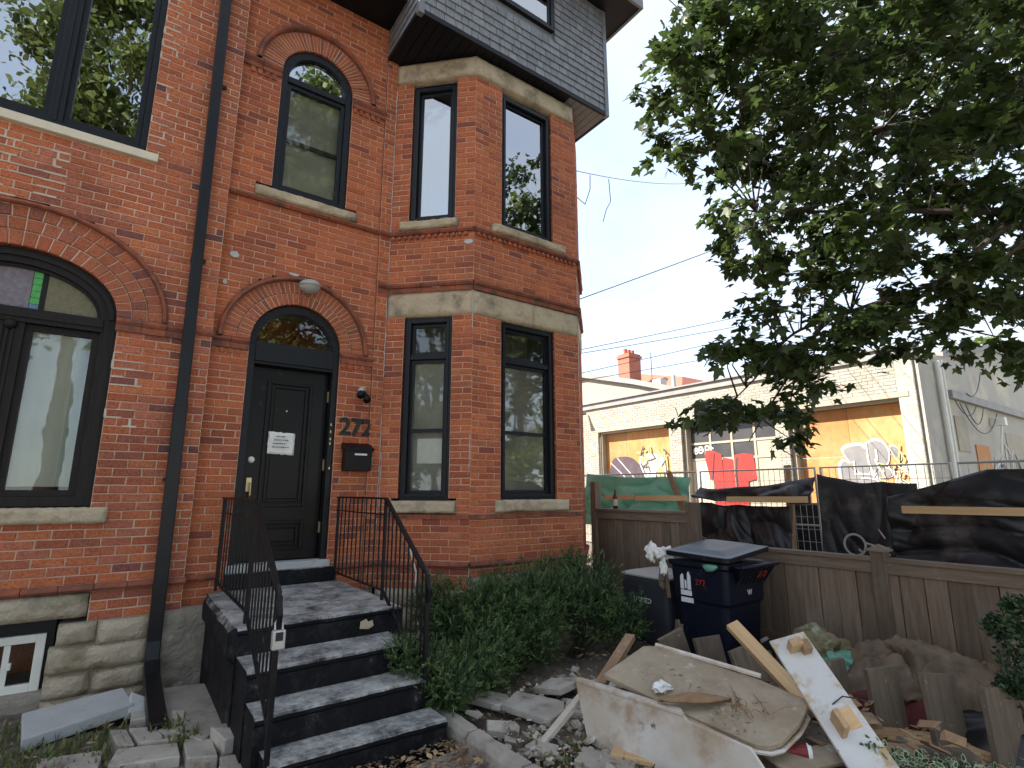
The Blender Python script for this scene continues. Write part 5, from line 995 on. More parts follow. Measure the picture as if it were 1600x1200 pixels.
blades('weeds', 350, tufts([(2.42, 3.05), (2.3, 2.75), (2.5, 2.85), (0.46, 4.72), (0.52, 4.5), (2.6, 2.45)], 0.05), 0.10, 'small green weeds among the rubble', 8, w=0.011)

# ------------------------------------------------------------------ rubbish heap
def plate(name, pts, thick, mt, label, cat, group=None, bevel=0.004, parent=None):
    """A board given by its corner points in space (fitted to a plane), with real thickness."""
    P = [Vector(p) for p in pts]; c = sum(P, Vector()) / len(P); n = Vector()
    for i in range(len(P)): n += (P[i] - c).cross(P[(i + 1) % len(P)] - c)
    n.normalize(); x = (P[1] - P[0]); x = (x - n * x.dot(n)).normalized(); y = n.cross(x); mt_ = Matrix((x, y, n)).transposed().to_4x4(); mt_.translation = c
    m = MB(); m.prism([((p - c).dot(x), (p - c).dot(y)) for p in P], Matrix.Identity(4), -thick / 2, thick / 2)
    o = m.obj(name, mt, parent, bevel=bevel); o.matrix_basis = mt_
    if cat: tag(o, label, cat, group)
    return o
def board(name, a, b, w, t, mt, label, cat, up=(0, 0, 1), group=None, parent=None):
    a, b = Vector(a), Vector(b); m = MB(); L = (b - a).length; m.box(0, L, -w / 2, w / 2, -t / 2, t / 2); o = m.obj(name, mt, parent, bevel=0.003); o.matrix_basis = frame_of(a, b - a, up)
    if cat: tag(o, label, cat, group)
    return o
# the long white panel with a rolled lip, on edge in front
T = thing('cabinet_front', 'long dirty white panel with a thick lip, standing on edge in front of the heap', 'panel', (2.68, 2.3, 0))
sg = Seg((2.615, 2.93), (2.80, 1.73)); m = MB()
F = sg.mtx(0, 0, 0) @ Matrix.Rotation(R(90), 4, 'X')
m.prism([(0.0, 0.40), (0.0, 0.425), (0.765, 0.425), (0.80, 0.395), (1.15, 0.362), (1.24, 0.25), (1.40, 0.02), (0.55, 0.02), (0.09, 0.075)], F, -0.011, 0.011); m.obj('face', 'dirty_white', T, bevel=0.004)
m = MB(); m.prism([(0.0, 0.0), (0.0, 0.055), (0.74, 0.055), (0.79, 0.0)], sg.mtx(0, 0.018, 0.425), -0.014, 0.010); m.obj('lip', 'dirty_white', T, bevel=0.006)
# the big worktop lying on the heap
pts = [(2.715, 2.78, .455), (2.80, 2.25, .405), (2.90, 1.84, .33), (2.955, 1.785, .325), (3.03, 1.76, .33), (3.24, 1.77, .362), (3.40, 1.80, .395), (3.455, 1.86, .41), (3.42, 2.09, .50), (3.224, 2.76, .57), (3.157, 2.82, .55)]
T = thing('worktop', 'big dirty beige worktop with a rounded corner lying on top of the heap', 'worktop', (3.1, 2.3, 0.3))
o = plate('slab', pts, 0.034, 'dirty_top', '', '', bevel=0.006); b_ = o.matrix_basis.copy(); adopt(o, T); o.matrix_basis = b_
m = MB(); ed = [Vector(p) for p in pts[1:8]]; m.tube([p + Vector((0, 0, -0.03)) for p in ed], 0.012, 6); m.obj('edge_strip', 'dirty_white', T)
m = MB(); m.tube([Vector(p) + Vector((0, 0, 0.014)) for p in pts[8:10]], 0.016, 6); m.obj('edge_strip', 'dirty_white', T)
board('batten', (3.44, 3.20, .52), (2.80, 2.90, .36), 0.075, 0.045, 'lumber_old', 'pale brown batten sticking out behind the worktop towards the shrubs', 'batten', group='battens in the heap')
board('batten', (2.76, 2.98, .33), (2.37, 3.00, .07), 0.05, 0.035, 'dirty_white', 'thin white batten leaning left of the dirty panel', 'batten', group='battens in the heap')
board('batten', (3.92, 2.60, .66), (3.80, 2.02, .30), 0.10, 0.045, 'lumber', 'yellow brown plank slanting up in front of the wheelie bin', 'batten', up=(-0.5, -0.6, 0.6), group='battens in the heap')
# white board with raw blocks
T = thing('shelf_board', 'long scuffed white board with two wood blocks, tilted on the heap', 'shelf board', (3.5, 1.8, 0.3))
TL, TR, BR_, BL_ = Vector((3.533, 2.080, .70)), Vector((3.750, 1.965, .751)), Vector((3.391, 1.386, .350)), Vector((3.287, 1.573, .22))
TR = TL + (TR - TL); ax = ((BL_ - TL) + (BR_ - TR)) * 0.5; P = [TL, TR, TR + ax * 1.28, TL + ax * 1.28]
o = plate('board', P, 0.02, 'white_board', '', ''); b_ = o.matrix_basis.copy(); adopt(o, T); o.matrix_basis = b_
nrm = (TR - TL).cross(ax).normalized(); nrm = nrm if nrm.z > 0 else -nrm; axn = ax.normalized(); sid = (TR - TL).normalized()
def on_board(f, s, h): return TL + (TR - TL) * s + ax * f + nrm * h
for f, s, l, w, h, mt in ((0.13, 0.48, 0.05, 0.085, 0.075, 'osb'), (0.16, 0.72, 0.07, 0.06, 0.055, 'lumber_old'), (0.78, 0.30, 0.11, 0.035, 0.09, 'osb'), (0.74, 0.58, 0.12, 0.13, 0.006, 'lumber')):
    m = MB(); fr = Matrix((sid, axn, nrm)).transposed().to_4x4(); fr.translation = on_board(f, s, 0.01); m.obox(fr, -w / 2, w / 2, -l / 2, l / 2, 0, h); o = m.obj('block', mt, T, bevel=0.003)
m = MB(); m.tube([on_board(0.62, 0.5, 0.012), on_board(0.6, 0.8, 0.03), on_board(0.66, 1.05, 0.05), on_board(0.7, 1.3, 0.03)], 0.004, 5); m.obj('wire', 'ink', T)
# bark-like curved board on the worktop
m = MB(); N = 14
for j in range(6):
    for i in range(N + 1):
        f = i / N; u = f; v = j / 5; x = 2.70 + 0.40 * f; y = 2.30 - 0.20 * f + (v - 0.5) * 0.13 * math.sin(math.pi * min(1, 0.12 + f * 0.88)); z = 0.452 - 0.02 * f + 0.045 * math.sin(math.pi * v) * math.sin(math.pi * (0.1 + 0.85 * f)) + 0.012 * (1 - v) + 0.006 * mnoise.noise((f * 8, v * 4, 1))
        m.v.append((x, y, z))
for j in range(5):
    for i in range(N): m.f.append((j * (N + 1) + i, j * (N + 1) + i + 1, (j + 1) * (N + 1) + i + 1, (j + 1) * (N + 1) + i)); m.mi.append(0)
o = m.obj('curled_board', 'lumber_old', None, smooth=True); md = o.modifiers.new('thick', 'SOLIDIFY'); md.thickness = 0.012; tag(o, 'curled brown strip of wood lying on the worktop', 'wood strip')
crumple('crumpled_paper', (2.86, 2.42, 0.47), 0.05, 'paper', 'crumpled white paper on the worktop beside the curled strip', 'paper', 6.2, 3, 0.6, squash=(1.3, 1.0, 0.6))
m = MB(); rnd = random.Random(5)
for k in range(22):
    a = Vector((3.08 + rnd.uniform(-0.05, 0.1), 1.95 + rnd.uniform(-0.08, 0.15), 0.41)); d = Vector((rnd.uniform(-1, 1), rnd.uniform(-1, 1), rnd.uniform(0.05, 0.6))) * rnd.uniform(0.06, 0.17); m.tube([a, a + d * 0.5 + Vector((rnd.uniform(-.02, .02), rnd.uniform(-.02, .02), 0.015)), a + d], [0.0045, 0.0035, 0.0015], 5)
tag(m.obj('twigs', 'lumber_old', None), 'dry twigs lying on the rounded corner of the worktop', 'twigs')
# row of short upright boards
rowp = [((4.13, 3.20, .0), (3.97, 3.24, .46), 0.25, 'farthest of the upright boards, next to the torn bag by the bin'), ((4.12, 2.86, .0), (4.14, 3.00, .46), 0.25, 'upright board in front of the middle of the wheelie bin'), ((4.20, 2.55, .0), (4.14, 2.68, .45), 0.25, 'upright board beside the slanting yellow plank'), ((4.36, 2.06, .0), (4.34, 2.10, .45), 0.24, 'upright board half hidden behind the white shelf board'), ((4.43, 1.78, .06), (4.43, 1.81, .46), 0.27, 'upright board standing on the plank just right of the white shelf board'), ((4.52, 1.48, .04), (4.59, 1.535, .46), 0.28, 'upright board between two others in front of the brown tarp'), ((4.55, 1.19, .0), (4.59, 1.22, .46), 0.28, 'nearest upright board, half behind the dark bush')]
for b0, t0, w, lab in rowp:
    b0, t0 = Vector(b0), Vector(t0); ht = (t0 - b0).length + 0.08; z = (t0 - b0).normalized(); x = Vector((0.95, -0.31, 0)); y = z.cross(x).normalized(); x = y.cross(z)
    f = Matrix((x, y, z)).transposed().to_4x4(); f.translation = b0 - z * 0.08; m = MB(); m.box(-w / 2, w / 2, -0.02, 0.02, 0, ht); o = m.obj('upright_board', 'board', None, bevel=0.004); o.matrix_basis = f; tag(o, lab, 'board', 'row of short upright boards')
board('plank', (4.18, 2.1, 0.05), (4.75, 1.1, 0.06), 0.24, 0.04, 'lumber', 'orange brown plank on the ground under the upright boards', 'plank')
board('plank', (3.3, 2.15, 0.20), (3.95, 1.45, 0.16), 0.14, 0.04, 'lumber_old', 'brown plank jutting out below the rounded worktop corner', 'plank')
board('plank', (3.55, 2.55, 0.26), (4.15, 1.75, 0.2), 0.20, 0.03, 'lumber_old', 'brown plank under the white shelf board', 'plank')
board('plank', (3.0, 2.5, 0.17), (3.75, 2.2, 0.2), 0.16, 0.04, 'board', 'grey plank buried under the worktop', 'plank')
board('plank', (2.62, 2.62, 0.10), (2.85, 2.2, 0.10), 0.12, 0.03, 'lumber', 'short yellow plank end under the dirty panel', 'plank')
board('plank', (3.05, 1.95, 0.14), (3.6, 1.3, 0.1), 0.2, 0.04, 'board', 'grey plank low beside the paper cup', 'plank')
# mound of rubbish below
def mound(name, cx_, cy_, rx, ry, h, mt, label, cat, seed, kind=None, amp=0.4, n=34, group=None, base=0.0):
    m = MB()
    for j in range(n + 1):
        for i in range(n + 1):
            x, y = -1 + 2 * i / n, -1 + 2 * j / n; r = min(1, math.hypot(x, y)); k = (1 - r * r) ** 0.8
            z = h * k * (1 + amp * mnoise.noise((x * 2.2 + seed, y * 2.2, seed)) + amp * 0.8 * abs(mnoise.noise((x * 5 + seed, y * 3, seed * 2)))) - 0.03 * (r > 0.98) + base; m.v.append((cx_ + rx * x, cy_ + ry * y, z))
    for j in range(n):
        for i in range(n): m.f.append((j * (n + 1) + i, j * (n + 1) + i + 1, (j + 1) * (n + 1) + i + 1, (j + 1) * (n + 1) + i)); m.mi.append(0)
    return tag(m.obj(name, mt, None, smooth=True, kind=kind), label, cat, group, kind)
mound('rubbish_mound', 3.45, 2.15, 0.75, 0.85, 0.24, 'soil', 'dark mound of dirt and scraps under the heap of boards', 'rubbish', 2.0, 'stuff')
scatter_chips('wood_scraps', 'lumber_old', 130, lambda r: (r.uniform(2.9, 4.3), r.uniform(1.3, 2.9), 0.16 + r.random() * 0.1), 0.055, 'splintered wood scraps in the heap', 'wood scraps', 12, flat=0.15)
# tarps and bags by the fence
def sheet(name, fn, nu, nv, mt, label, cat, parent=None, thick=0.006, kind=None, smooth=True):
    m = MB()
    for j in range(nv + 1):
        for i in range(nu + 1): m.v.append(tuple(fn(i / nu, j / nv)))
    for j in range(nv):
        for i in range(nu): m.f.append((j * (nu + 1) + i, j * (nu + 1) + i + 1, (j + 1) * (nu + 1) + i + 1, (j + 1) * (nu + 1) + i)); m.mi.append(0)
    o = m.obj(name, mt, parent, smooth=smooth)
    if thick: md = o.modifiers.new('thick', 'SOLIDIFY'); md.thickness = thick
    if cat: tag(o, label, cat)
    return o
def brown(u, v):
    x = 4.72 + 0.80 * v; y = 2.45 - 1.30 * u; k = math.sin(math.pi * min(1, u * 1.04)) ** 0.6 * math.sin(math.pi * (0.08 + 0.86 * v)) ** 0.7
    w = 1.3 * mnoise.noise((u * 2.6, v * 2.6, 5)); f = 0.12 * abs(mnoise.noise((u * 3.1, v * 2.0, 8))) + 0.11 * abs(math.sin(8.0 * (u * 0.35 + v * 1.5) + 3.4 * w)) ** 0.6 + 0.055 * abs(math.sin(21 * (u * 0.8 - v * 0.7) + 7 * w)) ** 0.5 + 0.05 * abs(mnoise.noise((u * 17, v * 12, 1))); return (x + 0.05 * math.sin(9 * u + 6 * w), y, 0.05 + 0.30 * k + f * k ** 0.4 - 0.12 * (1 - v) * (1 - k))
sheet('dirty_tarp', brown, 110, 80, 'sack', 'crumpled brown dirty tarp heaped against the lower fence', 'tarp')
def red(u, v):
    x = 4.60 + 0.35 * v; y = 2.30 - 0.85 * u; k = math.sin(math.pi * u) ** 0.5 * math.sin(math.pi * v) ** 0.6; return (x, y, 0.03 + 0.22 * k + 0.07 * k * mnoise.noise((u * 6, v * 5, 2)))
sheet('red_cloth', red, 40, 24, 'redcloth', 'dark red cloth under the brown tarp behind the upright boards', 'cloth')
crumple('rubbish_bag', (5.12, 2.55, 0.30), 0.22, 'bag', 'olive rubbish bag against the fence left of the brown tarp', 'bag', 8.1, 4, 0.5, squash=(0.9, 1.0, 0.75))
crumple('rubbish_bag', (4.95, 2.30, 0.28), 0.15, 'green_tarp', 'pale green plastic bag in front of the olive bag', 'bag', 4.4, 4, 0.5, squash=(1.0, 1.0, 0.6))
mound('dark_bag', 4.85, 1.25, 0.35, 0.5, 0.22, 'tarp', 'black plastic sheet behind the nearest upright boards', 'plastic sheet', 5.5)
crumple('torn_bag', (4.45, 3.52, 0.28), 0.07, 'sack', 'torn brown bag hanging in front of the wheelie bin', 'bag', 2.6, 3, 0.6, squash=(0.6, 0.7, 2.2))
m = MB(); m.tube([(4.44, 3.50, 0.05), (4.44, 3.51, 0.2)], 0.02, 6); 
for i, (a_, b_, w_, t_, mt_, lab) in enumerate((
    ((2.78, 2.72, .36), (3.05, 1.85, .27), 0.10, 0.02, 'dirty_white', 'pale broken strip showing under the left edge of the worktop'),
    ((3.10, 2.95, .42), (3.55, 2.45, .47), 0.16, 0.018, 'dirty_top', 'dirty beige offcut under the far edge of the worktop'),
    ((2.98, 1.78, .24), (3.45, 1.66, .22), 0.16, 0.018, 'dirty_top', 'dirty beige offcut below the rounded worktop corner'),
    ((3.52, 2.30, .43), (3.78, 1.86, .28), 0.12, 0.02, 'lumber_old', 'brown offcut wedged beside the slanting yellow plank'),
    ((3.75, 1.95, .20), (4.25, 1.62, .15), 0.11, 0.03, 'lumber_old', 'short brown offcut between the shelf board and the upright boards'),
    ((3.85, 1.75, .12), (4.30, 1.30, .12), 0.13, 0.025, 'board', 'grey offcut in front of the upright boards'),
    ((4.05, 2.35, .22), (4.45, 2.15, .30), 0.10, 0.03, 'lumber_old', 'brown offcut poking up behind the shelf board'),
    ((2.95, 1.74, .16), (3.20, 1.50, .05), 0.14, 0.02, 'dirty_white', 'pale broken offcut beside the paper cup'))):
    board('offcut', a_, b_, w_, t_, mt_, lab, 'offcut', up=(0.15 * (i % 3 - 1), 0.2 * ((i + 1) % 3 - 1), 1), group='broken offcuts in the heap')
leaf_bits('dirt_scraps', 'deadleaf', 260, lambda r: (lambda p, q: (2.80 + 0.55 * p + 0.06 * q, 2.60 - 0.72 * q, 0.508 - 0.15 * q + 0.035 * p))(r.random(), r.random()), 0.012, 'dirt and dry scraps lying on the worktop', 15, lift=0.2)
# paper cup
T = thing('paper_cup', 'dark red paper cup with white lid lying in the rubbish', 'paper cup', (3.3, 1.75, 0.2))
a = Vector((3.16, 1.82, 0.25)); d = (Vector((3.25, 1.70, 0.255)) - a).normalized(); m = MB(); m.tube([a, a + d * 0.11], [0.030, 0.040], 16); m.obj('cup', 'cup_red', T, smooth=False); m = MB(); m.tube([a + d * 0.108, a + d * 0.116, a + d * 0.118, a + d * 0.130], [0.0435, 0.0435, 0.037, 0.034], 16); m.obj('lid', 'paper', T)

# ------------------------------------------------------------------ shrubs
def yew(label, blobs, n, seed, mt='yew', tip='yew_tip', size=0.066, base=None, name='yew_shrub'):
    rnd = random.Random(seed); base = base or (blobs[0][0], blobs[0][1], 0.05); t = thing(name, label, 'shrub', base, 'yew shrubs in front of the bay'); m = MB(); m2 = MB(); tot = sum(b[3] * b[4] for b in blobs)
    for bx, by, bz, rx, rz in blobs:
        for k in range(int(n * rx * rz / tot)):
            d = Vector((rnd.gauss(0, 1), rnd.gauss(0, 1), rnd.gauss(0, 1))).normalized(); q = rnd.random() ** 0.45; lump = 1 + 0.42 * mnoise.noise(d * 2.3 + Vector((bx * 3, by * 3, seed))) + 0.16 * mnoise.noise(d * 5.5 + Vector((bx, by, seed)))
            p = Vector((bx + d.x * rx * q * lump, by + d.y * rx * q * lump, bz + d.z * rz * q * lump))
            if p.z < 0.06: continue
            ax = (d * 0.8 + Vector((rnd.gauss(0, .4), rnd.gauss(0, .4), 0.5 + rnd.gauss(0, .3)))).normalized(); sd = ax.orthogonal().normalized(); sd = Matrix.Rotation(rnd.uniform(0, 6.3), 3, ax) @ sd
            L = size * rnd.uniform(0.7, 1.5); tgt = m2 if (q > 0.86 and rnd.random() < 0.55) else m
            for i in range(7):
                s0 = (i // 2 + 1) / 4.5; sgn = 1 if i % 2 else -1; c = p + ax * L * s0; e = c + (ax * 0.55 + sd * sgn + ax.cross(sd) * rnd.uniform(-.5, .5)).normalized() * L * 0.42
                if i == 6: c = p; e = p + ax * L * 1.15
                w = (e - c).cross(sd if i == 6 else ax).normalized() * 0.0042; mid = (c + e) * 0.5; tgt.add([c, mid + w, e, mid - w], [(0, 1, 2, 3)])
    m.obj('foliage', mt, t, kind='stuff'); m2.obj('new_growth', tip, t, kind='stuff')
    m = MB()
    for k in range(9):
        b = random.Random(seed + k); bl = blobs[b.randrange(len(blobs))]; p0 = Vector((base[0] + b.uniform(-.12, .12), base[1] + b.uniform(-.12, .12), 0.0)); p2 = Vector((bl[0] + b.uniform(-.5, .5) * bl[3], bl[1] + b.uniform(-.5, .5) * bl[3], bl[2] + b.uniform(-.2, .5) * bl[4])); m.tube([p0, (p0 + p2) / 2 + Vector((b.uniform(-.08, .08), b.uniform(-.08, .08), 0)), p2], [0.018, 0.012, 0.004], 6)
    m.obj('stems', 'bark', t); return t
yew('low spreading dark yew shrub beside the bottom steps', [(2.10, 3.86, 0.24, 0.27, 0.20), (2.38, 3.95, 0.28, 0.30, 0.22), (2.62, 4.05, 0.30, 0.26, 0.22), (1.93, 3.84, 0.40, 0.20, 0.15), (1.80, 3.92, 0.52, 0.10, 0.08), (2.05, 3.68, 0.28, 0.17, 0.16)], 4300, 21)
yew('bushy dark yew shrub left of the middle, against the canted bay wall', [(2.62, 4.52, 0.45, 0.34, 0.38), (2.90, 4.42, 0.50, 0.32, 0.36), (2.45, 4.70, 0.60, 0.22, 0.28), (2.80, 4.25, 0.34, 0.30, 0.26)], 4800, 33)
yew('tall dark yew shrub under the front bay window', [(3.35, 4.45, 0.52, 0.36, 0.40), (3.60, 4.50, 0.62, 0.30, 0.36), (3.20, 4.20, 0.40, 0.30, 0.30), (3.10, 4.60, 0.60, 0.28, 0.30)], 5000, 47)
yew('right-hand yew shrub reaching up beside the charcoal box', [(3.98, 4.40, 0.52, 0.33, 0.38), (4.25, 4.42, 0.62, 0.26, 0.34), (4.10, 4.62, 0.80, 0.18, 0.24), (4.30, 4.15, 0.36, 0.28, 0.26)], 4500, 59)
def leafy(name, label, pts_fn, n, seed, size, mt, base, stems, two=None, cat='shrub', aspect=0.5):
    rnd = random.Random(seed); t = thing(name, label, cat, base); m = MB()
    for k in range(n):
        p = Vector(pts_fn(rnd)); ax = Vector((rnd.gauss(0, 1), rnd.gauss(0, 1), rnd.gauss(0.3, .7))).normalized(); sd = ax.orthogonal().normalized(); sd = Matrix.Rotation(rnd.uniform(0, 6.3), 3, ax) @ sd; nn = ax.cross(sd); L = size * rnd.uniform(.6, 1.3)
        def lf(s, off, mi):
            q = [p + ax * L * 0.5 * (1 - s), p + ax * L * 0.35 + sd * L * aspect * 0.5 * s, p + ax * L * 0.75 + sd * L * aspect * 0.38 * s, p + ax * L * (0.5 + 0.5 * s), p + ax * L * 0.75 - sd * L * aspect * 0.38 * s, p + ax * L * 0.35 - sd * L * aspect * 0.5 * s]
            m.add([v + nn * off for v in q], [(0, 1, 2, 3), (0, 3, 4, 5)], mi)
        lf(1.0, 0, 0)
        if two: lf(0.66, 0.0012, 1); lf(0.66, -0.0012, 1)
    m.obj('foliage', [mt, two] if two else mt, t, kind='stuff'); m = MB()
    for a, b in stems: a, b = Vector(a), Vector(b); m.tube([a, (a + b) / 2 + Vector((0.03, 0.02, 0)), b], [0.011, 0.008, 0.003], 6)
    m.obj('stems', 'bark', t); return t
def blob_pts(bl):
    def f(r):
        b = r.choice(bl); d = Vector((r.gauss(0, 1), r.gauss(0, 1), r.gauss(0, 1))).normalized(); q = r.random() ** 0.5 * (1 + 0.3 * mnoise.noise(d * 3 + Vector((b[0] * 5, b[1] * 5, 0)))); return (b[0] + d.x * b[3] * q, b[1] + d.y * b[3] * q, max(0.03, b[2] + d.z * b[4] * q))
    return f
leafy('dark_bush', 'dark glossy bush at the right edge in front of the fence', blob_pts([(4.70, 1.10, 0.62, 0.15, 0.16), (4.82, 1.12, 0.78, 0.15, 0.15), (4.80, 1.08, 0.46, 0.16, 0.15), (4.72, 1.20, 0.80, 0.09, 0.08), (4.98, 0.98, 0.6, 0.22, 0.30), (4.80, 1.10, 0.93, 0.09, 0.07), (4.66, 1.18, 0.46, 0.08, 0.07)]), 2600, 71, 0.035, 'holly', (4.85, 1.02, 0), [((4.85, 1.02, -0.05), (4.70, 1.10, 0.6)), ((4.87, 1.0, -0.05), (4.82, 1.12, 0.9)), ((4.86, 1.04, -0.05), (4.98, 0.98, 0.6))])
leafy('variegated_plant', 'low plant with cream-edged green leaves at the bottom right', blob_pts([(3.50, 1.42, 0.25, 0.12, 0.06), (3.62, 1.30, 0.22, 0.15, 0.07), (3.75, 1.17, 0.21, 0.15, 0.06), (3.42, 1.50, 0.30, 0.05, 0.05), (3.88, 1.05, 0.20, 0.12, 0.05)]), 620, 83, 0.048, 'var_edge', (3.6, 1.3, 0), [((3.6, 1.3, -0.05), (3.5, 1.42, 0.25)), ((3.62, 1.28, -0.05), (3.42, 1.5, 0.3)), ((3.65, 1.28, -0.05), (3.75, 1.17, 0.2)), ((3.7, 1.2, -0.05), (3.88, 1.05, 0.2))], two='var_mid', cat='plant', aspect=0.55)

# ------------------------------------------------------------------ site fence beyond: wire panels, tarps, boards
SX = 7.0
for i, (ya, yb, lab) in enumerate(((8.2, 5.05, 'wire site fence panel behind the green netting'), (4.98, 3.32, 'wire site fence panel between the green netting and the gap in the tarps'), (3.25, 1.95, 'wire site fence panel behind the circle graffiti tarp'), (1.88, -0.6, 'wire site fence panel at the right edge'))):
    t = thing('site_fence_panel', lab, 'fence panel', (SX, (ya + yb) / 2, 0), 'temporary wire fence panels'); 
    m = MB(); m.tube([(SX, ya, 0.05), (SX, ya, 1.95), (SX, yb, 1.95), (SX, yb, 0.05)], 0.017, 8); m.tube([(SX, yb, 0.15), (SX, ya, 0.15)], 0.015, 6); m.tube([(SX, ya, 1.25), (SX, yb, 1.25)], 0.012, 6); m.obj('frame', 'steel', t)
    m = MB(); y = yb + 0.075
    while y < ya: m.tube([(SX, y, 0.15), (SX, y, 1.95)], 0.0038, 4, cap=False); y += 0.075
    z = 0.3
    while z < 1.95: m.tube([(SX + 0.004, ya, z), (SX + 0.004, yb, z)], 0.0038, 4, cap=False); z += 0.15
    m.obj('wire_mesh', 'steel', t, kind='stuff'); m = MB(); m.box(SX - 0.3, SX + 0.3, ya - 0.12, ya + 0.12, -0.1, 0.1); m.obj('foot_block', 'concrete', t)
def hang(y0, y1, ztop, zbot, sag, fold, seed, xo=0.05):
    def f(u, v):
        y = y0 + (y1 - y0) * u; zt = ztop(u) - sag * math.sin(math.pi * u); z = zt + (zbot - zt) * v
        w = mnoise.noise((u * 2.4 + seed, v * 1.6, seed)); L = abs(y1 - y0)
        fo = abs(math.sin(2.6 * L * (u * 0.9 + v * 0.8) + 3.2 * w + seed)) ** 0.8 + 0.45 * abs(math.sin(6.5 * L * (u * 0.5 - v * 0.55) + 6 * w)) ** 0.7 + 0.5 * abs(mnoise.noise((u * 9 - v * 5, v * 3 + seed, 4)))
        return (SX - xo - 0.05 * v - fold * fo * (0.25 + v), y, z + (0.05 * mnoise.noise((u * 4, v * 2, seed)) - 0.03 * math.sin(7 * u + 3 * w)) * (0.3 + v))
    return f
sheet('green_netting', hang(7.35, 5.10, lambda u: 1.98 - 0.10 * u, 1.05, 0.03, 0.12, 3.1), 90, 40, 'green_tarp', 'green netting draped over the site fence behind the brick house', 'netting')
sheet('black_tarp', hang(4.95, 3.62, lambda u: 1.50 - 0.02 * u, 0.2, 0.02, 0.16, 5.2), 90, 50, 'tarp', 'black tarp on the site fence behind the wheelie bin', 'tarp')
sheet('black_tarp', hang(4.98, 3.30, lambda u: 1.72 + 0.12 * u, 1.55, 0.06, 0.10, 9.2, 0.02), 40, 8, 'tarp', 'short upper black tarp sagging below the fence top rail', 'tarp')
sheet('black_tarp', hang(3.85, 3.15, lambda u: 1.52, 0.1, 0.02, 0.05, 2.3, -0.35), 30, 30, 'tarp', 'dark tarp seen through the wire mesh in the gap between the hanging tarps', 'tarp')
tb = thing('black_tarp', 'black tarp with white circle graffiti hanging on the site fence', 'tarp', (SX, 2.8, 0.2))
sheet('cloth', hang(3.28, 2.25, lambda u: 1.88 - 0.12 * u, 0.2, 0.05, 0.03, 7.7, 0.03), 80, 50, 'tarp', '', '', parent=tb)
sheet('black_tarp', hang(2.50, -0.5, lambda u: 1.60 + 0.26 * min(1, u * 3.4), 0.2, 0.0, 0.24, 12.4, 0.09), 150, 60, 'tarp', 'large folded black tarp hanging at the right end of the site fence', 'tarp')
m = MB(); F = Seg((SX - 0.185, 3.28), (SX - 0.185, 1.9)); fm = F.mtx(0, 0, 0) @ Matrix.Rotation(R(90), 4, 'X')
m = MB(); cs = (0.40, 1.07); ribbon(m, [(cs[0] + 0.11 * math.cos(t * math.pi / 10), cs[1] + 0.115 * math.sin(t * math.pi / 10)) for t in range(21)], 0.022, fm, 0, 0.003)
ribbon(m, [(0.51, 1.10), (0.66, 1.055), (0.74, 1.06)], 0.02, fm, 0, 0.003); ribbon(m, [(0.74, 0.99), (0.58, 0.98), (0.52, 0.94), (0.55, 0.86)], 0.02, fm, 0, 0.003); ribbon(m, [(0.44, 1.02), (0.48, 0.98)], 0.02, fm, 0, 0.003); ribbon(m, [(0.66, 1.25), (0.71, 1.16)], 0.015, fm, 0, 0.003)
m.obj('circle_graffiti', 'spray_grey', tb); 
g = bpy.data.objects['circle_graffiti']; g.data.materials[0] = M['lampgrey']
for a, b, z, lab in ((6.62, 6.0, 1.56, 'short lumber rail by the green netting'), (5.95, 4.98, 1.555, 'lumber rail above the fence post beside the green netting'), (4.33, 3.27, 1.555, 'lumber rail above the wheelie bin'), (2.31, -0.4, 1.475, 'bright lumber rail across the big black tarp at the right edge')):
    t = 0.05; o = board('lumber_rail', (SX - 0.36, a, z), (SX - 0.36, b, z + 0.01), 0.04, 0.075, 'lumber', lab, 'lumber', group='lumber rails on the site fence')
for a, b, lab in (((SX - 0.30, 3.55, 0.3), (SX + 0.12, 3.72, 2.0), 'leaning lumber brace in the gap between the tarps'), ((SX - 0.3, 4.6, 0.2), (SX - 0.2, 5.4, 1.95), 'leaning lumber brace at the end of the green netting')):
    board('lumber_brace', a, b, 0.085, 0.04, 'lumber_old', lab, 'lumber', up=(-1, 0, 0), group='lumber braces on the site fence')
sheet('folded_sheet', lambda u, v: (SX - 0.55 + 0.35 * v, 4.9 - 1.0 * u, 1.15 - 0.35 * u - 0.25 * v + 0.05 * mnoise.noise((u * 5, v * 9, 2))), 24, 12, 'board', 'old grey sheet slumped behind the wheelie bin', 'sheet')

# ------------------------------------------------------------------ the pale commercial building across the lane
BXX = 13.0
C = thing('commercial_building', 'low beige painted brick garage building with boarded openings and graffiti', 'building', (15, 9, 0))
BW = Seg((BXX, 17.0), (BXX, 3.98)); bu = lambda y: 17.0 - y
wc = Wall(); op = [(13.2, 10.22, 3.64), (9.80, 6.97, 3.65), (6.69, 4.215, 3.60)]
wc.lay(BW, 0, BW.L, 0, 4.47, [rect_hole(bu(a), bu(b), -1, z) for a, b, z in op], jit=0.002)
for seg, u, z, dd in wc.full:
    mm = seg.mtx(u, dd, z); src = BRICK_MESH[int(u * 7 + z * 13) % 7]; wc.cut.add([mm @ Vector(p) for p in src.v], src.f)
wc.cut.obj('brickwork', 'beige_brick', C, kind='stuff'); wc.mortar.obj('mortar', 'beige_joint', C)
m = MB(); bar(m, BW, -0.02, BW.L + 0.06, 4.47, 4.54, -0.3, 0.06); bar(m, BW, -0.02, BW.L + 0.03, 4.54, 4.66, -0.3, 0.03); bar(m, BW, -0.02, BW.L + 0.08, 4.66, 4.70, -0.3, 0.09); m.obj('cornice', 'coping', C)
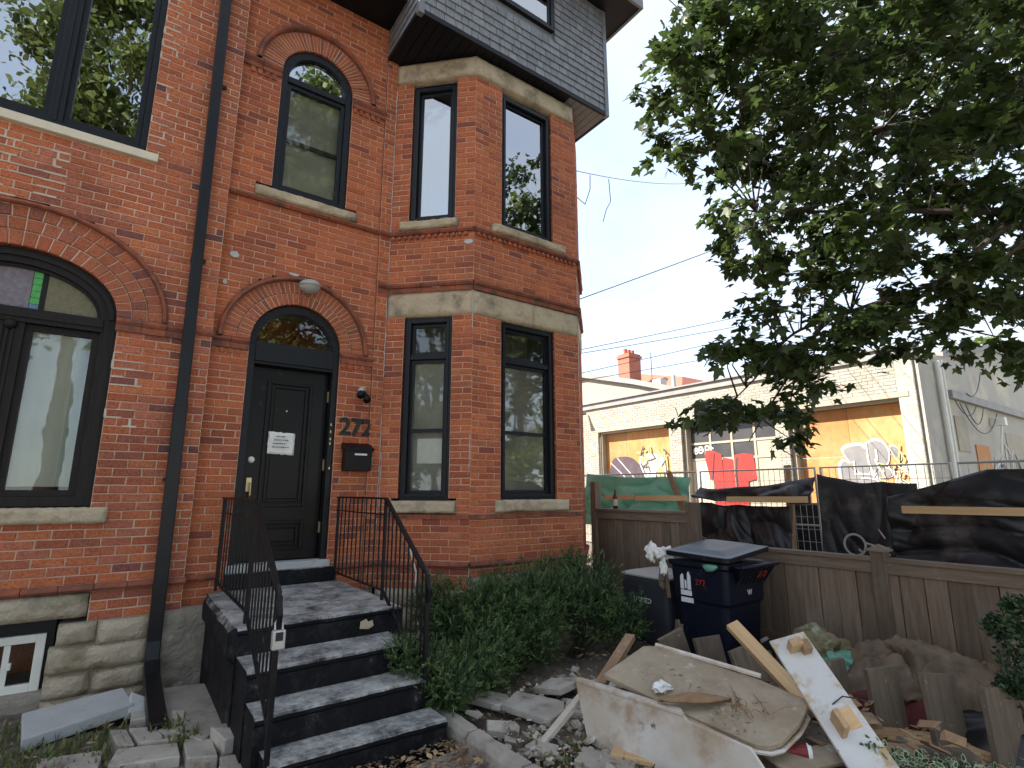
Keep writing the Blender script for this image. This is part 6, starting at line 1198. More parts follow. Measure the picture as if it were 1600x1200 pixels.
for a, b, z in op:
    m = MB(); bar(m, BW, bu(a) - 0.1, bu(b) + 0.1, z, z + 0.11, -0.2, 0.012); m.obj('lintel', 'beige_trim', C)
    m = MB(); bar(m, BW, bu(a) - 0.0, bu(a) + 0.09, 0, z, -0.40, -0.1); bar(m, BW, bu(b) - 0.09, bu(b), 0, z, -0.32, -0.1); bar(m, BW, bu(a) + 0.09, bu(b) - 0.09, z - 0.06, z - 0.001, -0.32, -0.1); m.obj('opening_frame', 'beige_trim', C)
def panels(a, b, z, nx, rows, mt='plywood'):
    w = (bu(b) - bu(a) - 0.18) / nx; zz = 0
    for h in rows:
        for i in range(nx):
            m = MB(); u0 = bu(a) + 0.09 + i * w; bar(m, BW, u0 + 0.004, u0 + w - 0.004, zz + 0.004, min(zz + h, z - 0.07) - 0.004, -0.31, -0.285 + random.uniform(-0.004, 0.004)); m.obj('plywood_sheet', mt, C)
        zz += h
panels(13.2, 10.22, 3.64, 3, (1.2, 1.2, 1.2)); panels(6.69, 4.215, 3.60, 2, (1.22, 1.22, 1.2))
# middle window: dark upper panes, painted lower panes, pale glazing bars
a, b, z = op[1]; n = 4; w = (bu(b) - bu(a) - 0.18) / n
for r, (z0, z1) in enumerate(((0.0, 1.6), (1.6, 2.55), (2.55, 3.0), (3.0, 3.58))):
    for i in range(n):
        m = MB(); u0 = bu(a) + 0.09 + i * w; bar(m, BW, u0 + 0.03, u0 + w - 0.03, z0 + 0.03, z1 - 0.03, -0.30, -0.29); m.obj('window_pane', ('dark_window' if r >= 2 and i < 3 or r == 3 else ('pink_panel' if i < 2 else 'beige_trim')), C)
m = MB()
for i in range(n + 1): u0 = bu(a) + 0.09 + i * w; bar(m, BW, u0 - 0.03, u0 + 0.03, 0, 3.585, -0.31, -0.27)
for z0 in (1.6, 2.55, 3.0): bar(m, BW, bu(a) + 0.09, bu(b) - 0.09, z0 - 0.03, z0 + 0.03, -0.311, -0.272)
m.obj('glazing_bars', 'beige_trim', C)
# graffiti (flat paint)
gm = BW.mtx(0, -0.28, 0) @ Matrix.Rotation(R(90), 4, 'X')
def paint(name, mt, polys=(), strokes=(), w=0.05, d=0.0):
    for p in polys: m = MB(); m.prism(p, gm, d, d + 0.004); m.obj(name, mt, C)
    if strokes:
        m = MB()
        for s_ in strokes: ribbon(m, s_, w, gm, d, d + 0.004)
        m.obj(name, mt, C, kind='stuff')
def bl(y, z): return (bu(y), z)
def rounded(P, n=2):
    for _ in range(n): P = [q for a, b in zip(P, P[1:] + P[:1]) for q in ((a[0] * .8 + b[0] * .2, a[1] * .8 + b[1] * .2), (a[0] * .2 + b[0] * .8, a[1] * .2 + b[1] * .8))]
    return P
paint('graffiti', 'spray_red', [[bl(9.25, 2.60), bl(9.22, 2.80), bl(8.98, 2.78), bl(8.72, 2.66), bl(8.70, 1.2), bl(8.98, 1.2), bl(9.0, 1.95), bl(9.12, 1.98)], [bl(8.69, 2.58), bl(8.38, 2.50), bl(8.36, 1.2), bl(8.69, 1.2)], [bl(8.35, 2.62), bl(8.05, 2.66), bl(7.80, 2.60), bl(7.74, 1.98), bl(7.98, 1.92), bl(8.02, 1.3), bl(8.35, 1.3)]], d=0.012)
paint('graffiti', 'spray_black', strokes=[[bl(9.05, 2.0), bl(8.95, 2.7)], [bl(8.34, 2.05), bl(8.27, 2.55)], [bl(8.32, 2.1), bl(8.32, 1.5)]], w=0.035, d=0.022)
def script(x0, z0, s):  # looping handwriting: e e p r
    def arc(cx_, cz, rx, rz, a0, a1, n=14): return [(bu(0) * 0 + cx_ + rx * math.cos(R(a0 + (a1 - a0) * k / n)), cz + rz * math.sin(R(a0 + (a1 - a0) * k / n))) for k in range(n + 1)]
    return [[(x0, z0), (x0 + .22 * s, z0 + .03 * s)], [(x0 + .24 * s, z0 + .03 * s), (x0 + .48 * s, z0 + .06 * s)], arc(x0 + .11 * s, z0, .11 * s, .12 * s, 0, 310), arc(x0 + .36 * s, z0 + .03 * s, .12 * s, .14 * s, -20, 330), [(x0 + .6 * s, z0 - .18 * s), (x0 + .62 * s, z0 + .18 * s)] + arc(x0 + .70 * s, z0 + .1 * s, .09 * s, .1 * s, 150, -160), [(x0 + .9 * s, z0 - .1 * s), (x0 + .92 * s, z0 + .12 * s), (x0 + 1.0 * s, z0 + .06 * s)]]
paint('graffiti', 'spray_white', strokes=script(bu(9.60), 2.80, 0.62), w=0.045, d=0.0)
# grey bubble letters with white outline on the right boarded opening
def blob(pts): return rounded([bl(y, z) for y, z in pts])
E1 = [(5.66, 2.62), (5.17, 2.70), (5.10, 2.05), (5.35, 2.05), (5.40, 2.28), (5.50, 2.30)]
D1 = [(5.14, 2.66), (4.98, 2.76), (4.82, 2.72), (4.72, 2.52), (4.76, 2.28), (4.90, 2.16), (5.08, 2.10)]
C1 = [(4.70, 2.60), (4.60, 2.62), (4.50, 2.50), (4.50, 2.32), (4.58, 2.30)]
L1 = [(5.72, 2.22), (5.62, 2.36), (5.50, 2.26), (5.40, 2.02), (5.05, 2.02), (4.95, 1.8), (5.7, 1.8)]
R1 = [(5.02, 2.06), (4.90, 2.18), (4.74, 2.14), (4.70, 1.98), (4.95, 1.95)]
ol = lambda P, k: [(sum(p[0] for p in P) / len(P) + (y - sum(p[0] for p in P) / len(P)) * k, sum(p[1] for p in P) / len(P) + (z - sum(p[1] for p in P) / len(P)) * k) for y, z in P]
paint('graffiti', 'spray_white', [blob(ol(p, 1.2)) for p in (E1, D1, C1, L1, R1)], d=0.010)
for i, p in enumerate((E1, D1, C1, L1, R1)): m = MB(); m.prism(blob(p), gm, 0.012, 0.018 + i * 0.0015); m.obj('graffiti', 'spray_grey', C)
paint('graffiti', 'spray_white', strokes=[[bl(5.13, 2.72), bl(5.12, 2.3), bl(5.05, 1.98)], [bl(5.42, 2.32), bl(5.41, 2.05), bl(5.02, 2.02)], [bl(4.95, 2.55), bl(4.95, 2.32)], [bl(5.3, 1.95), bl(5.0, 1.92), bl(4.9, 1.7)]], w=0.04, d=0.026)
rnd = random.Random(8); st = []
for k in range(26):
    y = rnd.uniform(4.3, 4.95); zz = rnd.uniform(1.75, 2.45); st.append([bl(y, zz), bl(y - rnd.uniform(-.1, .2), zz + rnd.uniform(-.2, .2)), bl(y - rnd.uniform(0, .25), zz + rnd.uniform(-.25, .25))])
paint('graffiti', 'spray_yellow', strokes=st[:14], w=0.03, d=0.03); paint('graffiti', 'spray_white', strokes=st[14:], w=0.022, d=0.036)
# left boarded opening: mauve block letters, white and yellow tangle
paint('graffiti', 'spray_mauve', [blob([(13.0, 2.2), (12.85, 2.75), (12.3, 2.80), (11.9, 2.72), (11.5, 2.35), (11.4, 1.9), (12.9, 1.7)])], d=0.010)
paint('graffiti', 'spray_white', [blob([(11.75, 2.7), (11.3, 2.85), (10.9, 2.8), (10.55, 2.6), (10.6, 1.9), (11.3, 1.8)])], strokes=[[bl(12.9, 2.6), bl(12.0, 1.9)], [bl(12.6, 2.75), bl(11.8, 2.0)]], w=0.03, d=0.016)
st = []
for k in range(30):
    y = rnd.uniform(10.5, 11.7); zz = rnd.uniform(1.9, 2.9); st.append([bl(y, zz), bl(y - rnd.uniform(-.2, .25), zz + rnd.uniform(-.25, .25)), bl(y - rnd.uniform(-.1, .3), zz + rnd.uniform(-.3, .3))])
paint('graffiti', 'spray_yellow', strokes=st[:18], w=0.05, d=0.024); paint('graffiti', 'spray_mauve', strokes=st[18:], w=0.035, d=0.030)
# side wall and roof
m = MB(); m.add([(13.0, 4.0, 0), (29, 4.0, 0), (29, 4.0, 5.2), (23.6, 4.0, 5.6), (18.9, 4.0, 5.5), (14.9, 4.0, 4.72), (13.0, 4.0, 4.47), (13.0, 4.3, 0), (29, 4.3, 0), (29, 4.3, 5.2), (23.6, 4.3, 5.6), (18.9, 4.3, 5.5), (14.9, 4.3, 4.72), (13.0, 4.3, 4.47)], [(0, 1, 2, 3, 4, 5, 6), (13, 12, 11, 10, 9, 8, 7)] + [((i + 1) % 7, i, 7 + i, 7 + (i + 1) % 7) for i in range(7)]); m.obj('side_wall', 'stucco', C)
m = MB(); m.box(14.86, 29, 3.88, 3.998, 3.72, 3.90); m.obj('ledge', 'coping', C); m = MB(); m.add([(14.9, 3.95, 4.70), (18.9, 3.95, 5.48), (23.6, 3.95, 5.58), (23.6, 3.95, 5.72), (18.9, 3.95, 5.62), (14.9, 3.95, 4.84), (14.9, 4.35, 4.70), (18.9, 4.35, 5.48), (23.6, 4.35, 5.58), (23.6, 4.35, 5.72), (18.9, 4.35, 5.62), (14.9, 4.35, 4.84)], [(0, 1, 4, 5), (1, 2, 3, 4), (5, 4, 10, 11), (4, 3, 9, 10), (0, 5, 11, 6), (6, 11, 10, 7), (7, 10, 9, 8)]); m.obj('roof_edge', 'coping', C)
m = MB(); m.box(13.3, 29, 4.3, 17, 4.0, 4.4); m.obj('roof', 'roofing', C)
m = MB(); m.box(13.05, 13.30, 3.90, 3.998, 0, 4.45); m.obj('pier', 'stucco', C)
m = MB(); m.tube([(14.35, 3.93, 0), (14.35, 3.93, 4.5)], 0.055, 10); m.tube([(14.62, 3.93, 0.2), (14.62, 3.93, 4.55)], 0.03, 8); m.obj('drainpipe', 'white_frame', C)
m = MB(); m.box(15.1, 15.9, 3.975, 3.996, 2.55, 3.35); m.obj('wall_sign', 'beige_trim', C); m = MB(); m.box(16.3, 17.3, 3.975, 3.996, 0.0, 2.75); m.obj('side_door', 'plywood', C)
for (xa, za), (xb, zb), sg_ in (((14.9, 3.66), (16.4, 3.68), 0.30), ((15.2, 3.62), (18.0, 3.62), 0.6), ((15.6, 3.64), (16.9, 3.64), 0.42), ((17.2, 4.6), (15.8, 3.92), 0.28)):
    m = MB(); m.tube([(xa + (xb - xa) * k / 12, 3.87, za + (zb - za) * k / 12 - sg_ * 4 * k / 12 * (1 - k / 12)) for k in range(13)], 0.011, 6); m.obj('wiring', 'cable', C)
m = MB(); m.box(17.8, 18.0, 3.7, 3.99, 3.3, 3.5); m.tube([(17.9, 3.8, 3.3), (17.9, 3.9, 2.6)], 0.02, 6); m.obj('meter_box', 'white_frame', C); m = MB(); m.box(19.0, 29, 3.985, 3.997, 1.2, 3.2); m.obj('pale_patch', 'beige_trim', C)
m = MB(); rnd = random.Random(3); sm = Seg((17.6, 3.98), (29, 3.98)).mtx(0, 0, 0) @ Matrix.Rotation(R(90), 4, 'X')
for k in range(70):
    u = rnd.uniform(0, 9); zz = rnd.uniform(1.5, 2.7); ribbon(m, [(u, zz), (u + rnd.uniform(-.3, .3), zz + rnd.uniform(-.5, .5)), (u + rnd.uniform(0, .6), zz + rnd.uniform(-.5, .5))], 0.05, sm, 0.0, 0.003)
m.obj('graffiti', 'spray_white', C, kind='stuff')
m = MB()
for k in range(26):
    u = rnd.uniform(0, 8); zz = rnd.uniform(1.5, 2.6); ribbon(m, [(u, zz), (u + rnd.uniform(-.3, .3), zz + rnd.uniform(-.5, .5)), (u + rnd.uniform(0, .6), zz + rnd.uniform(-.5, .5))], 0.06, sm, 0.004, 0.007)
m.obj('graffiti', 'spray_mauve', C, kind='stuff')
m = MB(); m.tube([(12.93, 13.7, 4.35), (12.72, 13.75, 4.3), (12.6, 13.75, 4.18)], [0.03, 0.05, 0.10], 10); m.obj('wall_light', 'cable', C)
# building farther back
K = thing('back_building', 'pale building behind the garage with dark sloping roof edge and red chimney', 'building', (18, 18, 0))
m = MB(); m.add([(17, 26, 0), (17, 12.2, 0), (17, 12.2, 5.2), (17, 15, 6.1), (17, 18, 6.9), (17, 26, 7.2), (24, 26, 0), (24, 12.2, 0), (24, 12.2, 5.2), (24, 15, 6.1), (24, 18, 6.9), (24, 26, 7.2)], [(0, 1, 2, 3, 4, 5), (1, 7, 8, 2), (7, 6, 11, 10, 9, 8)]); m.obj('wall', 'far_wall', K)
m = MB(); P_ = [(12.0, 5.15), (15, 6.08), (18, 6.88), (26, 7.2)]
for (y0, z0), (y1, z1) in zip(P_[:-1], P_[1:]): m.hexa([(16.8, y0, z0), (24, y0, z0), (24, y1, z1), (16.8, y1, z1), (16.8, y0, z0 + .22), (24, y0, z0 + .22), (24, y1, z1 + .22), (16.8, y1, z1 + .22)])
rf = m.obj('roof', 'coping', K)
m = MB(); m.box(18.5, 19.3, 16.6, 17.3, 6.4, 8.05); m.box(18.45, 19.35, 16.55, 17.35, 7.85, 7.97); 
for k in range(3): m.tube([(18.65 + k * .25, 16.95, 8.0), (18.65 + k * .25, 16.95, 8.3)], 0.09, 8)
m.obj('chimney', 'roof_red', rf)
m = MB(); m.hexa([(19.5, 14.5, 6.2), (23, 14.5, 6.2), (23, 18.5, 6.9), (19.5, 18.5, 6.9), (20.5, 15.2, 6.9), (22.5, 15.2, 6.9), (22.5, 17.8, 7.5), (20.5, 17.8, 7.5)]); m.obj('upper_roof', 'roof_red', K)
m = MB(); m.tube([(17.5, 13.4, 5.6), (17.5, 13.4, 6.25)], 0.09, 8); m.box(17.3, 17.7, 13.9, 14.3, 5.7, 6.2); m.obj('roof_vent', 'steel', K); m = MB(); m.tube([(17.4, 14.4, 5.8), (17.4, 14.4, 7.4)], 0.02, 6); m.obj('aerial', 'cable', K)

# ------------------------------------------------------------------ overhead cables
def wire(p, q, sag, r, label, extra=()):
    p, q = Vector(p), Vector(q); m = MB(); m.tube([p + (q - p) * k / 16 - Vector((0, 0, sag * 4 * (k / 16) * (1 - k / 16))) for k in range(17)], r * 0.6, 5)
    for e in extra: m.tube(e, r * 0.7, 5)
    tag(m.obj('overhead_cable', 'cable', None), label, 'cable', 'overhead cables')
def ext(p, q, k): p, q = Vector(p), Vector(q); return tuple(p + (q - p) * k)
wire((5.62, 6.1, 7.04), ext((5.75, 6.095, 7.037), (14, 8.856, 11.255), 0.9), 0.15, 0.011, 'highest cable running from the side of the brick house with loose ends hanging', [[(6.15, 6.24, 7.22), (6.1, 6.2, 6.9), (5.95, 6.18, 6.55), (5.63, 6.12, 6.6)], [(6.9, 6.5, 7.55), (6.95, 6.52, 7.1), (6.7, 6.4, 6.8), (6.5, 6.3, 6.45)]])
wire((5.62, 6.08, 4.70), ext((5.75, 6.072, 4.711), (14, 5.476, 8.93), 1.5), 0.05, 0.014, 'thick cable slanting up into the tree from the middle of the brick house')
wire((5.62, 6.06, 3.86), ext((5.75, 6.059, 3.898), (14, 5.742, 6.543), 1.6), 0.05, 0.010, 'thin cable just below the thick slanting one')
wire((5.62, 6.06, 3.80), ext((5.75, 6.065, 3.86), (14, 6.05, 6.30), 1.6), 0.08, 0.010, 'thin cable of the pair crossing the sky, lower of the two')
wire((5.62, 6.08, 3.48), ext((5.75, 6.073, 3.534), (14, 6.59, 6.094), 1.6), 0.05, 0.010, 'thin cable passing just above the red chimney')
wire((5.62, 6.08, 3.36), ext((5.75, 6.078, 3.41), (14, 6.644, 5.581), 1.6), 0.05, 0.010, 'lowest thin cable crossing the red chimney')

# ------------------------------------------------------------------ trees
LP = []
for a, r in ((-90, .06), (-62, .30), (-28, .50), (-14, .34), (0, .42), (14, .56), (26, .86), (38, .56), (52, .50), (70, .72), (90, 1.0)): LP.append((r * math.cos(R(a)) * 0.95, r * math.sin(R(a)) + 0.15))
LP = LP + [(-x, y) for x, y in reversed(LP[1:-1])]
def maple_leaf(mb, p, ax, nn, s):
    sd = ax.cross(nn).normalized(); c = p + ax * s * 0.3; o = len(mb.v); mb.v.append(tuple(c))
    for x, y in LP: mb.v.append(tuple(p + sd * x * s + ax * y * s - nn * (abs(x) * 0.22 + max(0, y - 0.6) * 0.25) * s))
    n = len(LP)
    for i in range(n): mb.f.append((o, o + 1 + i, o + 1 + (i + 1) % n)); mb.mi.append(0)
LEAF = MB(); maple_leaf(LEAF, Vector((0, 0, 0)), Vector((0, 1, 0)), Vector((0, 0, 1)), 1.0)
T = thing('maple_tree', 'large maple hanging its dark leafy branches over the right of the yard', 'tree', (7.3, -1.6, 0))
def limb(pts, r0, r1, n=7):
    pts = [Vector(p) for p in pts]; out = []
    for i in range(len(pts) - 1):
        p0, p1, p2, p3 = pts[max(i - 1, 0)], pts[i], pts[i + 1], pts[min(i + 2, len(pts) - 1)]
        for k in range(4): t = k / 4; out.append(0.5 * ((2 * p1) + (p2 - p0) * t + (2 * p0 - 5 * p1 + 4 * p2 - p3) * t * t + (3 * p1 - p0 - 3 * p2 + p3) * t ** 3))
    out.append(pts[-1]); N = len(out); return out, [r0 + (r1 - r0) * i / (N - 1) for i in range(N)]
m = MB(); q, r = limb([(7.3, -1.6, -0.3), (7.25, -1.55, 1.2), (7.2, -1.45, 2.6), (7.05, -1.2, 4.2), (6.9, -1.0, 6.0), (7.0, -0.9, 8.5), (6.9, -0.6, 10.5)], 0.27, 0.08); m.tube(q, r, 14); m.obj('trunk', 'bark', T, smooth=True)
LIMBS = [([(7.1, -1.3, 3.8), (6.5, -0.2, 4.5), (6.22, 0.30, 4.33), (5.9, 0.86, 3.97), (5.64, 1.43, 3.47), (5.38, 1.82, 3.14), (4.89, 2.42, 2.63)], 0.05, 0.006), ([(5.64, 1.43, 3.47), (5.06, 2.16, 3.20), (4.89, 2.44, 3.06), (4.69, 2.67, 2.70), (4.48, 2.89, 2.41)], 0.020, 0.004), ([(6.95, -1.0, 5.2), (6.86, 0.35, 5.82), (6.45, 1.02, 5.31), (5.83, 1.73, 5.26), (5.15, 2.36, 5.13), (4.51, 2.88, 5.39)], 0.07, 0.008), ([(5.9, 0.86, 3.97), (5.71, 1.45, 4.18), (5.2, 2.04, 4.28), (4.69, 2.51, 4.33)], 0.035, 0.006), ([(7.0, -0.9, 6.6), (7.47, 0.28, 6.88), (6.4, 1.35, 6.67), (5.41, 2.22, 6.48), (4.63, 2.85, 6.7)], 0.07, 0.008), ([(5.06, 2.16, 3.2), (4.91, 2.35, 2.86), (4.72, 2.59, 2.40), (4.61, 2.74, 2.11)], 0.016, 0.004), ([(6.4, -0.1, 4.45), (5.86, 0.97, 3.15 + .5), (5.71, 1.37, 3.15), (5.56, 1.61, 2.97)], 0.02, 0.004), ([(7.0, -0.7, 7.2), (6.91, 0.62, 7.14), (5.6, 1.4, 7.4)], 0.06, 0.01), ([(6.95, -1.0, 5.5), (5.6, -0.6, 6.4), (4.4, 0.4, 6.9), (3.6, 1.6, 7.0), (3.15, 2.6, 6.6)], 0.06, 0.01), ([(6.9, -1, 8), (8.5, 0, 9.5), (9, 1.5, 10)], 0.06, 0.01)]
for pts, r0, r1 in LIMBS: m = MB(); q, r = limb(pts, r0, r1); m.tube(q, r, 7); m.obj('limb', 'bark', T, smooth=True)
CL_ = [
(3.45,1.95,5.70,0.26), (4.05,2.28,6.40,0.20), (4.53,2.23,6.74,0.38), (3.78,1.86,5.90,0.31), (5.99,2.61,8.16,0.36), (5.59,2.44,7.73,0.33),
(6.17,1.89,7.53,0.34), (4.26,1.31,5.71,0.32), (4.95,0.73,5.57,0.33), (6.51,0.96,6.80,0.28), (5.28,0.67,5.72,0.36), (5.32,0.67,5.75,0.36),
(3.63,2.38,5.87,0.24), (3.86,2.53,6.14,0.21), (4.09,2.27,6.32,0.30), (3.46,1.92,5.61,0.26), (4.15,1.97,6.10,0.42), (6.03,2.87,8.13,0.30),
(4.36,1.78,5.79,0.37), (3.82,1.56,5.28,0.33), (6.16,2.13,7.34,0.29), (4.91,1.70,6.19,0.40), (5.32,1.57,6.38,0.42), (5.85,1.72,6.85,0.28),
(5.75,1.35,6.51,0.31), (5.78,1.36,6.53,0.33), (4.76,1.06,5.52,0.39), (4.50,1.00,5.31,0.39), (7.30,1.11,7.20,0.31), (7.40,1.13,7.28,0.34),
(6.34,0.88,6.22,0.33), (8.02,1.11,7.43,0.33), (8.41,0.71,7.69,0.32), (5.35,0.45,5.49,0.42), (9.20,0.67,7.77,0.36), (5.33,0.39,5.20,0.29),
(3.39,2.17,5.42,0.26), (3.38,2.16,5.42,0.21), (3.45,2.03,5.25,0.25), (4.17,2.45,6.00,0.28), (3.83,2.00,5.38,0.38), (5.37,2.80,6.87,0.40),
(3.74,1.63,5.27,0.35), (4.08,1.78,5.60,0.37), (4.39,1.76,5.54,0.28), (4.26,1.71,5.42,0.34), (4.58,1.45,5.52,0.35), (6.93,2.19,7.50,0.35),
(7.56,1.86,7.77,0.40), (6.10,1.50,6.59,0.35), (4.71,1.05,5.12,0.37), (6.31,1.41,6.29,0.32), (5.10,0.88,5.26,0.38), (6.34,1.10,6.13,0.35),
(7.12,0.95,6.74,0.33), (8.14,1.09,7.46,0.31), (7.59,0.75,6.56,0.40), (5.31,0.52,5.09,0.36), (6.97,0.50,6.03,0.29), (6.10,0.44,5.48,0.37),
(3.19,2.21,5.00,0.28), (3.51,2.44,5.34,0.28), (3.95,2.54,5.50,0.30), (4.38,2.81,5.93,0.28), (3.79,2.07,5.28,0.28), (3.75,2.05,5.24,0.22),
(6.07,2.85,7.20,0.42), (4.56,2.14,5.82,0.38), (4.92,1.90,5.70,0.37), (4.53,1.75,5.38,0.32), (5.40,1.75,5.96,0.41), (4.13,1.34,4.95,0.29),
(5.14,1.34,5.55,0.40), (6.29,1.63,6.41,0.31), (5.39,1.33,5.60,0.39), (7.62,1.88,7.23,0.39), (7.94,1.40,6.74,0.41), (8.27,1.46,6.95,0.29),
(7.08,1.09,6.35,0.35), (6.14,0.94,5.72,0.40), (6.15,0.71,5.56,0.34), (7.43,0.85,6.37,0.36), (6.92,0.56,5.88,0.33), (5.99,0.48,5.31,0.36),
(3.16,2.46,4.85,0.26), (3.36,2.62,5.05,0.24), (4.17,2.87,5.57,0.27), (3.45,2.38,4.90,0.25), (3.99,2.45,5.46,0.25), (4.34,2.67,5.79,0.23),
(3.79,1.90,4.81,0.38), (4.28,2.15,5.22,0.35), (6.05,2.89,6.82,0.29), (3.98,1.90,5.06,0.30), (6.66,2.77,6.66,0.37), (4.95,2.06,5.37,0.40),
(6.20,2.05,6.25,0.33), (4.92,1.63,5.30,0.32), (6.24,1.78,6.06,0.40), (6.11,1.75,5.96,0.28), (6.17,1.39,5.81,0.40), (6.85,1.55,6.26,0.41),
(5.29,0.97,4.98,0.34), (7.21,1.32,6.18,0.31), (6.19,1.01,5.29,0.36), (6.92,1.13,5.72,0.41), (8.00,1.07,6.43,0.37), (5.42,0.72,4.89,0.30),
(8.90,0.86,6.57,0.31), (6.11,0.59,5.04,0.38), (4.10,3.10,5.24,0.27), (3.64,2.75,4.84,0.21), (3.83,2.52,4.98,0.26), (4.39,2.89,5.46,0.26),
(3.68,2.09,4.47,0.24), (4.64,2.64,5.21,0.28), (5.05,2.45,5.56,0.41), (5.07,2.46,5.58,0.37), (3.98,1.67,4.57,0.40), (5.49,2.30,5.67,0.31),
(4.40,1.62,4.69,0.32), (4.12,1.51,4.50,0.34), (7.26,2.31,6.36,0.29), (4.76,1.51,4.74,0.30), (6.57,1.81,5.84,0.35), (6.28,1.73,5.66,0.40),
(5.18,1.18,4.57,0.33), (8.00,1.82,6.16,0.34), (5.39,1.09,4.75,0.40), (7.02,1.42,5.68,0.29), (6.06,0.85,4.89,0.37), (8.72,1.23,6.30,0.33),
(5.34,0.72,4.57,0.35), (6.30,0.85,5.10,0.40), (7.22,0.68,5.47,0.30), (6.60,0.62,5.15,0.31), (3.57,2.58,4.52,0.29), (3.82,2.76,4.71,0.20),
(3.57,2.13,4.39,0.20), (4.49,2.69,5.10,0.27), (5.33,2.93,5.45,0.29), (5.34,2.93,5.45,0.38), (5.43,2.38,5.37,0.35), (6.21,2.72,5.90,0.33),
(5.02,2.00,4.68,0.35), (6.65,2.65,5.66,0.28), (5.69,1.84,5.06,0.32), (6.77,2.19,5.71,0.35), (7.30,2.07,5.95,0.39), (6.64,1.88,5.56,0.31),
(4.74,1.23,4.28,0.41), (5.90,1.54,4.93,0.41), (7.55,1.67,5.58,0.37), (6.22,1.38,4.89,0.28), (8.50,1.45,5.96,0.42), (8.55,1.46,5.98,0.42),
(6.25,0.88,4.83,0.28), (5.58,0.79,4.49,0.36), (6.89,0.76,4.83,0.32), (9.25,1.02,5.91,0.31), (4.75,2.62,4.82,0.37), (4.76,2.63,4.83,0.39),
(5.55,2.76,5.15,0.39), (4.95,2.46,4.77,0.36), (4.15,1.79,4.08,0.34), (6.16,2.66,5.25,0.38), (5.75,2.32,4.93,0.35), (4.44,1.79,4.18,0.37),
(7.37,2.35,5.50,0.36), (4.36,1.39,3.94,0.32), (7.80,2.08,5.73,0.38), (7.12,1.90,5.38,0.30), (6.39,1.64,4.67,0.34), (6.42,1.65,4.68,0.39),
(5.49,1.10,4.13,0.42), (7.46,1.49,5.01,0.32), (6.39,1.02,4.36,0.38), (8.63,1.38,5.32,0.41), (7.72,1.02,4.86,0.39), (5.57,0.73,3.97,0.34),
(7.43,0.70,4.59,0.29), (6.42,0.60,4.19,0.40), (3.94,2.38,4.01,0.21), (4.48,2.70,4.33,0.22), (3.87,2.10,3.74,0.39), (5.81,3.16,4.79,0.32),
(5.90,2.67,4.88,0.42), (6.01,2.72,4.94,0.35), (6.30,2.43,4.82,0.32), (4.86,1.87,4.10,0.38), (6.61,2.31,4.63,0.31), (4.34,1.52,3.61,0.36),
(6.45,1.94,4.62,0.39), (5.74,1.73,4.29,0.36), (5.99,1.35,4.32,0.39), (6.07,1.37,4.35,0.41), (6.17,1.31,4.38,0.34), (6.19,1.32,4.38,0.31),
(8.78,1.47,4.97,0.37), (6.15,1.03,3.98,0.36), (8.44,1.15,5.08,0.32), (5.92,0.81,4.06,0.39), (6.12,0.65,4.00,0.40), (8.30,0.88,4.83,0.31),
(5.28,3.00,4.43,0.30), (4.83,2.74,4.19,0.32), (4.71,2.37,3.81,0.26), (4.82,2.42,3.86,0.20), (5.33,2.22,3.92,0.25), (5.47,2.28,3.98,0.29),
(5.21,1.99,4.03,0.28), (4.89,1.86,3.89,0.29), (4.34,1.49,3.50,0.35), (7.08,2.43,4.67,0.38), (5.20,1.53,3.67,0.39), (6.75,1.98,4.27,0.36),
(5.44,1.29,3.57,0.29), (5.43,1.28,3.57,0.21), (8.09,1.60,4.78,0.31), (7.13,1.41,4.41,0.32), (7.40,1.20,4.12,0.32), (8.17,1.32,4.38,0.30),
(8.84,1.21,4.56,0.39), (8.21,1.12,4.35,0.41), (4.01,2.21,3.49,0.27), (4.71,2.59,3.80,0.25), (4.73,2.22,3.51,0.25), (4.38,2.06,3.38,0.30),
(4.66,1.87,3.45,0.24), (5.04,2.02,3.60,0.24), (5.60,1.86,3.72,0.27), (4.84,1.61,3.44,0.28), (6.02,1.89,3.86,0.21), (5.15,1.62,3.55,0.24),
(5.51,1.31,3.32,0.26), (6.56,1.56,3.64,0.25), (5.33,1.15,3.45,0.20), (5.29,1.14,3.44,0.27), (7.19,1.21,3.99,0.30), (6.24,1.05,3.68,0.24),
(7.21,0.94,3.69,0.22), (7.18,0.93,3.68,0.24), (6.32,0.75,3.59,0.22), (6.33,0.75,3.60,0.29), (4.20,2.18,3.17,0.22), (4.99,2.59,3.46,0.24),
(5.33,2.32,3.42,0.26), (5.63,2.46,3.52,0.27), (4.53,1.73,2.99,0.22), (4.69,1.80,3.03,0.24), (5.71,1.87,3.42,0.23), (5.48,1.79,3.35,0.27),
(5.70,1.49,3.14,0.24), (6.75,1.76,3.41,0.28), (5.77,1.25,3.33,0.24), (5.80,1.26,3.34,0.25), (6.43,1.15,3.36,0.23), (6.58,1.18,3.40,0.25),
(6.95,1.16,3.58,0.28), (6.18,1.03,3.37,0.22), (4.01,2.42,2.81,0.21), (3.96,2.39,2.80,0.20), (4.68,2.50,2.92,0.28), (4.89,2.61,2.98,0.27),
(4.56,2.26,2.85,0.21), (4.21,2.09,2.76,0.28), (5.61,2.32,3.06,0.22), (4.97,2.05,2.90,0.23), (5.12,1.79,3.11,0.27), (5.63,1.97,3.26,0.20),
(5.06,1.70,3.03,0.25), (4.77,1.60,2.95,0.28), (4.62,2.89,2.96,0.21), (3.79,2.38,2.73,0.21), (4.95,2.62,2.94,0.21), (4.85,2.56,2.91,0.22),
(5.14,2.52,2.76,0.25), (5.19,2.55,2.77,0.20), (4.93,2.25,2.84,0.28), (4.32,1.97,2.69,0.22), (3.84,2.64,2.35,0.27), (4.40,3.03,2.45,0.22),
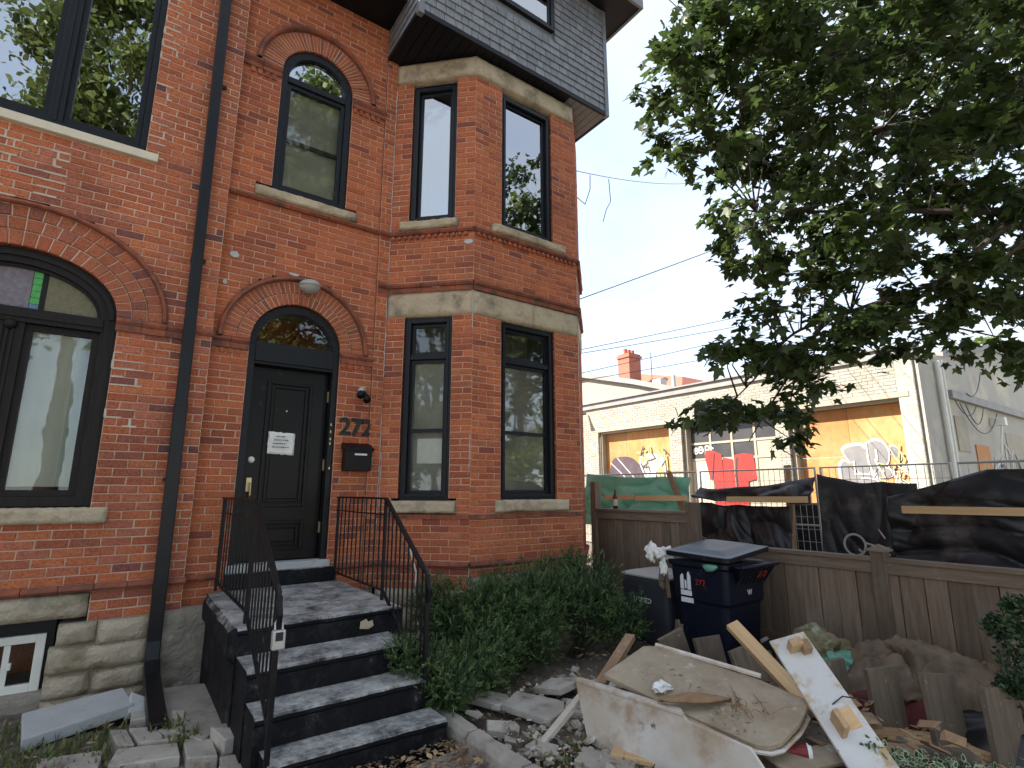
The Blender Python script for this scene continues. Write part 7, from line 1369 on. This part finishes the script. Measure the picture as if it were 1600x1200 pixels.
(3.98,2.40,2.31,0.25), (4.65,2.80,2.42,0.20), (4.50,2.48,2.34,0.25), (5.31,2.92,2.46,0.29), (5.78,2.63,2.75,0.23), (4.85,2.21,2.58,0.22),
(4.66,3.11,2.41,0.30), (4.10,2.74,2.32,0.26), (5.18,2.62,2.39,0.27), (4.81,2.43,2.34,0.26),
(4.97,1.86,3.11,0.20), (5.45,1.72,3.34,0.20), (5.51,1.48,3.11,0.20), (5.72,1.39,2.89,0.20), (5.48,1.68,2.92,0.20), (5.98,1.23,3.30,0.20), (6.05,1.10,3.11,0.20), (5.86,1.17,2.86,0.20), (6.22,0.98,3.58,0.20), (6.26,1.01,2.89,0.20), (6.04,1.47,3.64,0.20), (5.35,1.80,2.81,0.20), (5.17,2.02,2.94,0.20), (5.00,2.17,2.83,0.20), (4.85,2.45,2.10,0.20), (4.81,2.68,3.30,0.20), (5.88,1.09,2.63,0.20),
(3.12,2.62,6.55,0.16), (3.25,2.50,6.62,0.2), (3.55,2.0,6.95,0.25)
]
rnd = random.Random(17)
for k in range(24):  # the part of the crown above and beside the picture
    a = rnd.uniform(0, 6.3); rr = rnd.uniform(0.5, 3.6); CL_.append((6.6 + rr * math.cos(a), -0.6 + rr * math.sin(a) * 0.9, rnd.uniform(5.8, 11.0), rnd.uniform(0.4, 0.65)))
allp = [p for pts, _, _ in LIMBS for p in limb(pts, 1, 1)[0]]
tw = MB(); leaves = []
for (x, y, z, r) in CL_:
    c = Vector((x, y, z)); near = min(allp, key=lambda p: (p - c).length)
    if (near - c).length < 1.4: tw.tube([near, (near + c) / 2 + Vector((rnd.uniform(-.1, .1), rnd.uniform(-.1, .1), rnd.uniform(0, .12))), c], [0.010, 0.006, 0.0025], 5)
    outv = (c - near); outv = outv.normalized() if outv.length > 0.05 else Vector((-.6, .6, 0)); n = int(105 * (r / 0.3) ** 2 * 0.40) + 12
    for b in range(max(3, n // 12)):
        d = Vector((rnd.gauss(0, 1), rnd.gauss(0, 1), rnd.gauss(0, 0.6))).normalized(); tipp = c + Vector((d.x, d.y, d.z * 0.75)) * r * rnd.uniform(.6, 1.15)
        if rnd.random() < 0.5: tw.tube([c, (c + tipp) / 2 + Vector((0, 0, .02)), tipp], [0.003, 0.0025, 0.0015], 4, cap=False)
        for k in range(12):
            f = rnd.random() ** 0.6; p = c + (tipp - c) * f + Vector((rnd.gauss(0, .05), rnd.gauss(0, .05), rnd.gauss(0, .045))); ax = (d * 0.7 + outv * 0.3 + Vector((rnd.gauss(0, .5), rnd.gauss(0, .5), -0.35 + rnd.gauss(0, .3)))).normalized()
            up = Vector((rnd.gauss(0, .45), rnd.gauss(0, .45), 1)); nn = (up - ax * up.dot(ax)).normalized(); leaves.append((p, ax, nn, rnd.uniform(0.055, 0.108)))
tw.obj('twigs', 'bark', T, kind='stuff')
def leaf_score(t):
    v = t[0] - cam.location; f = v.dot(CAMF)
    if f < 0.3 or abs(v.dot(CAMR) / f) > 0.95 or abs(v.dot(CAMU) / f) > 0.71: return -1
    return t[3] / f
leaves.sort(key=lambda t: -leaf_score(t)); lm = LEAF.mesh('leaf', 'leaf')
for p, ax, nn, s in leaves[:300]:
    mm = Matrix((ax.cross(nn).normalized(), ax, nn)).transposed().to_4x4(); mm.translation = p; inst('leaf', lm, mm @ Matrix.Scale(s, 4), T)
cr = MB()
for p, ax, nn, s in leaves[300:]: maple_leaf(cr, p, ax, nn, s)
cr.obj('crown', 'leaf', T, kind='stuff')
def street_tree(label, base, h, cr_, seed, n, cat='tree', ls=0.16, z0=0.42):
    rnd = random.Random(seed); t = thing('street_tree', label, cat, base); b = Vector(base); m = MB(); q, r = limb([b - Vector((0, 0, .3)), b + Vector((.1, 0, h * .2)), b + Vector((-.1, .1, h * .45)), b + Vector((.1, 0, h * .75))], 0.03 * h * .6, 0.03); m.tube(q, r, 10)
    m.obj('trunk', 'bark', t, smooth=True); m = MB(); cl = []
    for k in range(46):
        d = Vector((rnd.gauss(0, 1), rnd.gauss(0, 1), rnd.gauss(0, 1))).normalized() * rnd.random() ** .4; c = b + Vector((d.x * cr_, d.y * cr_, h * (z0 + (1 - z0) * .5) + d.z * h * (1 - z0) * .5)); cl.append(c)
        m.tube([b + Vector((0, 0, h * .4)), (b + Vector((0, 0, h * .45)) + c) / 2, c], [0.07, 0.045, 0.012], 5, cap=False)
    m.obj('limbs', 'bark', t); m = MB()
    for k in range(n):
        c = rnd.choice(cl); p = c + Vector((rnd.gauss(0, 1), rnd.gauss(0, 1), rnd.gauss(0, .7))) * cr_ * .16; ax = Vector((rnd.gauss(0, 1), rnd.gauss(0, 1), rnd.gauss(-.3, .6))).normalized(); sd = ax.orthogonal().normalized(); sd = Matrix.Rotation(rnd.uniform(0, 6.3), 3, ax) @ sd; L = ls * rnd.uniform(.6, 1.3)
        m.add([p, p + ax * L * .4 + sd * L * .45, p + ax * L, p + ax * L * .4 - sd * L * .45], [(0, 1, 2, 3)])
    m.obj('crown', 'leaf_far', t, kind='stuff')
street_tree('tallest street tree behind the viewer, mirrored in the upper left window', (-1.9, -8.2, 0), 18.6, 2.9, 3, 26000, ls=0.19, z0=0.22)
street_tree('street tree behind the viewer, mirrored in the front door fanlight', (4.4, -8.6, 0), 19.0, 2.6, 4, 24000, ls=0.19, z0=0.10)
street_tree('street tree behind the viewer, mirrored in the front bay windows', (14.0, -8.5, 0), 15.5, 2.7, 9, 15000, ls=0.20, z0=0.10)
street_tree('small yard tree beside the viewer, mirrored in the lower canted bay window', (-6.4, 0.8, 0), 7.6, 1.7, 5, 4500, ls=0.2, z0=0.15)
street_tree('small pale green tree showing beyond the garage roof at the right edge', (30.5, 6.5, 0), 8.2, 2.2, 6, 3500, ls=0.22)
